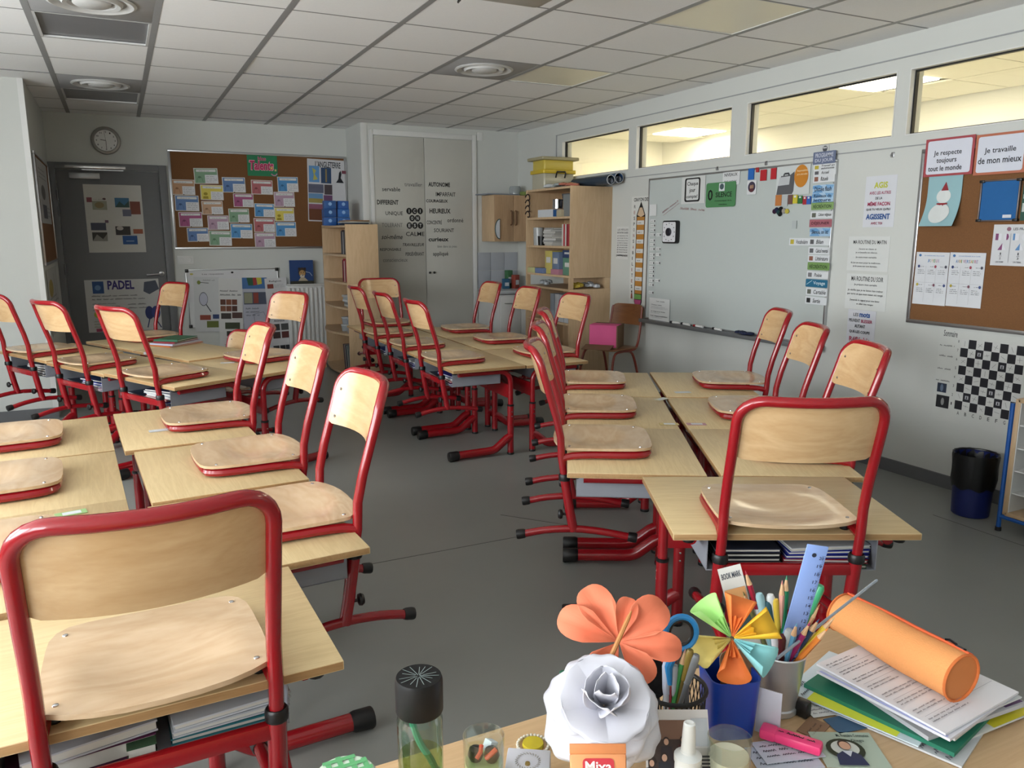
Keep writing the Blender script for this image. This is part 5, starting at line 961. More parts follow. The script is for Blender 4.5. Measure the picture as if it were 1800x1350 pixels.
for k, (x, y, col, lab) in enumerate(((3.80, 6.62, '98a0a0', 'crumpled clear packet on top of the cabinet'), (3.82, 6.50, 'b06a5a', 'pink paper packet on top of the cabinet'), (3.80, 6.78, 'c0c4c6', 'white plastic bag on top of the cabinet'))):
    m = MB()
    for z in range(6): m.lathe([(.0005, 0), (.05, .008), (.045, .025), (.0005, .035)], 10, (random.uniform(-.04, .04), random.uniform(-.07, .07), random.uniform(0, .02)))
    simple(m, 'packet', lab, 'packet', mat('packet_%d' % k, col, .25), (x, y, 1.866))
for k, (dx, col, lab, r_) in enumerate(((0, '2c3a48', 'dark rolled poster projecting from the cabinet top, lower one', .042), (.095, '2f5078', 'blue rolled poster projecting from the cabinet top, right one', .045))):
    q = thing('rolled_poster', lab, 'rolled poster', (3.985 + dx * .9, 6.06, 1.911 + .018 * k), R(2 - 5 * k), 'rolled posters on the cabinet')
    M_ = Matrix.Rotation(R(-90), 3, 'X')
    MB().lathe([(r_, 0), (r_, .60), (r_ - .004, .60), (r_ - .004, 0)], 20, (0, 0, 0), M_, cap=False).obj('outer_roll', flat(col, .4), q); MB().lathe([(r_ * .6, .002), (r_ * .6, .595), (r_ * .5, .595), (r_ * .5, .002)], 16, (0, 0, -.012), M_, cap=False).obj('inner_roll', flat('8a9098', .4), q)
    MB().lathe([(r_, 0), (r_ + .002, .004), (r_ - .004, .004), (r_ - .004, 0), (r_, 0)], 20, (0, 0, 0), M_, cap=False).obj('paper_edge', flat('b0b4b8'), q)
# ---- wall cupboard over the sink
t = thing('wall_cupboard', 'small wooden wall cupboard with twin handles over the sink', 'cupboard', (3.69, 7.88, 1.355)); OAKD = wood('cupboard_oak', (168, 136, 102), (186, 154, 120), (6, 6, .8), .5, 2.2)
MB().bx(0, .46, .018, .335, 0, .50).obj('body', OAK, t, bevel=.002)
for k in (0, 1):
    d_ = MB().bx(.003 + .229 * k, .228 + .229 * k, 0, .017, .006, .494).obj('door', OAKD, t, bevel=.002)
    x = .20 + .055 * k; MB().tube([(x, -.001, .18), (x, -.02, .185), (x, -.024, .20), (x, -.024, .31), (x, -.02, .325), (x, -.001, .33)], .008, 8).obj('handle', flat('6a4a30'), d_)
q = thing('half_ring_hook', 'white half-round towel holder hanging on the cupboard door', 'holder', (3.745, 7.872, 1.49))
MB().prism([(0, -.10)] + [(-.05 * math.sin(math.pi * k / 10), -.10 * math.cos(math.pi * k / 10)) for k in range(1, 10)] + [(0, .10)], 0, .012, Matrix.Rotation(R(90), 4, 'X')).obj('disc', flat('c8ccd0'), q); MB().tube([(.002 - .054 * math.sin(math.pi * k / 10), -.006, -.104 * math.cos(math.pi * k / 10)) for k in range(11)], .006, 6).obj('rim', flat('2c4a4a'), q)
simple(MB().box((0, 0, .006), (.42, .26, .012)), 'folder', 'grey folder lying on top of the wall cupboard', 'folder', flat('7c8490'), (3.80, 8.03, 1.856), R(6), bevel=.002)
simple(MB().lathe([(.06, 0), (.065, .08), (.055, .10), (.0005, .104)], 16), 'glass_bowl', 'pale glass bowl on top of the wall cupboard', 'bowl', mat('bowl_grey', (150, 156, 156), .15), (4.0, 8.0, 1.856))
simple(MB().box((0, 0, .02), (.09, .08, .04)), 'sponge', 'green sponge on top of the wall cupboard', 'sponge', flat('7a8a4a'), (4.02, 7.93, 1.856) if False else (4.08, 7.92, 1.856), 0, bevel=.006)
# ---- sink unit and tiles
t = thing('sink_unit', 'white sink cupboard with worktop in the far right corner', 'sink unit', (3.64, 7.62, 0))
MB().bx(0, .505, .03, .595, 0, .79).obj('body', WHITE, t, smooth=False); MB().bx(-.005, .508, 0, .598, .80, .835).obj('worktop', mat('worktop_grey', (178, 182, 184), .3), t, bevel=.006)
for k in (0, 1):
    d_ = MB().bx(.004 + .25 * k, .248 + .25 * k, .01, .029, .09, .78).obj('door', WHITE, t, bevel=.003); MB().tube([(.05 + .25 * k, .008, .70), (.05 + .25 * k, -.012, .70), (.13 + .25 * k, -.012, .70), (.13 + .25 * k, .008, .70)], .004, 6).obj('handle', ALU, d_)
TILE = mat('wall_tile_grey', (168, 172, 178), .15, var=.02); wk = bpy.data.objects['wall_closet']
for i in range(3):
    for j in range(2): MB().box((3.71 + .172 * i, YK - .004, .925 + .205 * j), (.168, .008, .20)).obj('tile', TILE, wk, bevel=.001)
for k, (x, y, h, col, lab) in enumerate(((3.86, 7.95, .11, '2a5a78', 'blue carton on the sink worktop'), (3.93, 8.02, .20, '3a6a44', 'green carton standing behind on the sink worktop'), (3.98, 7.95, .15, '8a3a2c', 'red carton beside the cabinet on the sink worktop'))):
    q = thing('carton', lab, 'carton', (x, y, .836), R(10 * k), 'cartons by the sink'); MB().box((0, 0, h / 2), (.07, .06, h)).obj('body', flat(col), q, bevel=.002); MB().box((0, -.0305, h * .45), (.05, .001, h * .35)).obj('label_panel', flat('c0c4c8'), q, smooth=False)
# ---- brown chair by the whiteboard with boxes
BRN = mat('tube_brown_red', (128, 52, 36), .35); BW = wood('brown_ply', (122, 76, 44), (146, 96, 58), (1, 8, 8), .3, 2.4)
t = thing('wooden_chair', 'old brown plywood chair with curved legs under the whiteboard corner', 'chair', (3.82, 5.78, 0), R(108))
m = MB(); poly = rrect(-.19, .19, -.19, .19, [.05, .05, .08, .08]); m.prism(poly, .445, .457); m.obj('seat', BW, t, bevel=.003)
m = MB()
for lay in (0, .010):
    for i in range(13):
        x = -.175 + .35 * i / 12; yb = -.225 - .03 * (1 - (x / .18) ** 2); zh = .82 - (.035 * max(0, (abs(x) - .12) / .055) ** 2)
        m.v += [(x, yb + lay, .64), (x, yb - .03 + lay, zh)]
for i in range(12):
    a = 2 * i; b = 26 + 2 * i
    for f in ((a, a + 2, a + 3, a + 1), (b, b + 1, b + 3, b + 2), (a + 1, a + 3, b + 3, b + 1), (a, b, b + 2, a + 2)): m.f.append(f); m.m.append(0)
m.f += [(0, 1, 27, 26), (24, 50, 51, 25)]; m.m += [0, 0]; m.obj('backrest', BW, t)
for s in (-1, 1):
    MB().tube(spline([(s * .16, -.255, .80), (s * .17, -.22, .62), (s * .175, -.18, .48), (s * .175, -.12, .435), (s * .172, .05, .432), (s * .17, .14, .40), (s * .18, .185, .20), (s * .185, .21, .0)], 4), .011, 8).obj('front_leg', BRN, t)
    MB().tube(spline([(s * .16, -.02, .43), (s * .165, -.12, .40), (s * .175, -.19, .22), (s * .185, -.24, 0)], 4), .011, 8).obj('rear_leg', BRN, t)
q = thing('cardboard_box', 'cardboard box with one bright pink side and open flap on the brown chair', 'box', (3.80, 5.79, .458), R(-47)); KR = mat('kraft_card', (118, 92, 66), .8)
m = MB(); m.bx(-.125, .125, -.125, .125, 0, .004); m.bx(-.125, .125, -.125, -.121, .004, .20); m.bx(-.125, .125, .121, .125, .004, .20); m.bx(-.125, -.121, -.121, .121, .004, .20); m.bx(.121, .125, -.121, .121, .004, .20); m.obj('body', KR, q, smooth=False)
MB().box((-.004, -.1265, .105), (.238, .002, .19)).obj('pink_front', flat('d8508a', .6), q, smooth=False); MB().box((0, -.05, .2015), (.25, .15, .003)).obj('pink_top_flap', flat('d8508a', .6), q, smooth=False)
MB().box((-.03, -.20, .018), (.25, .15, .004), Matrix.Rotation(R(9), 3, 'X')).obj('front_flap', KR, q, smooth=False)
# ---- waste bin and cubby shelf by the right wall
t = thing('waste_bin', 'blue waste bin with a black bag over its rim, by the right wall', 'bin', (3.87, 2.43, 0))
MB().lathe([(.083, .0), (.088, .005), (.100, .30), (.103, .32), (.097, .32), (.086, .01), (.0005, .01)], 28).obj('bin', mat('bin_blue', (20, 32, 92), .35), t)
m = MB(); n = 36; pr_ = [(.099, .15), (.104, .19), (.104, .26), (.108, .315), (.107, .328), (.101, .326), (.094, .30), (.088, .2)]
for r_, z in pr_:
    for k in range(n): a = 2 * math.pi * k / n; q = r_ + .003 * math.sin(k * 2.6 + z * 60); m.v.append((q * math.cos(a), q * math.sin(a), z + (.008 * math.sin(k * 1.3) if z < .2 else 0)))
for i in range(len(pr_) - 1):
    for k in range(n): m.f.append((i * n + k, i * n + (k + 1) % n, (i + 1) * n + (k + 1) % n, (i + 1) * n + k)); m.m.append(0)
m.obj('bin_bag', mat('bag_black', (14, 14, 15), .3, bump=.3), t)
t = thing('cubby_shelf', 'white-shelved cubby unit with pale wood edge and blue frame', 'shelf unit', (3.755, 2.19, 0)); BLU = mat('frame_blue', (24, 84, 160), .35); W = .39
# opens towards the camera side (-x): fronts face -x
for y in (.0, -.62):
    m = MB(); m.bx(.004, .385, y - .012, y + .012, .09, .665); m.obj('side_panel', OAK, t, bevel=.003)
MB().bx(.004, .385, -.62, 0, .648, .668).obj('top_panel', OAK, t, bevel=.003); MB().bx(.004, .385, -.62, 0, .085, .105).obj('bottom_panel', OAK, t, bevel=.003)
for k in range(4): MB().bx(.014, .38, -.606, -.014, .20 + .112 * k, .206 + .112 * k).obj('shelf', WHITE, t, smooth=False)
MB().bx(.372, .380, -.606, -.014, .106, .647).obj('back_panel', WHITE, t, smooth=False)
for y in (-.006, -.614): MB().bx(.008, .37, y - (.010 if y > -.3 else -.006), y - (.006 if y > -.3 else -.010), .106, .647).obj('side_lining', WHITE, t, smooth=False)
for x in (.012, .37): MB().tube([(x, .026, .0), (x, .026, .64)], .011, 8).obj('frame_post', BLU, t); MB().tube([(x, -.645, 0), (x, -.645, .64)], .011, 8).obj('frame_post', BLU, t); MB().lathe([(.014, 0), (.014, .02)], 10, (x, .026, 0)).obj('foot_cap', BLACK, t)
MB().tube([(.012, .026, .075), (.012, -.645, .075)], .011, 8).obj('frame_rail', BLU, t)
# ---- projector at the top edge of the photo
t = thing('projector', 'ceiling projector with looped black cable at the top photo edge', 'projector', (at(885, 7, 2, ZC - .15).x, at(885, 7, 2, ZC - .15).y - .11, ZC))
MB().prism(rrect(-.17, .17, -.11, .11, .03), -.15, -.06).obj('body', flat('a8a49a', .5), t, bevel=.01); MB().tube([(0, 0, -.06), (0, 0, 0)], .025, 12).obj('mount', WHITE, t)
MB().tube(spline([(-.15, .11, -.10), (-.17, .16, -.13), (-.20, .14, -.16), (-.19, .10, -.12), (-.15, .14, -.10), (-.16, .18, -.02), (-.15, .18, 0)], 5), .004, 6).obj('cable', BLACK, t)
# ---- things in the desk trays and on the desk tops
def in_tray(D, x, y, dims, col, label, z=0, rz=0, name='notebook', cat='notebook', group='notebooks in desk trays', page='cfcdc4'):
    q = Matrix.Rotation(D['rz'], 3, 'Z'); p = D['c'] + q @ Vector((x, -D['d'] / 2 + .04 + y, 0))
    return book(name, label, cat, (p.x, p.y, D['z'] + z), dims, D['rz'] + R(rz) - R(90), col, group, page=page)
for k in range(4): in_tray(ER, -.12, .10, (.17, .19, .012), ('1c1e24', '23262e', '1a1c20', '2c3040')[k], 'dark notebook in the left pile of the end desk tray, %s' % ('lowest', 'second', 'third', 'topmost')[k], .014 * k)
for k in range(5): in_tray(ER, .11, .10, (.18, .24, .011), ('2a4a34', '8a2430', '1c2878', '1f2c8a', 'b8bcc0')[k], '%s folder in the right pile of the end desk tray' % ('green', 'red', 'lower blue', 'upper blue', 'white')[k], .013 * k, 3 * k - 6, 'folder', 'folder')
for k in range(3): in_tray(EL, .14, .11, (.18, .22, .014), ('2c7078', 'b4b8bc', 'c4c8cc')[k], '%s book in the tray of the bottom-left desk' % ('teal', 'lower grey', 'upper white')[k], .016 * k, 2 * k)
in_tray(EL, -.12, .10, (.17, .24, .035), '4a1838', 'thick wine red book in the tray of the bottom-left desk', 0, 4); in_tray(EL, -.11, .09, (.16, .22, .022), 'b8bac0', 'white paperback lying on the wine red book', .037, 8)
in_tray(EL, -.02, .05, (.10, .05, .03), '2c4a30', 'small dark green box in the tray of the bottom-left desk', 0, 0, 'pencil_box', 'box')
for D, nm, cs in ((LF[0], 'nearest', ('2a4a9c', 'a83038', 'c4c8cc', 'b8bcc0', '1c2440')), (LF[1], 'middle', ('c8a0b8', 'b8bcd0', '2438a0', '1f2c50')), (LF[2], 'farthest', ('3c3c44', '8c8e94', '26282c', 'a8aab0', '4a4c58')), (CLd[0], 'near middle-cluster', ('1c2878', 'a83038', 'c0c4c8', '26288a')), (CLd[1], 'second middle-cluster', ('1c2878', '2a3ca0', 'c0c4cc')), (CLd[2], 'far middle-cluster', ('26282e', '2c3c80'))):
    for k, c in enumerate(cs): in_tray(D, .06 - .02 * (k % 2) + .06, .09, (.17, .23, .013), c, '%s notebook in the %s tray by the left chairs' % (('lowest', 'second', 'third', 'fourth', 'topmost')[k], nm), .0145 * k, 4 * k - 6)
    if D is not CLd[2]: in_tray(D, -.13, .09, (.16, .20, .02), '1a2438', 'dark book at the left of the %s tray' % nm, 0, -5)
def on_desk(D, u, v): return at(u, v, 2, D['h'])
for k, (D, u, v, rz, lab) in enumerate(((RR[2], 1200, 690, -20, 'crumpled name slip on the far whiteboard-side desk'), (RL[1], 1163, 702, 20, 'name slip bridging the gap between the middle desks'), (RR[1], 1224, 746, -28, 'pink-edged name card on the middle desk by the gap'), (RL[1], 1176, 746, -28, 'yellow-edged name card on the middle desk by the gap'), (LR[2], 281, 757, 5, 'torn white name slip on the far foreground desk'), (LL[0], 125, 903, 10, 'green-edged name card behind the big chair'), (LG[0], 400, 638, -10, 'small white slip on the desk before the radiator'), (CR[0], 856, 610, 0, 'small yellow slip on the far middle desk'))):
    p = on_desk(D, u, v); t = thing('name_card', lab, 'name card', (p.x, p.y, D['h'] + .0012), R(rz), 'name cards on the desks')
    MB().box((0, 0, .0006), (.085, .04, .0012)).obj('card', flat(('c8ccd0', 'd0ccb8', 'b88a94', 'c8b478', 'c8ccd0', '9ac080', 'c4c8c8', 'd0c8a0')[k]), t, smooth=False); MB().box((.002, 0, .0015), (.05, .026, .0006)).obj('name_field', flat('d4d8dc'), t, smooth=False)
p = on_desk(LG[1], 305, 606)
for k, (c, a, b, th, lab) in enumerate((('c06a30', .30, .22, .008, 'orange folder at the bottom of the pile on the far left desk'), ('c0c4dc', .29, .21, .012, 'lilac folder in the pile on the far left desk'), ('8a2430', .26, .18, .012, 'red notebook in the pile on the far left desk'), ('1c6448', .25, .19, .014, 'green notebook on top of the pile on the far left desk'))):
    book('notebook', lab, 'notebook', (p.x + .02, p.y + .02, LG[1]['h'] + .001 + (0, .009, .022, .035)[k]), (a, b, th), R(38 + 5 * k), c, 'pile on the far left desk')
p = on_desk(LF[1], 258, 623); simple(MB().box((0, 0, .008), (.035, .02, .016)), 'eraser', 'small white eraser on the desk before the notebook pile', 'eraser', flat('c8ccd0'), (p.x, p.y, LF[1]['h'] + .001), R(20), bevel=.003)
# ------------------------------------------------------------------ the teacher's desk and what lies on it
ZD = .74
t = thing('teacher_desk', 'light wooden teacher desk in the foreground covered with stationery', 'desk', (.365, .535, 0))
MB().box((0, 0, ZD - .0125), (1.53, .75, .025)).obj('desktop', TDESK, t, bevel=.004)
for sx in (-1, 1): MB().box((sx * .735, -.02, .355), (.022, .66, .71)).obj('side_panel', TDESK, t, bevel=.002)
MB().box((0, .28, .50), (1.44, .018, .42)).obj('modesty_panel', TDESK, t, smooth=False)
Z3 = Vector((0, 0, 1)); VIEW = Vector((syw, cyw, 0))                 # horizontal view direction
def face(o, loc, n, up=(0, 0, 1), roll=0):
    n = Vector(n).normalized(); x = Vector(up).cross(n).normalized(); y = n.cross(x)
    o.matrix_world = Matrix.Translation(loc) @ (Matrix((x, y, n)).transposed() @ Matrix.Rotation(R(roll), 3, 'Z')).to_4x4(); return o
def D_at(u, v, z): return at(u, v, 2, z)
# ---- drinking bottle
p = D_at(736, 1187, .932); t = thing('drinking_bottle', 'glass bottle of greenish tea with a black cap, foreground', 'bottle', (p.x, p.y, ZD))
MB().lathe([(.024, 0), (.0265, .004), (.0265, .138), (.0235, .146), (.0225, .152)], 32, cap=False).obj('glass_body', glassmat('bottle_glass', (.74, .86, .80), .06), t)
MB().lathe([(.0245, .005), (.0252, .006), (.0252, .092), (.0005, .092)], 28).obj('tea', glassmat('tea_liquid', (.72, .78, .50), .0), t)
MB().tube(spline([(-.012, .004, .148), (-.002, .0, .11), (.010, -.004, .085), (.018, -.004, .066)], 4), [.004] * 12 + [.006], 8).obj('tea_infuser', flat('2a8a6a', .4), t)
MB().lathe([(.0268, .148), (.0275, .150), (.0275, .186), (.026, .191), (.0005, .1912)], 32).obj('cap', mat('cap_black', (13, 14, 15), .5, spec=.3), t)
m = MB()
for k in range(15): an = 2 * math.pi * k / 15 + random.uniform(-.1, .1); r0 = random.uniform(.001, .005); r1 = random.uniform(.017, .0245); ribbon(m, [(r0 * math.cos(an), r0 * math.sin(an)), (r1 * math.cos(an), r1 * math.sin(an))], .0007, .1916)
m.obj('star_scratches', flat('8a9896'), t, smooth=False)
# ---- candle glasses
def candle(u, v, z, r, wax_h, lab, wax):
    p = D_at(u, v, z); h = z - ZD; t = thing('candle_glass', lab, 'glass', (p.x, p.y, ZD), 0, 'small candle glasses')
    MB().lathe([(r * .86, 0), (r * .9, .003), (r, h - .002), (r * 1.005, h), (r * .96, h), (r * .94, h - .003), (r * .84, .006), (.0005, .006)], 32, cap=False).obj('glass', glassmat('tumbler_glass', (.92, .95, .93), .07), t)
    MB().lathe([(r * .82, .007), (r * .86, .012), (r * (.86 + .08 * wax_h / h), wax_h), (.0005, wax_h - .002)], 28).obj('wax', mat('wax_' + wax, wax, .5), t); return t
t = candle(850, 1292, .83, .0255, .055, 'candle glass with pale green wax and orange-black sweets', 'c4d49a'); p = t.location
for k, (dx, dy, rz) in enumerate(((-.009, .004, 20), (.008, -.006, -30))):
    q = thing('sweet', 'orange and black wrapped sweet in the green candle glass, %s one' % ('left', 'right')[k], 'sweet', (p.x + dx, p.y + dy, ZD + .055), R(rz), 'sweets in the candle glass')
    MB().lathe([(.0005, 0), (.007, .002), (.010, .009), (.008, .017), (.0005, .020)], 12).obj('wrapper', flat('1c1a1a', .3), q); MB().tube([(-.006, -.0078, .010), (0, -.0085, .016), (.006, -.004, .020)], .003, 6).obj('orange_stripe', flat('d8583a', .4), q)
simple(MB().box((0, 0, .007), (.014, .012, .014), Matrix.Rotation(R(30), 3, 'Y')), 'sugar_cube', 'white wrapped sugar cube in the green candle glass', 'sugar cube', flat('d8e0e4'), (p.x + .013, p.y + .010, ZD + .058), R(20), bevel=.001)
candle(1283, 1296, .826, .0268, .062, 'candle glass with cream wax beside the glue bottle', 'dcd8c0')
# ---- jar with checked lid, bottom edge
p = D_at(606, 1362, .84); t = thing('jam_jar', 'jar with a green checked lid at the bottom photo edge', 'jar', (p.x, p.y, ZD))
MB().lathe([(.030, 0), (.033, .004), (.033, .075), (.029, .082)], 24).obj('jar_body', mat('jam_dark', (96, 60, 40), .2), t); MB().lathe([(.034, .08), (.0355, .083), (.0355, .097), (.033, .1), (.0005, .1008)], 32).obj('lid', flat('cfe0cc', .35), t)
for k in range(-2, 3):
    for ax in (0, 1):
        L = math.sqrt(.032 ** 2 - (.013 * k) ** 2); m = MB(); a, b = ((.013 * k, -L), (.013 * k, L)) if ax == 0 else ((-L, .013 * k), (L, .013 * k)); ribbon(m, [a, b], .006, .1012 + .0002 * ax); m.obj('check_stripe', mat('check_green', (96, 170, 112), .4), t, smooth=False)
# ---- little white box, bead bracelet
p = D_at(928, 1338, .772); t = thing('gift_box', 'small white box with a golden emblem beside the paper rose', 'box', (p.x, p.y, ZD), R(-32))
MB().box((0, 0, .016), (.056, .05, .032)).obj('box', flat('d4d4dc', .45), t, bevel=.0015)
m = MB()
for k in range(24): a = 2 * math.pi * k / 24; ribbon(m, [(.013 * math.cos(a), .013 * math.sin(a)), (.0165 * math.cos(a + .2), .0165 * math.sin(a + .2))], .0012, .0325)
m.obj('wreath_print', flat('9a948c'), t, smooth=False); MB().lathe([(.0035, .032), (.003, .0345), (.0003, .035)], 10, (0, -.006, 0)).obj('gold_stud', mat('gold', (176, 150, 90), .25, .9), t)
p = D_at(937, 1303, .748); t = thing('bead_bracelet', 'white bead bracelet lying behind the small white box', 'bracelet', (p.x, p.y, ZD)); bd = MB().lathe([(.0003, 0), (.0022, .001), (.0026, .0026), (.0018, .0046), (.0003, .0052)], 7).mesh('bead', mat('pearl', (222, 216, 202), .25))
for k in range(26): o = link('bead', bd, t); a = 2 * math.pi * k / 26; o.location = (.021 * math.cos(a), .021 * math.sin(a), 0)
simple(MB().lathe([(.014, 0), (.015, .002), (.014, .006), (.0005, .007)], 18), 'yellow_disc', 'yellow round token inside the bead bracelet', 'token', flat('c8b428', .4), (p.x, p.y, ZD + .0005))
# ---- big white paper rose
WP = mat('rose_paper', (204, 204, 212), .6, var=.01)
C = D_at(1061, 1238, .880); t = thing('paper_rose', 'large white paper rose standing in the foreground', 'paper flower', C)
Nn = (-VIEW * .55 + Z3 * .80).normalized(); Xn = Z3.cross(Nn).normalized() * 1; Yn = Nn.cross(Xn)
def petal(a, r0, L, wd, rise, droop, cup, seg=11):
    e = Xn * math.cos(a) + Yn * math.sin(a); s_ = Nn.cross(e); m = MB(); nu = 15
    for i in range(seg + 1):
        v = i / seg; rad = r0 + L * (v ** .9); hh = rise * v - droop * v * v * v
        ww = wd * (math.sin(math.pi * (.16 + .66 * v)) ** .8)
        for j in range(nu):
            u = 2 * j / (nu - 1) - 1; q = rad - L * .16 * (u * u) * v * v + L * .05 * v * v * math.sin(math.pi * abs(u)) ** 2
            P = e * q + s_ * (u * ww) + Nn * (hh + cup * u * u * (1 - .4 * v)) ; m.v.append(tuple(P))
    for i in range(seg):
        for j in range(nu - 1): m.f.append((i * nu + j, i * nu + j + 1, (i + 1) * nu + j + 1, (i + 1) * nu + j)); m.m.append(0)
    o = m.obj('petal', WP, t, ang=80)
    md = o.modifiers.new('thickness', 'SOLIDIFY'); md.thickness = .0007; return o
for k in range(6): petal(R(30 + 60 * k), .006, .066, .044, .000, .036, .002)
for k in range(6): petal(R(60 * k - 5), .004, .060, .042, .014, .020, .003)
for k in range(5): petal(R(72 * k + 18), .003, .050, .042, .030, .012, .004)
for k in range(4): petal(R(90 * k + 50), .002, .022, .025, .046, .0, .006)
for k in range(3): petal(R(120 * k + 20), .001, .011, .015, .054, .0, .008)
MB().tube([tuple(-Nn * .02), (0, 0, -(C.z - ZD) + .03), (0, 0, -(C.z - ZD) + .002)], .004, 8).obj('stem', flat('3a7a50'), t)
MB().lathe([(.028, 0), (.024, .02), (.010, .034)], 18, (0, 0, -(C.z - ZD))).obj('foot', WP, t)
# ---- orange paper flower on a stick
C = D_at(1088, 1128, .925); t = thing('orange_paper_flower', 'flat orange paper flower with a wooden stick behind the white rose', 'paper flower', C)
Nf = (-VIEW * .80 + Z3 * .6).normalized(); Xf = Z3.cross(Nf).normalized(); Yf = Nf.cross(Xf); OP = mat('orange_paper', (226, 122, 88), .75, var=.03)
LOB = [(158, .082, .42), (122, .078, .46), (74, .056, .40), (38, .076, .50), (-8, .078, .36), (-52, .060, .42), (-128, .066, .50)]
for a, L, hw in LOB:
    m = MB(); n = 14; m.v.append((0, 0, 0)); e = Xf * math.cos(R(a)) + Yf * math.sin(R(a)); s_ = Nf.cross(e)
    for i in range(n + 1):
        u = 2 * i / n - 1; q = L * (1 - .42 * abs(u) ** 2.6); P = e * q * math.cos(hw * u) + s_ * q * math.sin(hw * u) * 1.05 + Nf * (.010 * abs(u) + .006); m.v.append(tuple(P))
        m.v.append(tuple(P * .55 - Nf * .002))
    for i in range(n): m.f.append((0, 2 + 2 * i, 4 + 2 * i)); m.f.append((2 + 2 * i, 1 + 2 * i, 3 + 2 * i, 4 + 2 * i)); m.m += [0, 0]
    o = m.obj('petal', OP, t, ang=60); md = o.modifiers.new('thickness', 'SOLIDIFY'); md.thickness = .0006
st = mat('stick_wood', (176, 120, 66), .5)
def on_plane(u, v, P0, N_):
    g = _f + _r * ((u - 900) / F_PX) + _d * ((v - 675) / F_PX); o_ = Vector((0, 0, CAMH)); return o_ + g * ((P0 - o_).dot(N_) / g.dot(N_))
a = on_plane(1110, 1074, C + Nf * .020, Nf) - C; b = on_plane(1076, 1150, C + Nf * .014, Nf) - C
MB().tube([a, a + (b - a) * .15, b, Vector((b.x + VIEW.x * .03, b.y + VIEW.y * .03, b.z - .05)), Vector((b.x + VIEW.x * .05, b.y + VIEW.y * .05, ZD - C.z + .002))], [.0008, .0028, .0032, .0032, .0032], 8).obj('stick', st, t)
# ---- pots
def pen_tip(c, u, v):
    best = None
    for k in range(60):
        z = .80 + .005 * k; q = D_at(u, v, z); d = (Vector((q.x, q.y)) - Vector((c[0], c[1]))).length
        if best is None or d < best[0]: best = (d, q)
    return best[1]
def pen(name, label, cat, c, u, v, col, r_=.0042, kind='pencil', cap=None, base=None, group='pens in the pots'):
    fr = .026 if (v > 1090 and u > 1340) else 0
    tip = pen_tip((c[0] - VIEW.x * fr, c[1] - VIEW.y * fr), u, v); hd = Vector((tip.x - c[0], tip.y - c[1], 0)); b = Vector((c[0], c[1], ZD + .008)) - hd * .35 + Vector((random.uniform(-.006, .006), random.uniform(-.006, .006), 0))
    L = (tip - b).length; t = thing(name, label, cat, b, 0, group); t.rotation_mode = 'QUATERNION'; t.rotation_quaternion = Z3.rotation_difference((tip - b).normalized())
    m = flat(col, .35)
    if kind == 'pencil':
        MB().lathe([(r_, 0), (r_, L - .022)], 6).obj('shaft', m, t); MB().lathe([(r_, L - .022), (r_ * .35, L - .006)], 8).obj('wood_tip', flat('c8a078'), t); MB().lathe([(r_ * .35, L - .006), (.0003, L)], 8).obj('lead', flat(cap or col), t)
    else:
        MB().lathe([(r_ * .92, 0), (r_, .004), (r_, L - .045)], 12).obj('barrel', flat(cap or 'c8cccc', .35), t); MB().lathe([(r_ * 1.12, L - .045), (r_ * 1.12, L - .006), (r_ * .8, L - .001), (.0005, L)], 12).obj('cap', m, t)
    return t
cB = D_at(1183, 1205, .838); t = thing('mesh_pen_pot', 'black wire mesh pen pot behind the white rose', 'pen pot', (cB.x, cB.y, ZD))
MS = mat('mesh_black', (20, 20, 21), .5); MB().lathe([(.041, 0), (.041, .004), (.0005, .005)], 28).obj('base', MS, t); MB().tube([(.0435 * math.cos(2 * math.pi * k / 32), .0435 * math.sin(2 * math.pi * k / 32), .096) for k in range(32)], .003, 8, closed=True).obj('rim', MS, t)
m = MB()
for k in range(40):
    for sgn in (-1, 1): m.tube([((.041 + .002 * q / 5) * math.cos(2 * math.pi * (k + sgn * q * .55) / 40), (.041 + .002 * q / 5) * math.sin(2 * math.pi * (k + sgn * q * .55) / 40), .004 + .0184 * q) for q in range(6)], .0007, 4, cap=False)
m.obj('mesh', MS, t); 
cBl = Vector((.722, .768, 0)); t = thing('blue_pot', 'blue plastic pot holding the coloured paper flower', 'pot', (cBl.x, cBl.y, ZD), R(-20)); BLP = mat('blue_plastic', (24, 62, 158), .3)
m = MB(); a_, b_ = rrect(-.031, .031, -.031, .031, .014, 5), rrect(-.036, .036, -.036, .036, .016, 5); i_, j_ = rrect(-.0335, .0335, -.0335, .0335, .014, 5), rrect(-.0285, .0285, -.0285, .0285, .012, 5); n = len(a_)
m.v = [(x, y, 0) for x, y in a_] + [(x, y, .088) for x, y in b_] + [(x, y, .088) for x, y in i_] + [(x, y, .004) for x, y in j_]
for q in range(3):
    for k in range(n): m.f.append((q * n + k, q * n + (k + 1) % n, (q + 1) * n + (k + 1) % n, (q + 1) * n + k)); m.m.append(0)
m.f += [tuple(reversed(range(n))), tuple(range(3 * n, 4 * n))]; m.m += [0, 0]; m.obj('pot', BLP, t)
cM = Vector((.818, .768, 0)); t = thing('metal_pot', 'grey metal bucket pot crammed with pens and pencils', 'pot', (cM.x, cM.y, ZD)); ZN = mat('zinc', (200, 201, 203), .34, .7, var=.08, scale=40)
MB().lathe([(.0265, 0), (.029, .003), (.0285, .010), (.0265, .012), (.036, .093), (.0375, .095), (.0365, .097), (.0350, .094), (.026, .015), (.0005, .014)], 36, cap=False).obj('bucket', ZN, t)
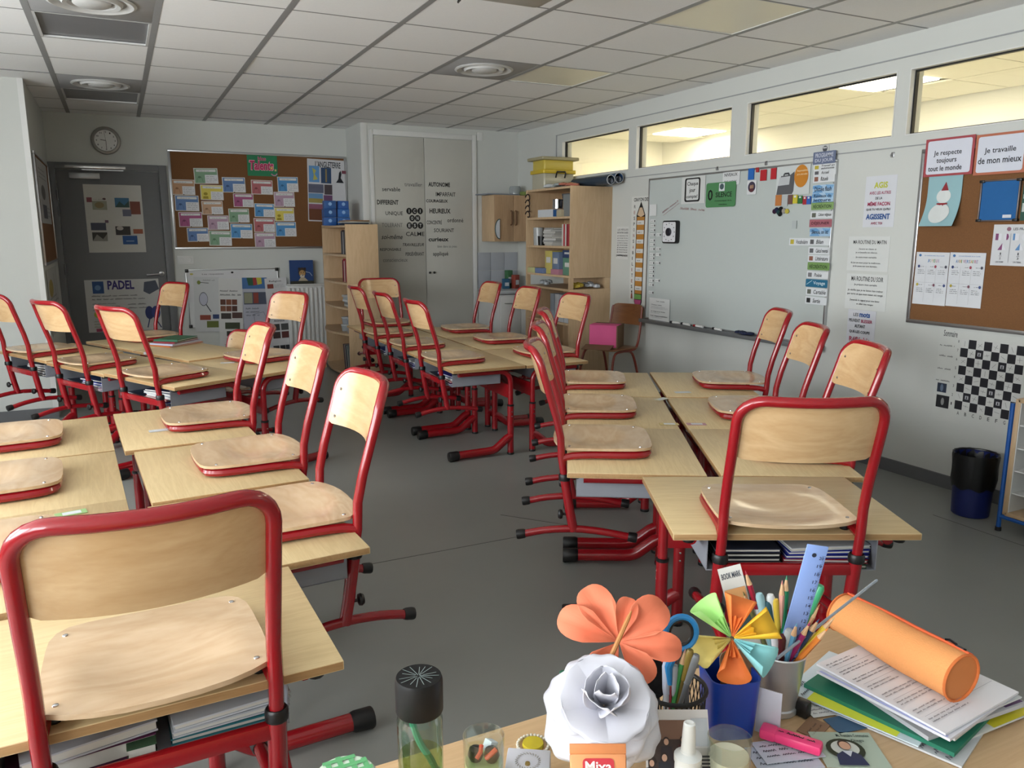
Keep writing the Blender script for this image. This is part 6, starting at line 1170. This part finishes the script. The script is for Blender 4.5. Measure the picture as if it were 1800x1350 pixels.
# pens in the metal pot
c = (cM.x, cM.y)
for nm, lab, u, v, col, r_, kd, cp in (('pencil', 'red pencil standing highest at the left of the metal pot', 1310, 1003, 'a02038', .0042, 'pencil', 'a02038'), ('pen', 'green pointed pen at the back of the metal pot', 1383, 1012, '1f7a54', .0045, 'pencil', '1f7a54'), ('pen', 'pink pen beside the green pointed pen', 1375, 1020, 'd8a090', .004, 'pencil', 'c07870'), ('marker', 'light blue marker at the back left of the metal pot', 1334, 1042, '9cc4cc', .0055, 'm', '8ab4bc'), ('marker', 'white capped marker behind the teal cap', 1354, 1044, 'd4d8d8', .0055, 'm', 'c8cccc'), ('marker', 'short white marker at the left of the metal pot', 1330, 1068, 'd0d4d2', .0055, 'm', 'c8cccc'), ('marker', 'dark teal marker in the middle of the metal pot', 1350, 1056, '24505c', .005, 'm', '20404a'), ('marker', 'yellow capped marker in the metal pot', 1363, 1052, 'd8b840', .0045, 'm', 'd0b038'), ('marker', 'peach marker in the middle of the metal pot', 1367, 1072, 'e0a088', .005, 'm', 'dcb0a0'), ('pen', 'large green pen leaning right in the metal pot', 1443, 1028, '3a9a6c', .0065, 'm', '2f8a5c'), ('pencil', 'light blue pencil at the front of the metal pot', 1401, 1095, '5a92b0', .0042, 'pencil', '5a92b0'), ('pencil', 'magenta pencil at the front right of the metal pot', 1424, 1094, '9a2060', .0042, 'pencil', '9a2060'), ('pencil', 'navy pencil behind the magenta one', 1440, 1088, '1c3c60', .0042, 'pencil', '1c3c60'), ('pencil', 'yellow pencil leaning far right over the paper', 1468, 1084, 'd8b830', .0042, 'pencil', 'b8a070'), ('pencil', 'orange pencil below the yellow one', 1456, 1104, 'd07830', .0042, 'pencil', 'd07830'), ('marker', 'white marker at the front left of the metal pot', 1362, 1118, 'd4d4d8', .0055, 'm', 'd0d0d4'), ('marker', 'dark red marker at the front of the metal pot', 1376, 1116, '501c20', .0055, 'm', '481a1e'), ('marker', 'grey capped marker at the front of the metal pot', 1388, 1106, 'b0b4b4', .0058, 'm', 'a8acac'), ('pencil', 'tan pencil hidden behind the ruler', 1441, 1062, 'c09068', .0042, 'pencil', 'b07848'), ('pencil', 'brown pencil between the bookmark and red pencil', 1306, 1040, '6a6a40', .004, 'pencil', '6a6a40')):
    pen(nm, lab, 'pencil' if nm == 'pencil' else 'pen', c, u, v, col, r_, kd, cp)
# ruler
RUL = mat('ruler_blue', (132, 158, 214), .15, var=.02); tp = D_at(1437, 962, 1.005); b = Vector((cM.x - .008, cM.y - .002, ZD + .015)); ax_ = (tp - b).normalized()
t = thing('ruler', 'translucent blue plastic ruler standing up in the metal pot', 'ruler'); nn = (-VIEW - ax_ * (-VIEW).dot(ax_)).normalized(); xx = ax_.cross(nn); L = (tp - b).length
t.matrix_world = Matrix.Translation(b) @ Matrix((xx, ax_, nn)).transposed().to_4x4()
MB().box((0, L / 2 + .003, 0), (.030, L, .0022)).obj('blade', RUL, t, bevel=.0006)
for k in range(14):
    vs, fs = textmesh(str(20 - k), .01); y = L - .018 - .0125 * k; MB().add([(.006 + .0065 * p_, y + .005 * q_, .0014) for p_, q_ in vs], fs).obj('lettering', flat('2c3450'), t, smooth=False)
m = MB()
for k in range(70): ribbon(m, [(.0148, L - .012 - .0025 * k), (.0148 - (.004 if k % 5 else .006), L - .012 - .0025 * k)], .0004, .0014)
m.obj('graduation', flat('2c3450'), t, smooth=False); MB().lathe([(.0032, .0012), (.0032, .0016)], 14, (-.002, L - .012, 0)).obj('hole', flat('202838'), t)
# transparent set-square-like blade beside it, grey rod, bookmark
p1, p2 = D_at(1420, 1115, .865), D_at(1541, 1020, .885); simple(MB().tube([p1 - (p2 - p1).normalized() * .08, p1, p2], .0022, 8), 'straw', 'thin grey plastic rod poking out to the right above the pencil case', 'rod', mat('rod_grey', (150, 160, 170), .2))
tp = pen_tip(c, 1281, 996); b = Vector((cM.x - .022, cM.y + .006, ZD + .02)); ax_ = (tp - b).normalized(); nn = (-VIEW - ax_ * (-VIEW).dot(ax_)).normalized(); xx = ax_.cross(nn); L = (tp - b).length
t = thing('bookmark', 'white BOOK MARK card with a painted picture in the metal pot', 'bookmark'); t.matrix_world = Matrix.Translation(b + ax_ * L / 2) @ (Matrix((xx, ax_, nn)).transposed()).to_4x4()
MB().box((0, 0, 0), (.034, L, .0008)).obj('card', flat('d4d2cc'), t, smooth=False)
items(t, .034, L, .0005, [('t', 'BOOK MARK', .08, .04, .92, .085, '3c4450', .02), ('r', .06, .16, .94, .50, '8a9aa0', 'picture'), ('p', [(.06, .16), (.94, .16), (.94, .26), (.5, .22), (.06, .30)], 'd8a068', 'picture'), ('p', [(.06, .36), (.4, .30), (.94, .38), (.94, .50), (.06, .50)], '3c5a60', 'picture')])
# black pot contents
c = (cB.x, cB.y)
for nm, lab, u, v, col, r_, kd, cp in (('pencil', 'green pencil in the mesh pot', 1205, 1140, '2f7a3c', .0045, 'pencil', 'b08a80'), ('pen', 'gold capped pen in the mesh pot', 1214, 1141, '8a7430', .005, 'm', '6a5a28'), ('pen', 'grey pen at the right of the mesh pot', 1225, 1150, '7c8084', .005, 'm', '70747a'), ('pen', 'white and blue pen behind the black spoon', 1171, 1163, 'c0c8dc', .005, 'm', 'c4c8d4'), ('pencil', 'red pen beside the white and blue pen', 1180, 1176, '8a2030', .0045, 'pencil', '8a2030'), ('pen', 'silver pen in the middle of the mesh pot', 1187, 1168, '9a9ea4', .0045, 'm', '8a8e94')): pen(nm, lab, 'pencil' if nm == 'pencil' else 'pen', c, u, v, col, r_, kd, cp)
q = pen_tip(c, 1197, 1112); t = thing('scissors', 'scissors with a blue and black finger ring in the mesh pot', 'scissors'); ax_ = (q - Vector((cB.x, cB.y, ZD + .01))).normalized(); nn = (-VIEW - ax_ * (-VIEW).dot(ax_)).normalized(); xx = ax_.cross(nn); t.matrix_world = Matrix.Translation((cB.x, cB.y, ZD + .01)) @ Matrix((xx, ax_, nn)).transposed().to_4x4(); L = (q - Vector((cB.x, cB.y, ZD + .01))).length
for nm, r0, mm in (('finger_ring', .019, mat('scissor_blue', (36, 128, 190), .35)), ('ring_lining', .0145, BLACK)): MB().tube([(r0 * 1.05 * math.cos(2 * math.pi * k / 24), L + r0 * 1.2 * math.sin(2 * math.pi * k / 24), 0) for k in range(24)], .0042 if r0 > .018 else .0022, 8, closed=True).obj(nm, mm, t)
MB().tube([(-.004, L - .022, 0), (-.012, L - .05, 0), (-.008, L - .075, 0)], [.006, .0055, .004], 8).obj('shank', mat('scissor_blue', (36, 128, 190), .35), t); MB().box((-.006, (L - .07) / 2, 0), (.010, L - .072, .0015)).obj('blade', CHROME, t, smooth=False)
q = pen_tip(c, 1152, 1192); t = thing('black_spoon', 'black oval spoon standing in the mesh pot', 'spoon'); ax_ = (q - Vector((cB.x - .02, cB.y, ZD + .01))).normalized(); nn = (-VIEW - ax_ * (-VIEW).dot(ax_)).normalized(); xx = ax_.cross(nn); t.matrix_world = Matrix.Translation((cB.x - .02, cB.y, ZD + .01)) @ Matrix((xx, ax_, nn)).transposed().to_4x4(); L = (q - Vector((cB.x - .02, cB.y, ZD + .01))).length
m = MB(); m.lathe([(.0005, -.004), (.010, -.0035), (.015, 0), (.016, .002), (.013, .0005), (.0005, -.002)], 24); m.v = [(x, y * 1.7 + L, z) for x, y, z in m.v]; m.obj('bowl', mat('spoon_black', (24, 24, 26), .2), t); MB().box((0, (L - .02) / 2, -.001), (.007, L - .022, .003)).obj('handle', BLACK, t)
t = thing('steel_ring_tool', 'small grey key tool with a ring in the mesh pot', 'tool', pen_tip(c, 1200, 1190)); MB().tube([(.007 * math.cos(2 * math.pi * k / 18), 0, .007 * math.sin(2 * math.pi * k / 18)) for k in range(18)], .0018, 6, closed=True).obj('ring', CHROME, t); MB().tube([(.004, 0, -.006), (.012, .004, -.06)], .005, 8).obj('shaft', flat('70747a'), t)
# ---- folded paper flower in the blue pot
C = D_at(1287, 1122, .895); t = thing('folded_paper_flower', 'folded paper flower with petals in green, orange, yellow and blue', 'paper flower', C)
Nf = (-VIEW * .74 + Z3 * .67).normalized(); Xf = Z3.cross(Nf).normalized(); Yf = Nf.cross(Xf)
for a, col, L in ((128, 'a8dc80', .058), (72, 'f0823c', .056), (18, 'f4c032', .060), (-38, '8ccdd0', .055), (-98, 'dc7434', .053), (-158, 'e0cc78', .053)):
    e = Xf * math.cos(R(a)) + Yf * math.sin(R(a)); s_ = Nf.cross(e); pm = mat('fold_' + col, col, .7, var=.02); m = MB(); n = 16
    for v in (0.05, .35, .7, 1.0):
        for i in range(n + 1):
            th = R(-138 + 276 * i / n); rr = .0225 * v ** .9; tipx = L * v * (1 + .10 * (math.cos(th * .5) ** 2) * v) - (.012 * v * v * (abs(th) / 3.0) ** 2)
            P = e * tipx + s_ * (rr * math.sin(th)) + Nf * (-rr * math.cos(th) * .75 + .010 * v); m.v.append(tuple(P))
    for q in range(3):
        for i in range(n): b = q * (n + 1) + i; m.f.append((b, b + 1, b + n + 2, b + n + 1)); m.m.append(0)
    o = m.obj('petal', pm, t, ang=70); md = o.modifiers.new('thickness', 'SOLIDIFY'); md.thickness = .0005
    m = MB()
    for k, s2 in enumerate((-.9, -.55, -.2, .2, .55, .9)):
        m.v += [tuple(e * .004), tuple(e * L * .5 + s_ * (s2 * .010) + Nf * (.012 if k % 2 else .003))]
    for k in range(5): m.f.append((2 * k, 2 * k + 1, 2 * k + 3)); m.m.append(0)
    o = m.obj('inner_folds', pm, t, smooth=False); md = o.modifiers.new('thickness', 'SOLIDIFY'); md.thickness = .0005
MB().tube([tuple(-Nf * .005), tuple(Vector((cBl.x, cBl.y, ZD + .01)) - C)], .003, 8).obj('stem', flat('9a7a50'), t)
simple(MB().prism(rrect(-.03, .03, -.04, .04, .012), 0, .0015, Matrix.Rotation(R(80), 4, 'X')), 'kraft_tag', 'brown card tag sticking out of the blue pot', 'tag', flat('8a6648'), (cBl.x + .016, cBl.y - .004, ZD + .075), R(-15))
# ---- standing white card, framed photo, glue, tube
p = D_at(1352, 1292, .742); t = simple(MB().box((0, 0, .034), (.034, .0014, .068)), 'folded_card', 'blank white card standing against the blue pot', 'card', flat('c8c8d4'), (p.x, p.y + .004, ZD + .0005), R(-58))
p = D_at(1196, 1380, .745); t = thing('photo_print', 'family photo print on white backing propped beside the rose', 'photo')
n_ = (-VIEW * .80 + Z3 * .42).normalized(); q = D_at(1192, 1324, .800); face(t, q, n_); MB().box((0, 0, -.001), (.080, .10, .002)).obj('backing', flat('d0ccc8'), t, smooth=False)
its = [('r', .03, .12, .70, 1.0, '3a2a24', 'photograph'), ('r', .03, .12, .70, .34, '7a5a48', 'photograph'), ('r', .72, .10, .98, .42, 'b8bcc0', 'print'), ('r', .76, .44, .98, 1.0, 'b0aca4', 'print')]
for x, y, r_, cl in ((.32, .36, .055, '2a2024'), (.28, .54, .06, '1c1e26'), (.08, .60, .055, '302424'), (.58, .34, .05, '4a2420'), (.14, .84, .07, '3a3c40'), (.54, .58, .05, '282a38')):
    its += [('p', [(x - r_ * 1.9, min(1, y + .30)), (x - r_ * 1.5, y + .06), (x + r_ * 1.5, y + .06), (x + r_ * 1.9, min(1, y + .30))], cl, 'clothing')]
for x, y, r_ in ((.32, .36, .055), (.28, .54, .06), (.08, .60, .055), (.58, .34, .05), (.14, .84, .07), (.54, .58, .05)):
    its += [('e', x, y, r_ * .95, r_ * .9, '2c1c16', 'hair'), ('e', x, y + .008, r_ * .68, r_ * .68, 'c09880', 'face')]
items(t, .080, .10, .0003, its); m = MB()
for k in range(12): ribbon(m, [(.026, -.002 - .004 * k), (.036, -.002 - .004 * k)], .0022, .012)
m.obj('black_bars', flat('141414'), t, smooth=False)
p = D_at(1212, 1270, .868); t = thing('glue_bottle', 'small white glue bottle with a ribbed cap', 'bottle', (p.x, p.y, ZD)); t.scale = (.92, .92, 1.22); GW = mat('glue_white', (218, 220, 216), .35)
MB().lathe([(.015, 0), (.0165, .003), (.0165, .06), (.013, .068), (.010, .070)], 20).obj('body', GW, t); MB().lathe([(.0175, .064), (.0178, .070), (.010, .074), (.0095, .076)], 20).obj('collar', GW, t); MB().lathe([(.0095, .074), (.0085, .094), (.0075, .104), (.0055, .105), (.0005, .1035)], 14).obj('cap', GW, t)
p = D_at(1051, 1330, .905); t = thing('cosmetic_tube', 'orange cream tube with a red brand panel at the bottom edge', 'tube'); n_ = (-VIEW * .92 + Z3 * .38).normalized(); face(t, p, n_)
MB().box((0, .0075, 0), (.058, .010, .002)).obj('crimp', mat('tube_orange_dark', (206, 128, 76), .35), t, bevel=.0006)
m = MB(); m.v = [(-.029, .003, .001), (.029, .003, .001), (.029, .003, -.001), (-.029, .003, -.001), (-.027, -.07, .014), (.027, -.07, .014), (.027, -.07, -.010), (-.027, -.07, -.010)]
for f in ((0, 4, 5, 1), (2, 6, 7, 3), (1, 5, 6, 2), (3, 7, 4, 0), (4, 7, 6, 5), (0, 1, 2, 3)): m.f.append(f); m.m.append(0)
m.obj('body', mat('tube_orange', (222, 148, 96), .35), t, bevel=.002)
sl = 13 / 73.; M_ = lambda x, y, d_: (x, y, .001 + (.003 - y) * sl + d_)
m = MB(); m.add([M_(x, y, .0008) for x, y in rrect(-.016, .016, -.040, -.001, .004)], [tuple(range(24))]); m.obj('brand_panel', flat('c0303a', .35), t, smooth=False)
vs, fs = textmesh('Mixa', .02); MB().add([M_(-.0135 + .027 * x, -.013 + .0095 * y, .0014) for x, y in vs], fs).obj('lettering', flat('ecdcd4'), t, smooth=False)
# ---- loose papers at the front
def paper(lab, u, v, sx, sy, rz, col, z, its=(), name='paper_sheet', cat='paper', group=None):
    p = D_at(u, v, ZD + z); t = thing(name, lab, cat, (p.x, p.y, ZD + z), R(rz), group); MB().box((0, 0, .0004), (sx, sy, .0008)).obj('sheet', flat(col), t, smooth=False); items(t, sx, sy, .0008, its); return t
paper('mint green card with a portrait of a child in a wreath', 1492, 1318, .085, .075, -28, 'aab8a8', .0015, [('t', 'Ma Première Communion', .42, .06, .95, .15, '3a4a44'), ('t', 'Diego', .62, .22, .82, .32, '3a4a44'), ('e', .44, .52, .30, .30, '2c3420', 'wreath'), ('e', .44, .50, .22, .21, 'c8ccc4', 'field'), ('p', [(.20, .98), (.24, .70), (.36, .60), (.52, .60), (.62, .70), (.66, .98)], '1f2c50', 'jacket'), ('p', [(.36, .60), (.44, .76), (.52, .60)], 'c8ccd4', 'shirt'), ('e', .44, .44, .10, .14, '3a2820', 'hair'), ('e', .44, .47, .085, .115, 'c49a80', 'face')], 'portrait_card', 'card')
paper('handwritten sheet under the pink highlighter, upper', 1385, 1318, .085, .045, -16, 'c4c8d4', .004, [('h', .08, .1, .9, .8, 3, '4a4c58')]); paper('handwritten sheet under the pink highlighter, lower', 1378, 1332, .09, .05, -20, 'b8bcc8', .0015, [('h', .08, .1, .9, .8, 3, '4a4c58')])
paper('small note with pencil sums right of the metal pot', 1445, 1243, .055, .042, -14, 'd0d0ce', .003, [('h', .08, .1, .9, .9, 4, '5a5a60')]); paper('dark blue card under the small note', 1487, 1272, .05, .035, -10, '3a5a78', .0015); paper('brown torn card beside the metal pot', 1430, 1280, .045, .03, 20, '8a6a50', .001, [('h', .1, .3, .9, .8, 2, '5a4436')])
p = D_at(1411, 1247, .75); simple(MB().box((0, 0, .012), (.016, .02, .024)), 'binder_clip', 'black binder clip beside the metal pot', 'clip', BLACK, (p.x, p.y, ZD + .0005), R(15), bevel=.003)
p = D_at(1403, 1300, .757); t = thing('highlighter', 'fluorescent pink highlighter pen lying on the notes', 'highlighter', (p.x, p.y, ZD + .0062), R(-58)); PK = mat('fluo_pink', (238, 62, 122), .35)
MB().box((0, 0, .008), (.062, .021, .014)).obj('body', PK, t, bevel=.004); MB().box((-.039, 0, .008), (.022, .0225, .0155)).obj('cap', PK, t, bevel=.004)
m = MB(); scribble(m, -.026, .022, -.002, .006, .0014, .0154); m.obj('lettering', flat('24141c'), t, smooth=False)
# ---- paper pile and pencil case
PC = Vector((1.012, .690, 0))
def pile(lab, dx, dy, sx, sy, rz, z, th, col, its=(), name='paper_sheet', cat='paper', group='paper pile on the desk'):
    t = thing(name, lab, cat, (PC.x + dx, PC.y + dy, ZD + z), R(rz + 5), group); MB().box((0, 0, th / 2), (sx, sy, th)).obj('sheet', flat(col), t, smooth=False); items(t, sx, sy, th, its); return t
pile('white loose sheet lowest in the pile, corner towards the camera', -.02, .0, .19, .21, 14, .0008, .003, 'c4c6c8', [('h', .02, .3, .25, .95, 8, '6a6c72')])
pile('white sheet with a yellow patch at the lower right of the pile', .03, -.005, .20, .19, -6, .004, .003, 'cccdc8', [('r', .55, .82, .98, 1.0, 'c8bc28', 'yellow_patch')])
pile('yellow highlighted sheet under the green folder', -.052, .034, .16, .19, 14, .0075, .002, 'c9d6dc', [('r', .0, .18, .55, .85, 'd6dc40', 'yellow_patch'), ('h', .1, .62, .5, .8, 2, '4a5a3a'), ('h', .02, .02, .3, .16, 2, '3c4450')])
pile('dark green folder in the paper pile', -.012, .008, .185, .215, 9, .010, .006, '1c7058', name='folder', cat='folder')
pile('grey sheets with a purple strip at the right of the pile', .02, -.002, .20, .18, -8, .0165, .006, 'b4b4b8', [('r', .80, .5, .99, .98, '5a3c68', 'purple_strip')])
pile('white exercise book with red spine in the pile', .005, .002, .17, .195, 5, .023, .007, 'c8c4c0', [('r', 0, 0, .03, 1, 'a02c3c', 'spine'), ('r', .25, .7, .7, .98, '2c2024', 'picture')], 'exercise_book', 'notebook')
pile('white sheet with a green corner beneath the top sheets', .012, -.002, .19, .185, -5, .0305, .002, 'c6c8c8', [('r', .86, .82, 1, .96, '4a9a68', 'green_corner')])
pile('white printed sheet second from the top of the pile', -.003, -.003, .19, .20, 3, .033, .004, 'd0d0d8', [('r', .0, .02, .025, .98, 'aab0dc', 'blue_edge')])
tx = [('h', .04, .04 + .115 * k, .40 + .1 * (k % 3), .10 + .115 * k, 2, '7c7c84') for k in range(8)] + [('l', [(.04, .03 + .115 * k), (.95, .03 + .115 * k)], .0006, 'a0a0a8') for k in range(1, 8, 2)] + [('h', .70, .1, .95, .4, 5, '8a8a90'), ('r', .72, .50, .95, .53, '9a9aa0', 'grey_bar')]
pile('white printed sheet on top of the pile, under the pencil case', 0, 0, .185, .202, 0, .038, .003, 'dadade', tx)
E0, E1 = D_at(1690, 1192, ZD + .041 + .035), D_at(1480, 1076, ZD + .041 + .037); ax_ = (E1 - E0); L = ax_.length; t = thing('pencil_case', 'orange cylindrical fabric pencil case lying on the papers', 'pencil case', E0); t.rotation_mode = 'QUATERNION'; t.rotation_quaternion = Vector((0, 1, 0)).rotation_difference(ax_.normalized())
ORF = mat('orange_fabric', (228, 154, 92), .85, var=.06, scale=400, bump=.4); ORD = mat('orange_piping', (206, 110, 52), .8); m = MB(); n, k_ = 28, 14
for i in range(k_ + 1):
    v = i / k_
    for j in range(n):
        a = 2 * math.pi * j / n; r_ = .035 * (1 - .10 * v * v + .03 * math.sin(3 * a + 5 * v) * math.sin(math.pi * v) - .06 * math.exp(-((v - .55) / .12) ** 2) * max(0, math.cos(a - 2.2)) + .02 * math.sin(9 * v + a)); zz = max(r_ * math.sin(a), -.0338); m.v.append((r_ * math.cos(a) * 1.02, L * v, zz))
for i in range(k_):
    for j in range(n): m.f.append((i * n + j, i * n + (j + 1) % n, (i + 1) * n + (j + 1) % n, (i + 1) * n + j)); m.m.append(0)
m.obj('body', ORF, t, ang=70)
for y in (.0, L):
    sc_ = 1.03 if y == 0 else .92
    MB().lathe([(.033 * sc_, -.001), (.030 * sc_, -.004), (.0005, -.006)], 28, (0, y, 0), Matrix.Rotation(R(90 if y == 0 else -90), 3, 'X')).obj('end_panel', mat('orange_end', (196, 118, 62), .85), t); MB().tube([(.0345 * sc_ * math.cos(2 * math.pi * q / 30), y, .0335 * sc_ * math.sin(2 * math.pi * q / 30)) for q in range(30)], .0022, 6, closed=True).obj('piping', ORD, t)
for dx in (.010, .018): MB().tube([(dx + .001 * math.sin(q), L * q / 12, (.0355 - .0033 * (q / 12) ** 2) * math.sqrt(max(.01, 1 - (dx / .0352) ** 2)) + .0008) for q in range(13)], .0016, 6).obj('zip_edge', mat('zip_orange', (222, 96, 52), .7), t)
MB().box((.014, .016, .0345), (.008, .014, .005), Matrix.Rotation(R(20), 3, 'Y')).obj('zip_slider', mat('zip_metal', (40, 40, 44), .3, .8), t, bevel=.001); MB().tube([(.014, .022, .037), (.016, .034, .038), (.014, .040, .036)], .0018, 6).obj('zip_pull', mat('zip_metal', (40, 40, 44), .3, .8), t)
# green pen standing behind the rose
q = D_at(990, 1186, .86); t = thing('green_pen', 'green pen tip showing at the left of the paper rose', 'pen', (q.x + .012, q.y, ZD)); MB().tube([(0, 0, .001), (-.012, 0, q.z - ZD - .012)], .004, 8).obj('barrel', flat('2a7a5c', .35), t); MB().tube([(-.012, 0, q.z - ZD - .012), (-.0125, 0, q.z - ZD + .004)], .0048, 8).obj('cap', flat('1f6a4c', .35), t)
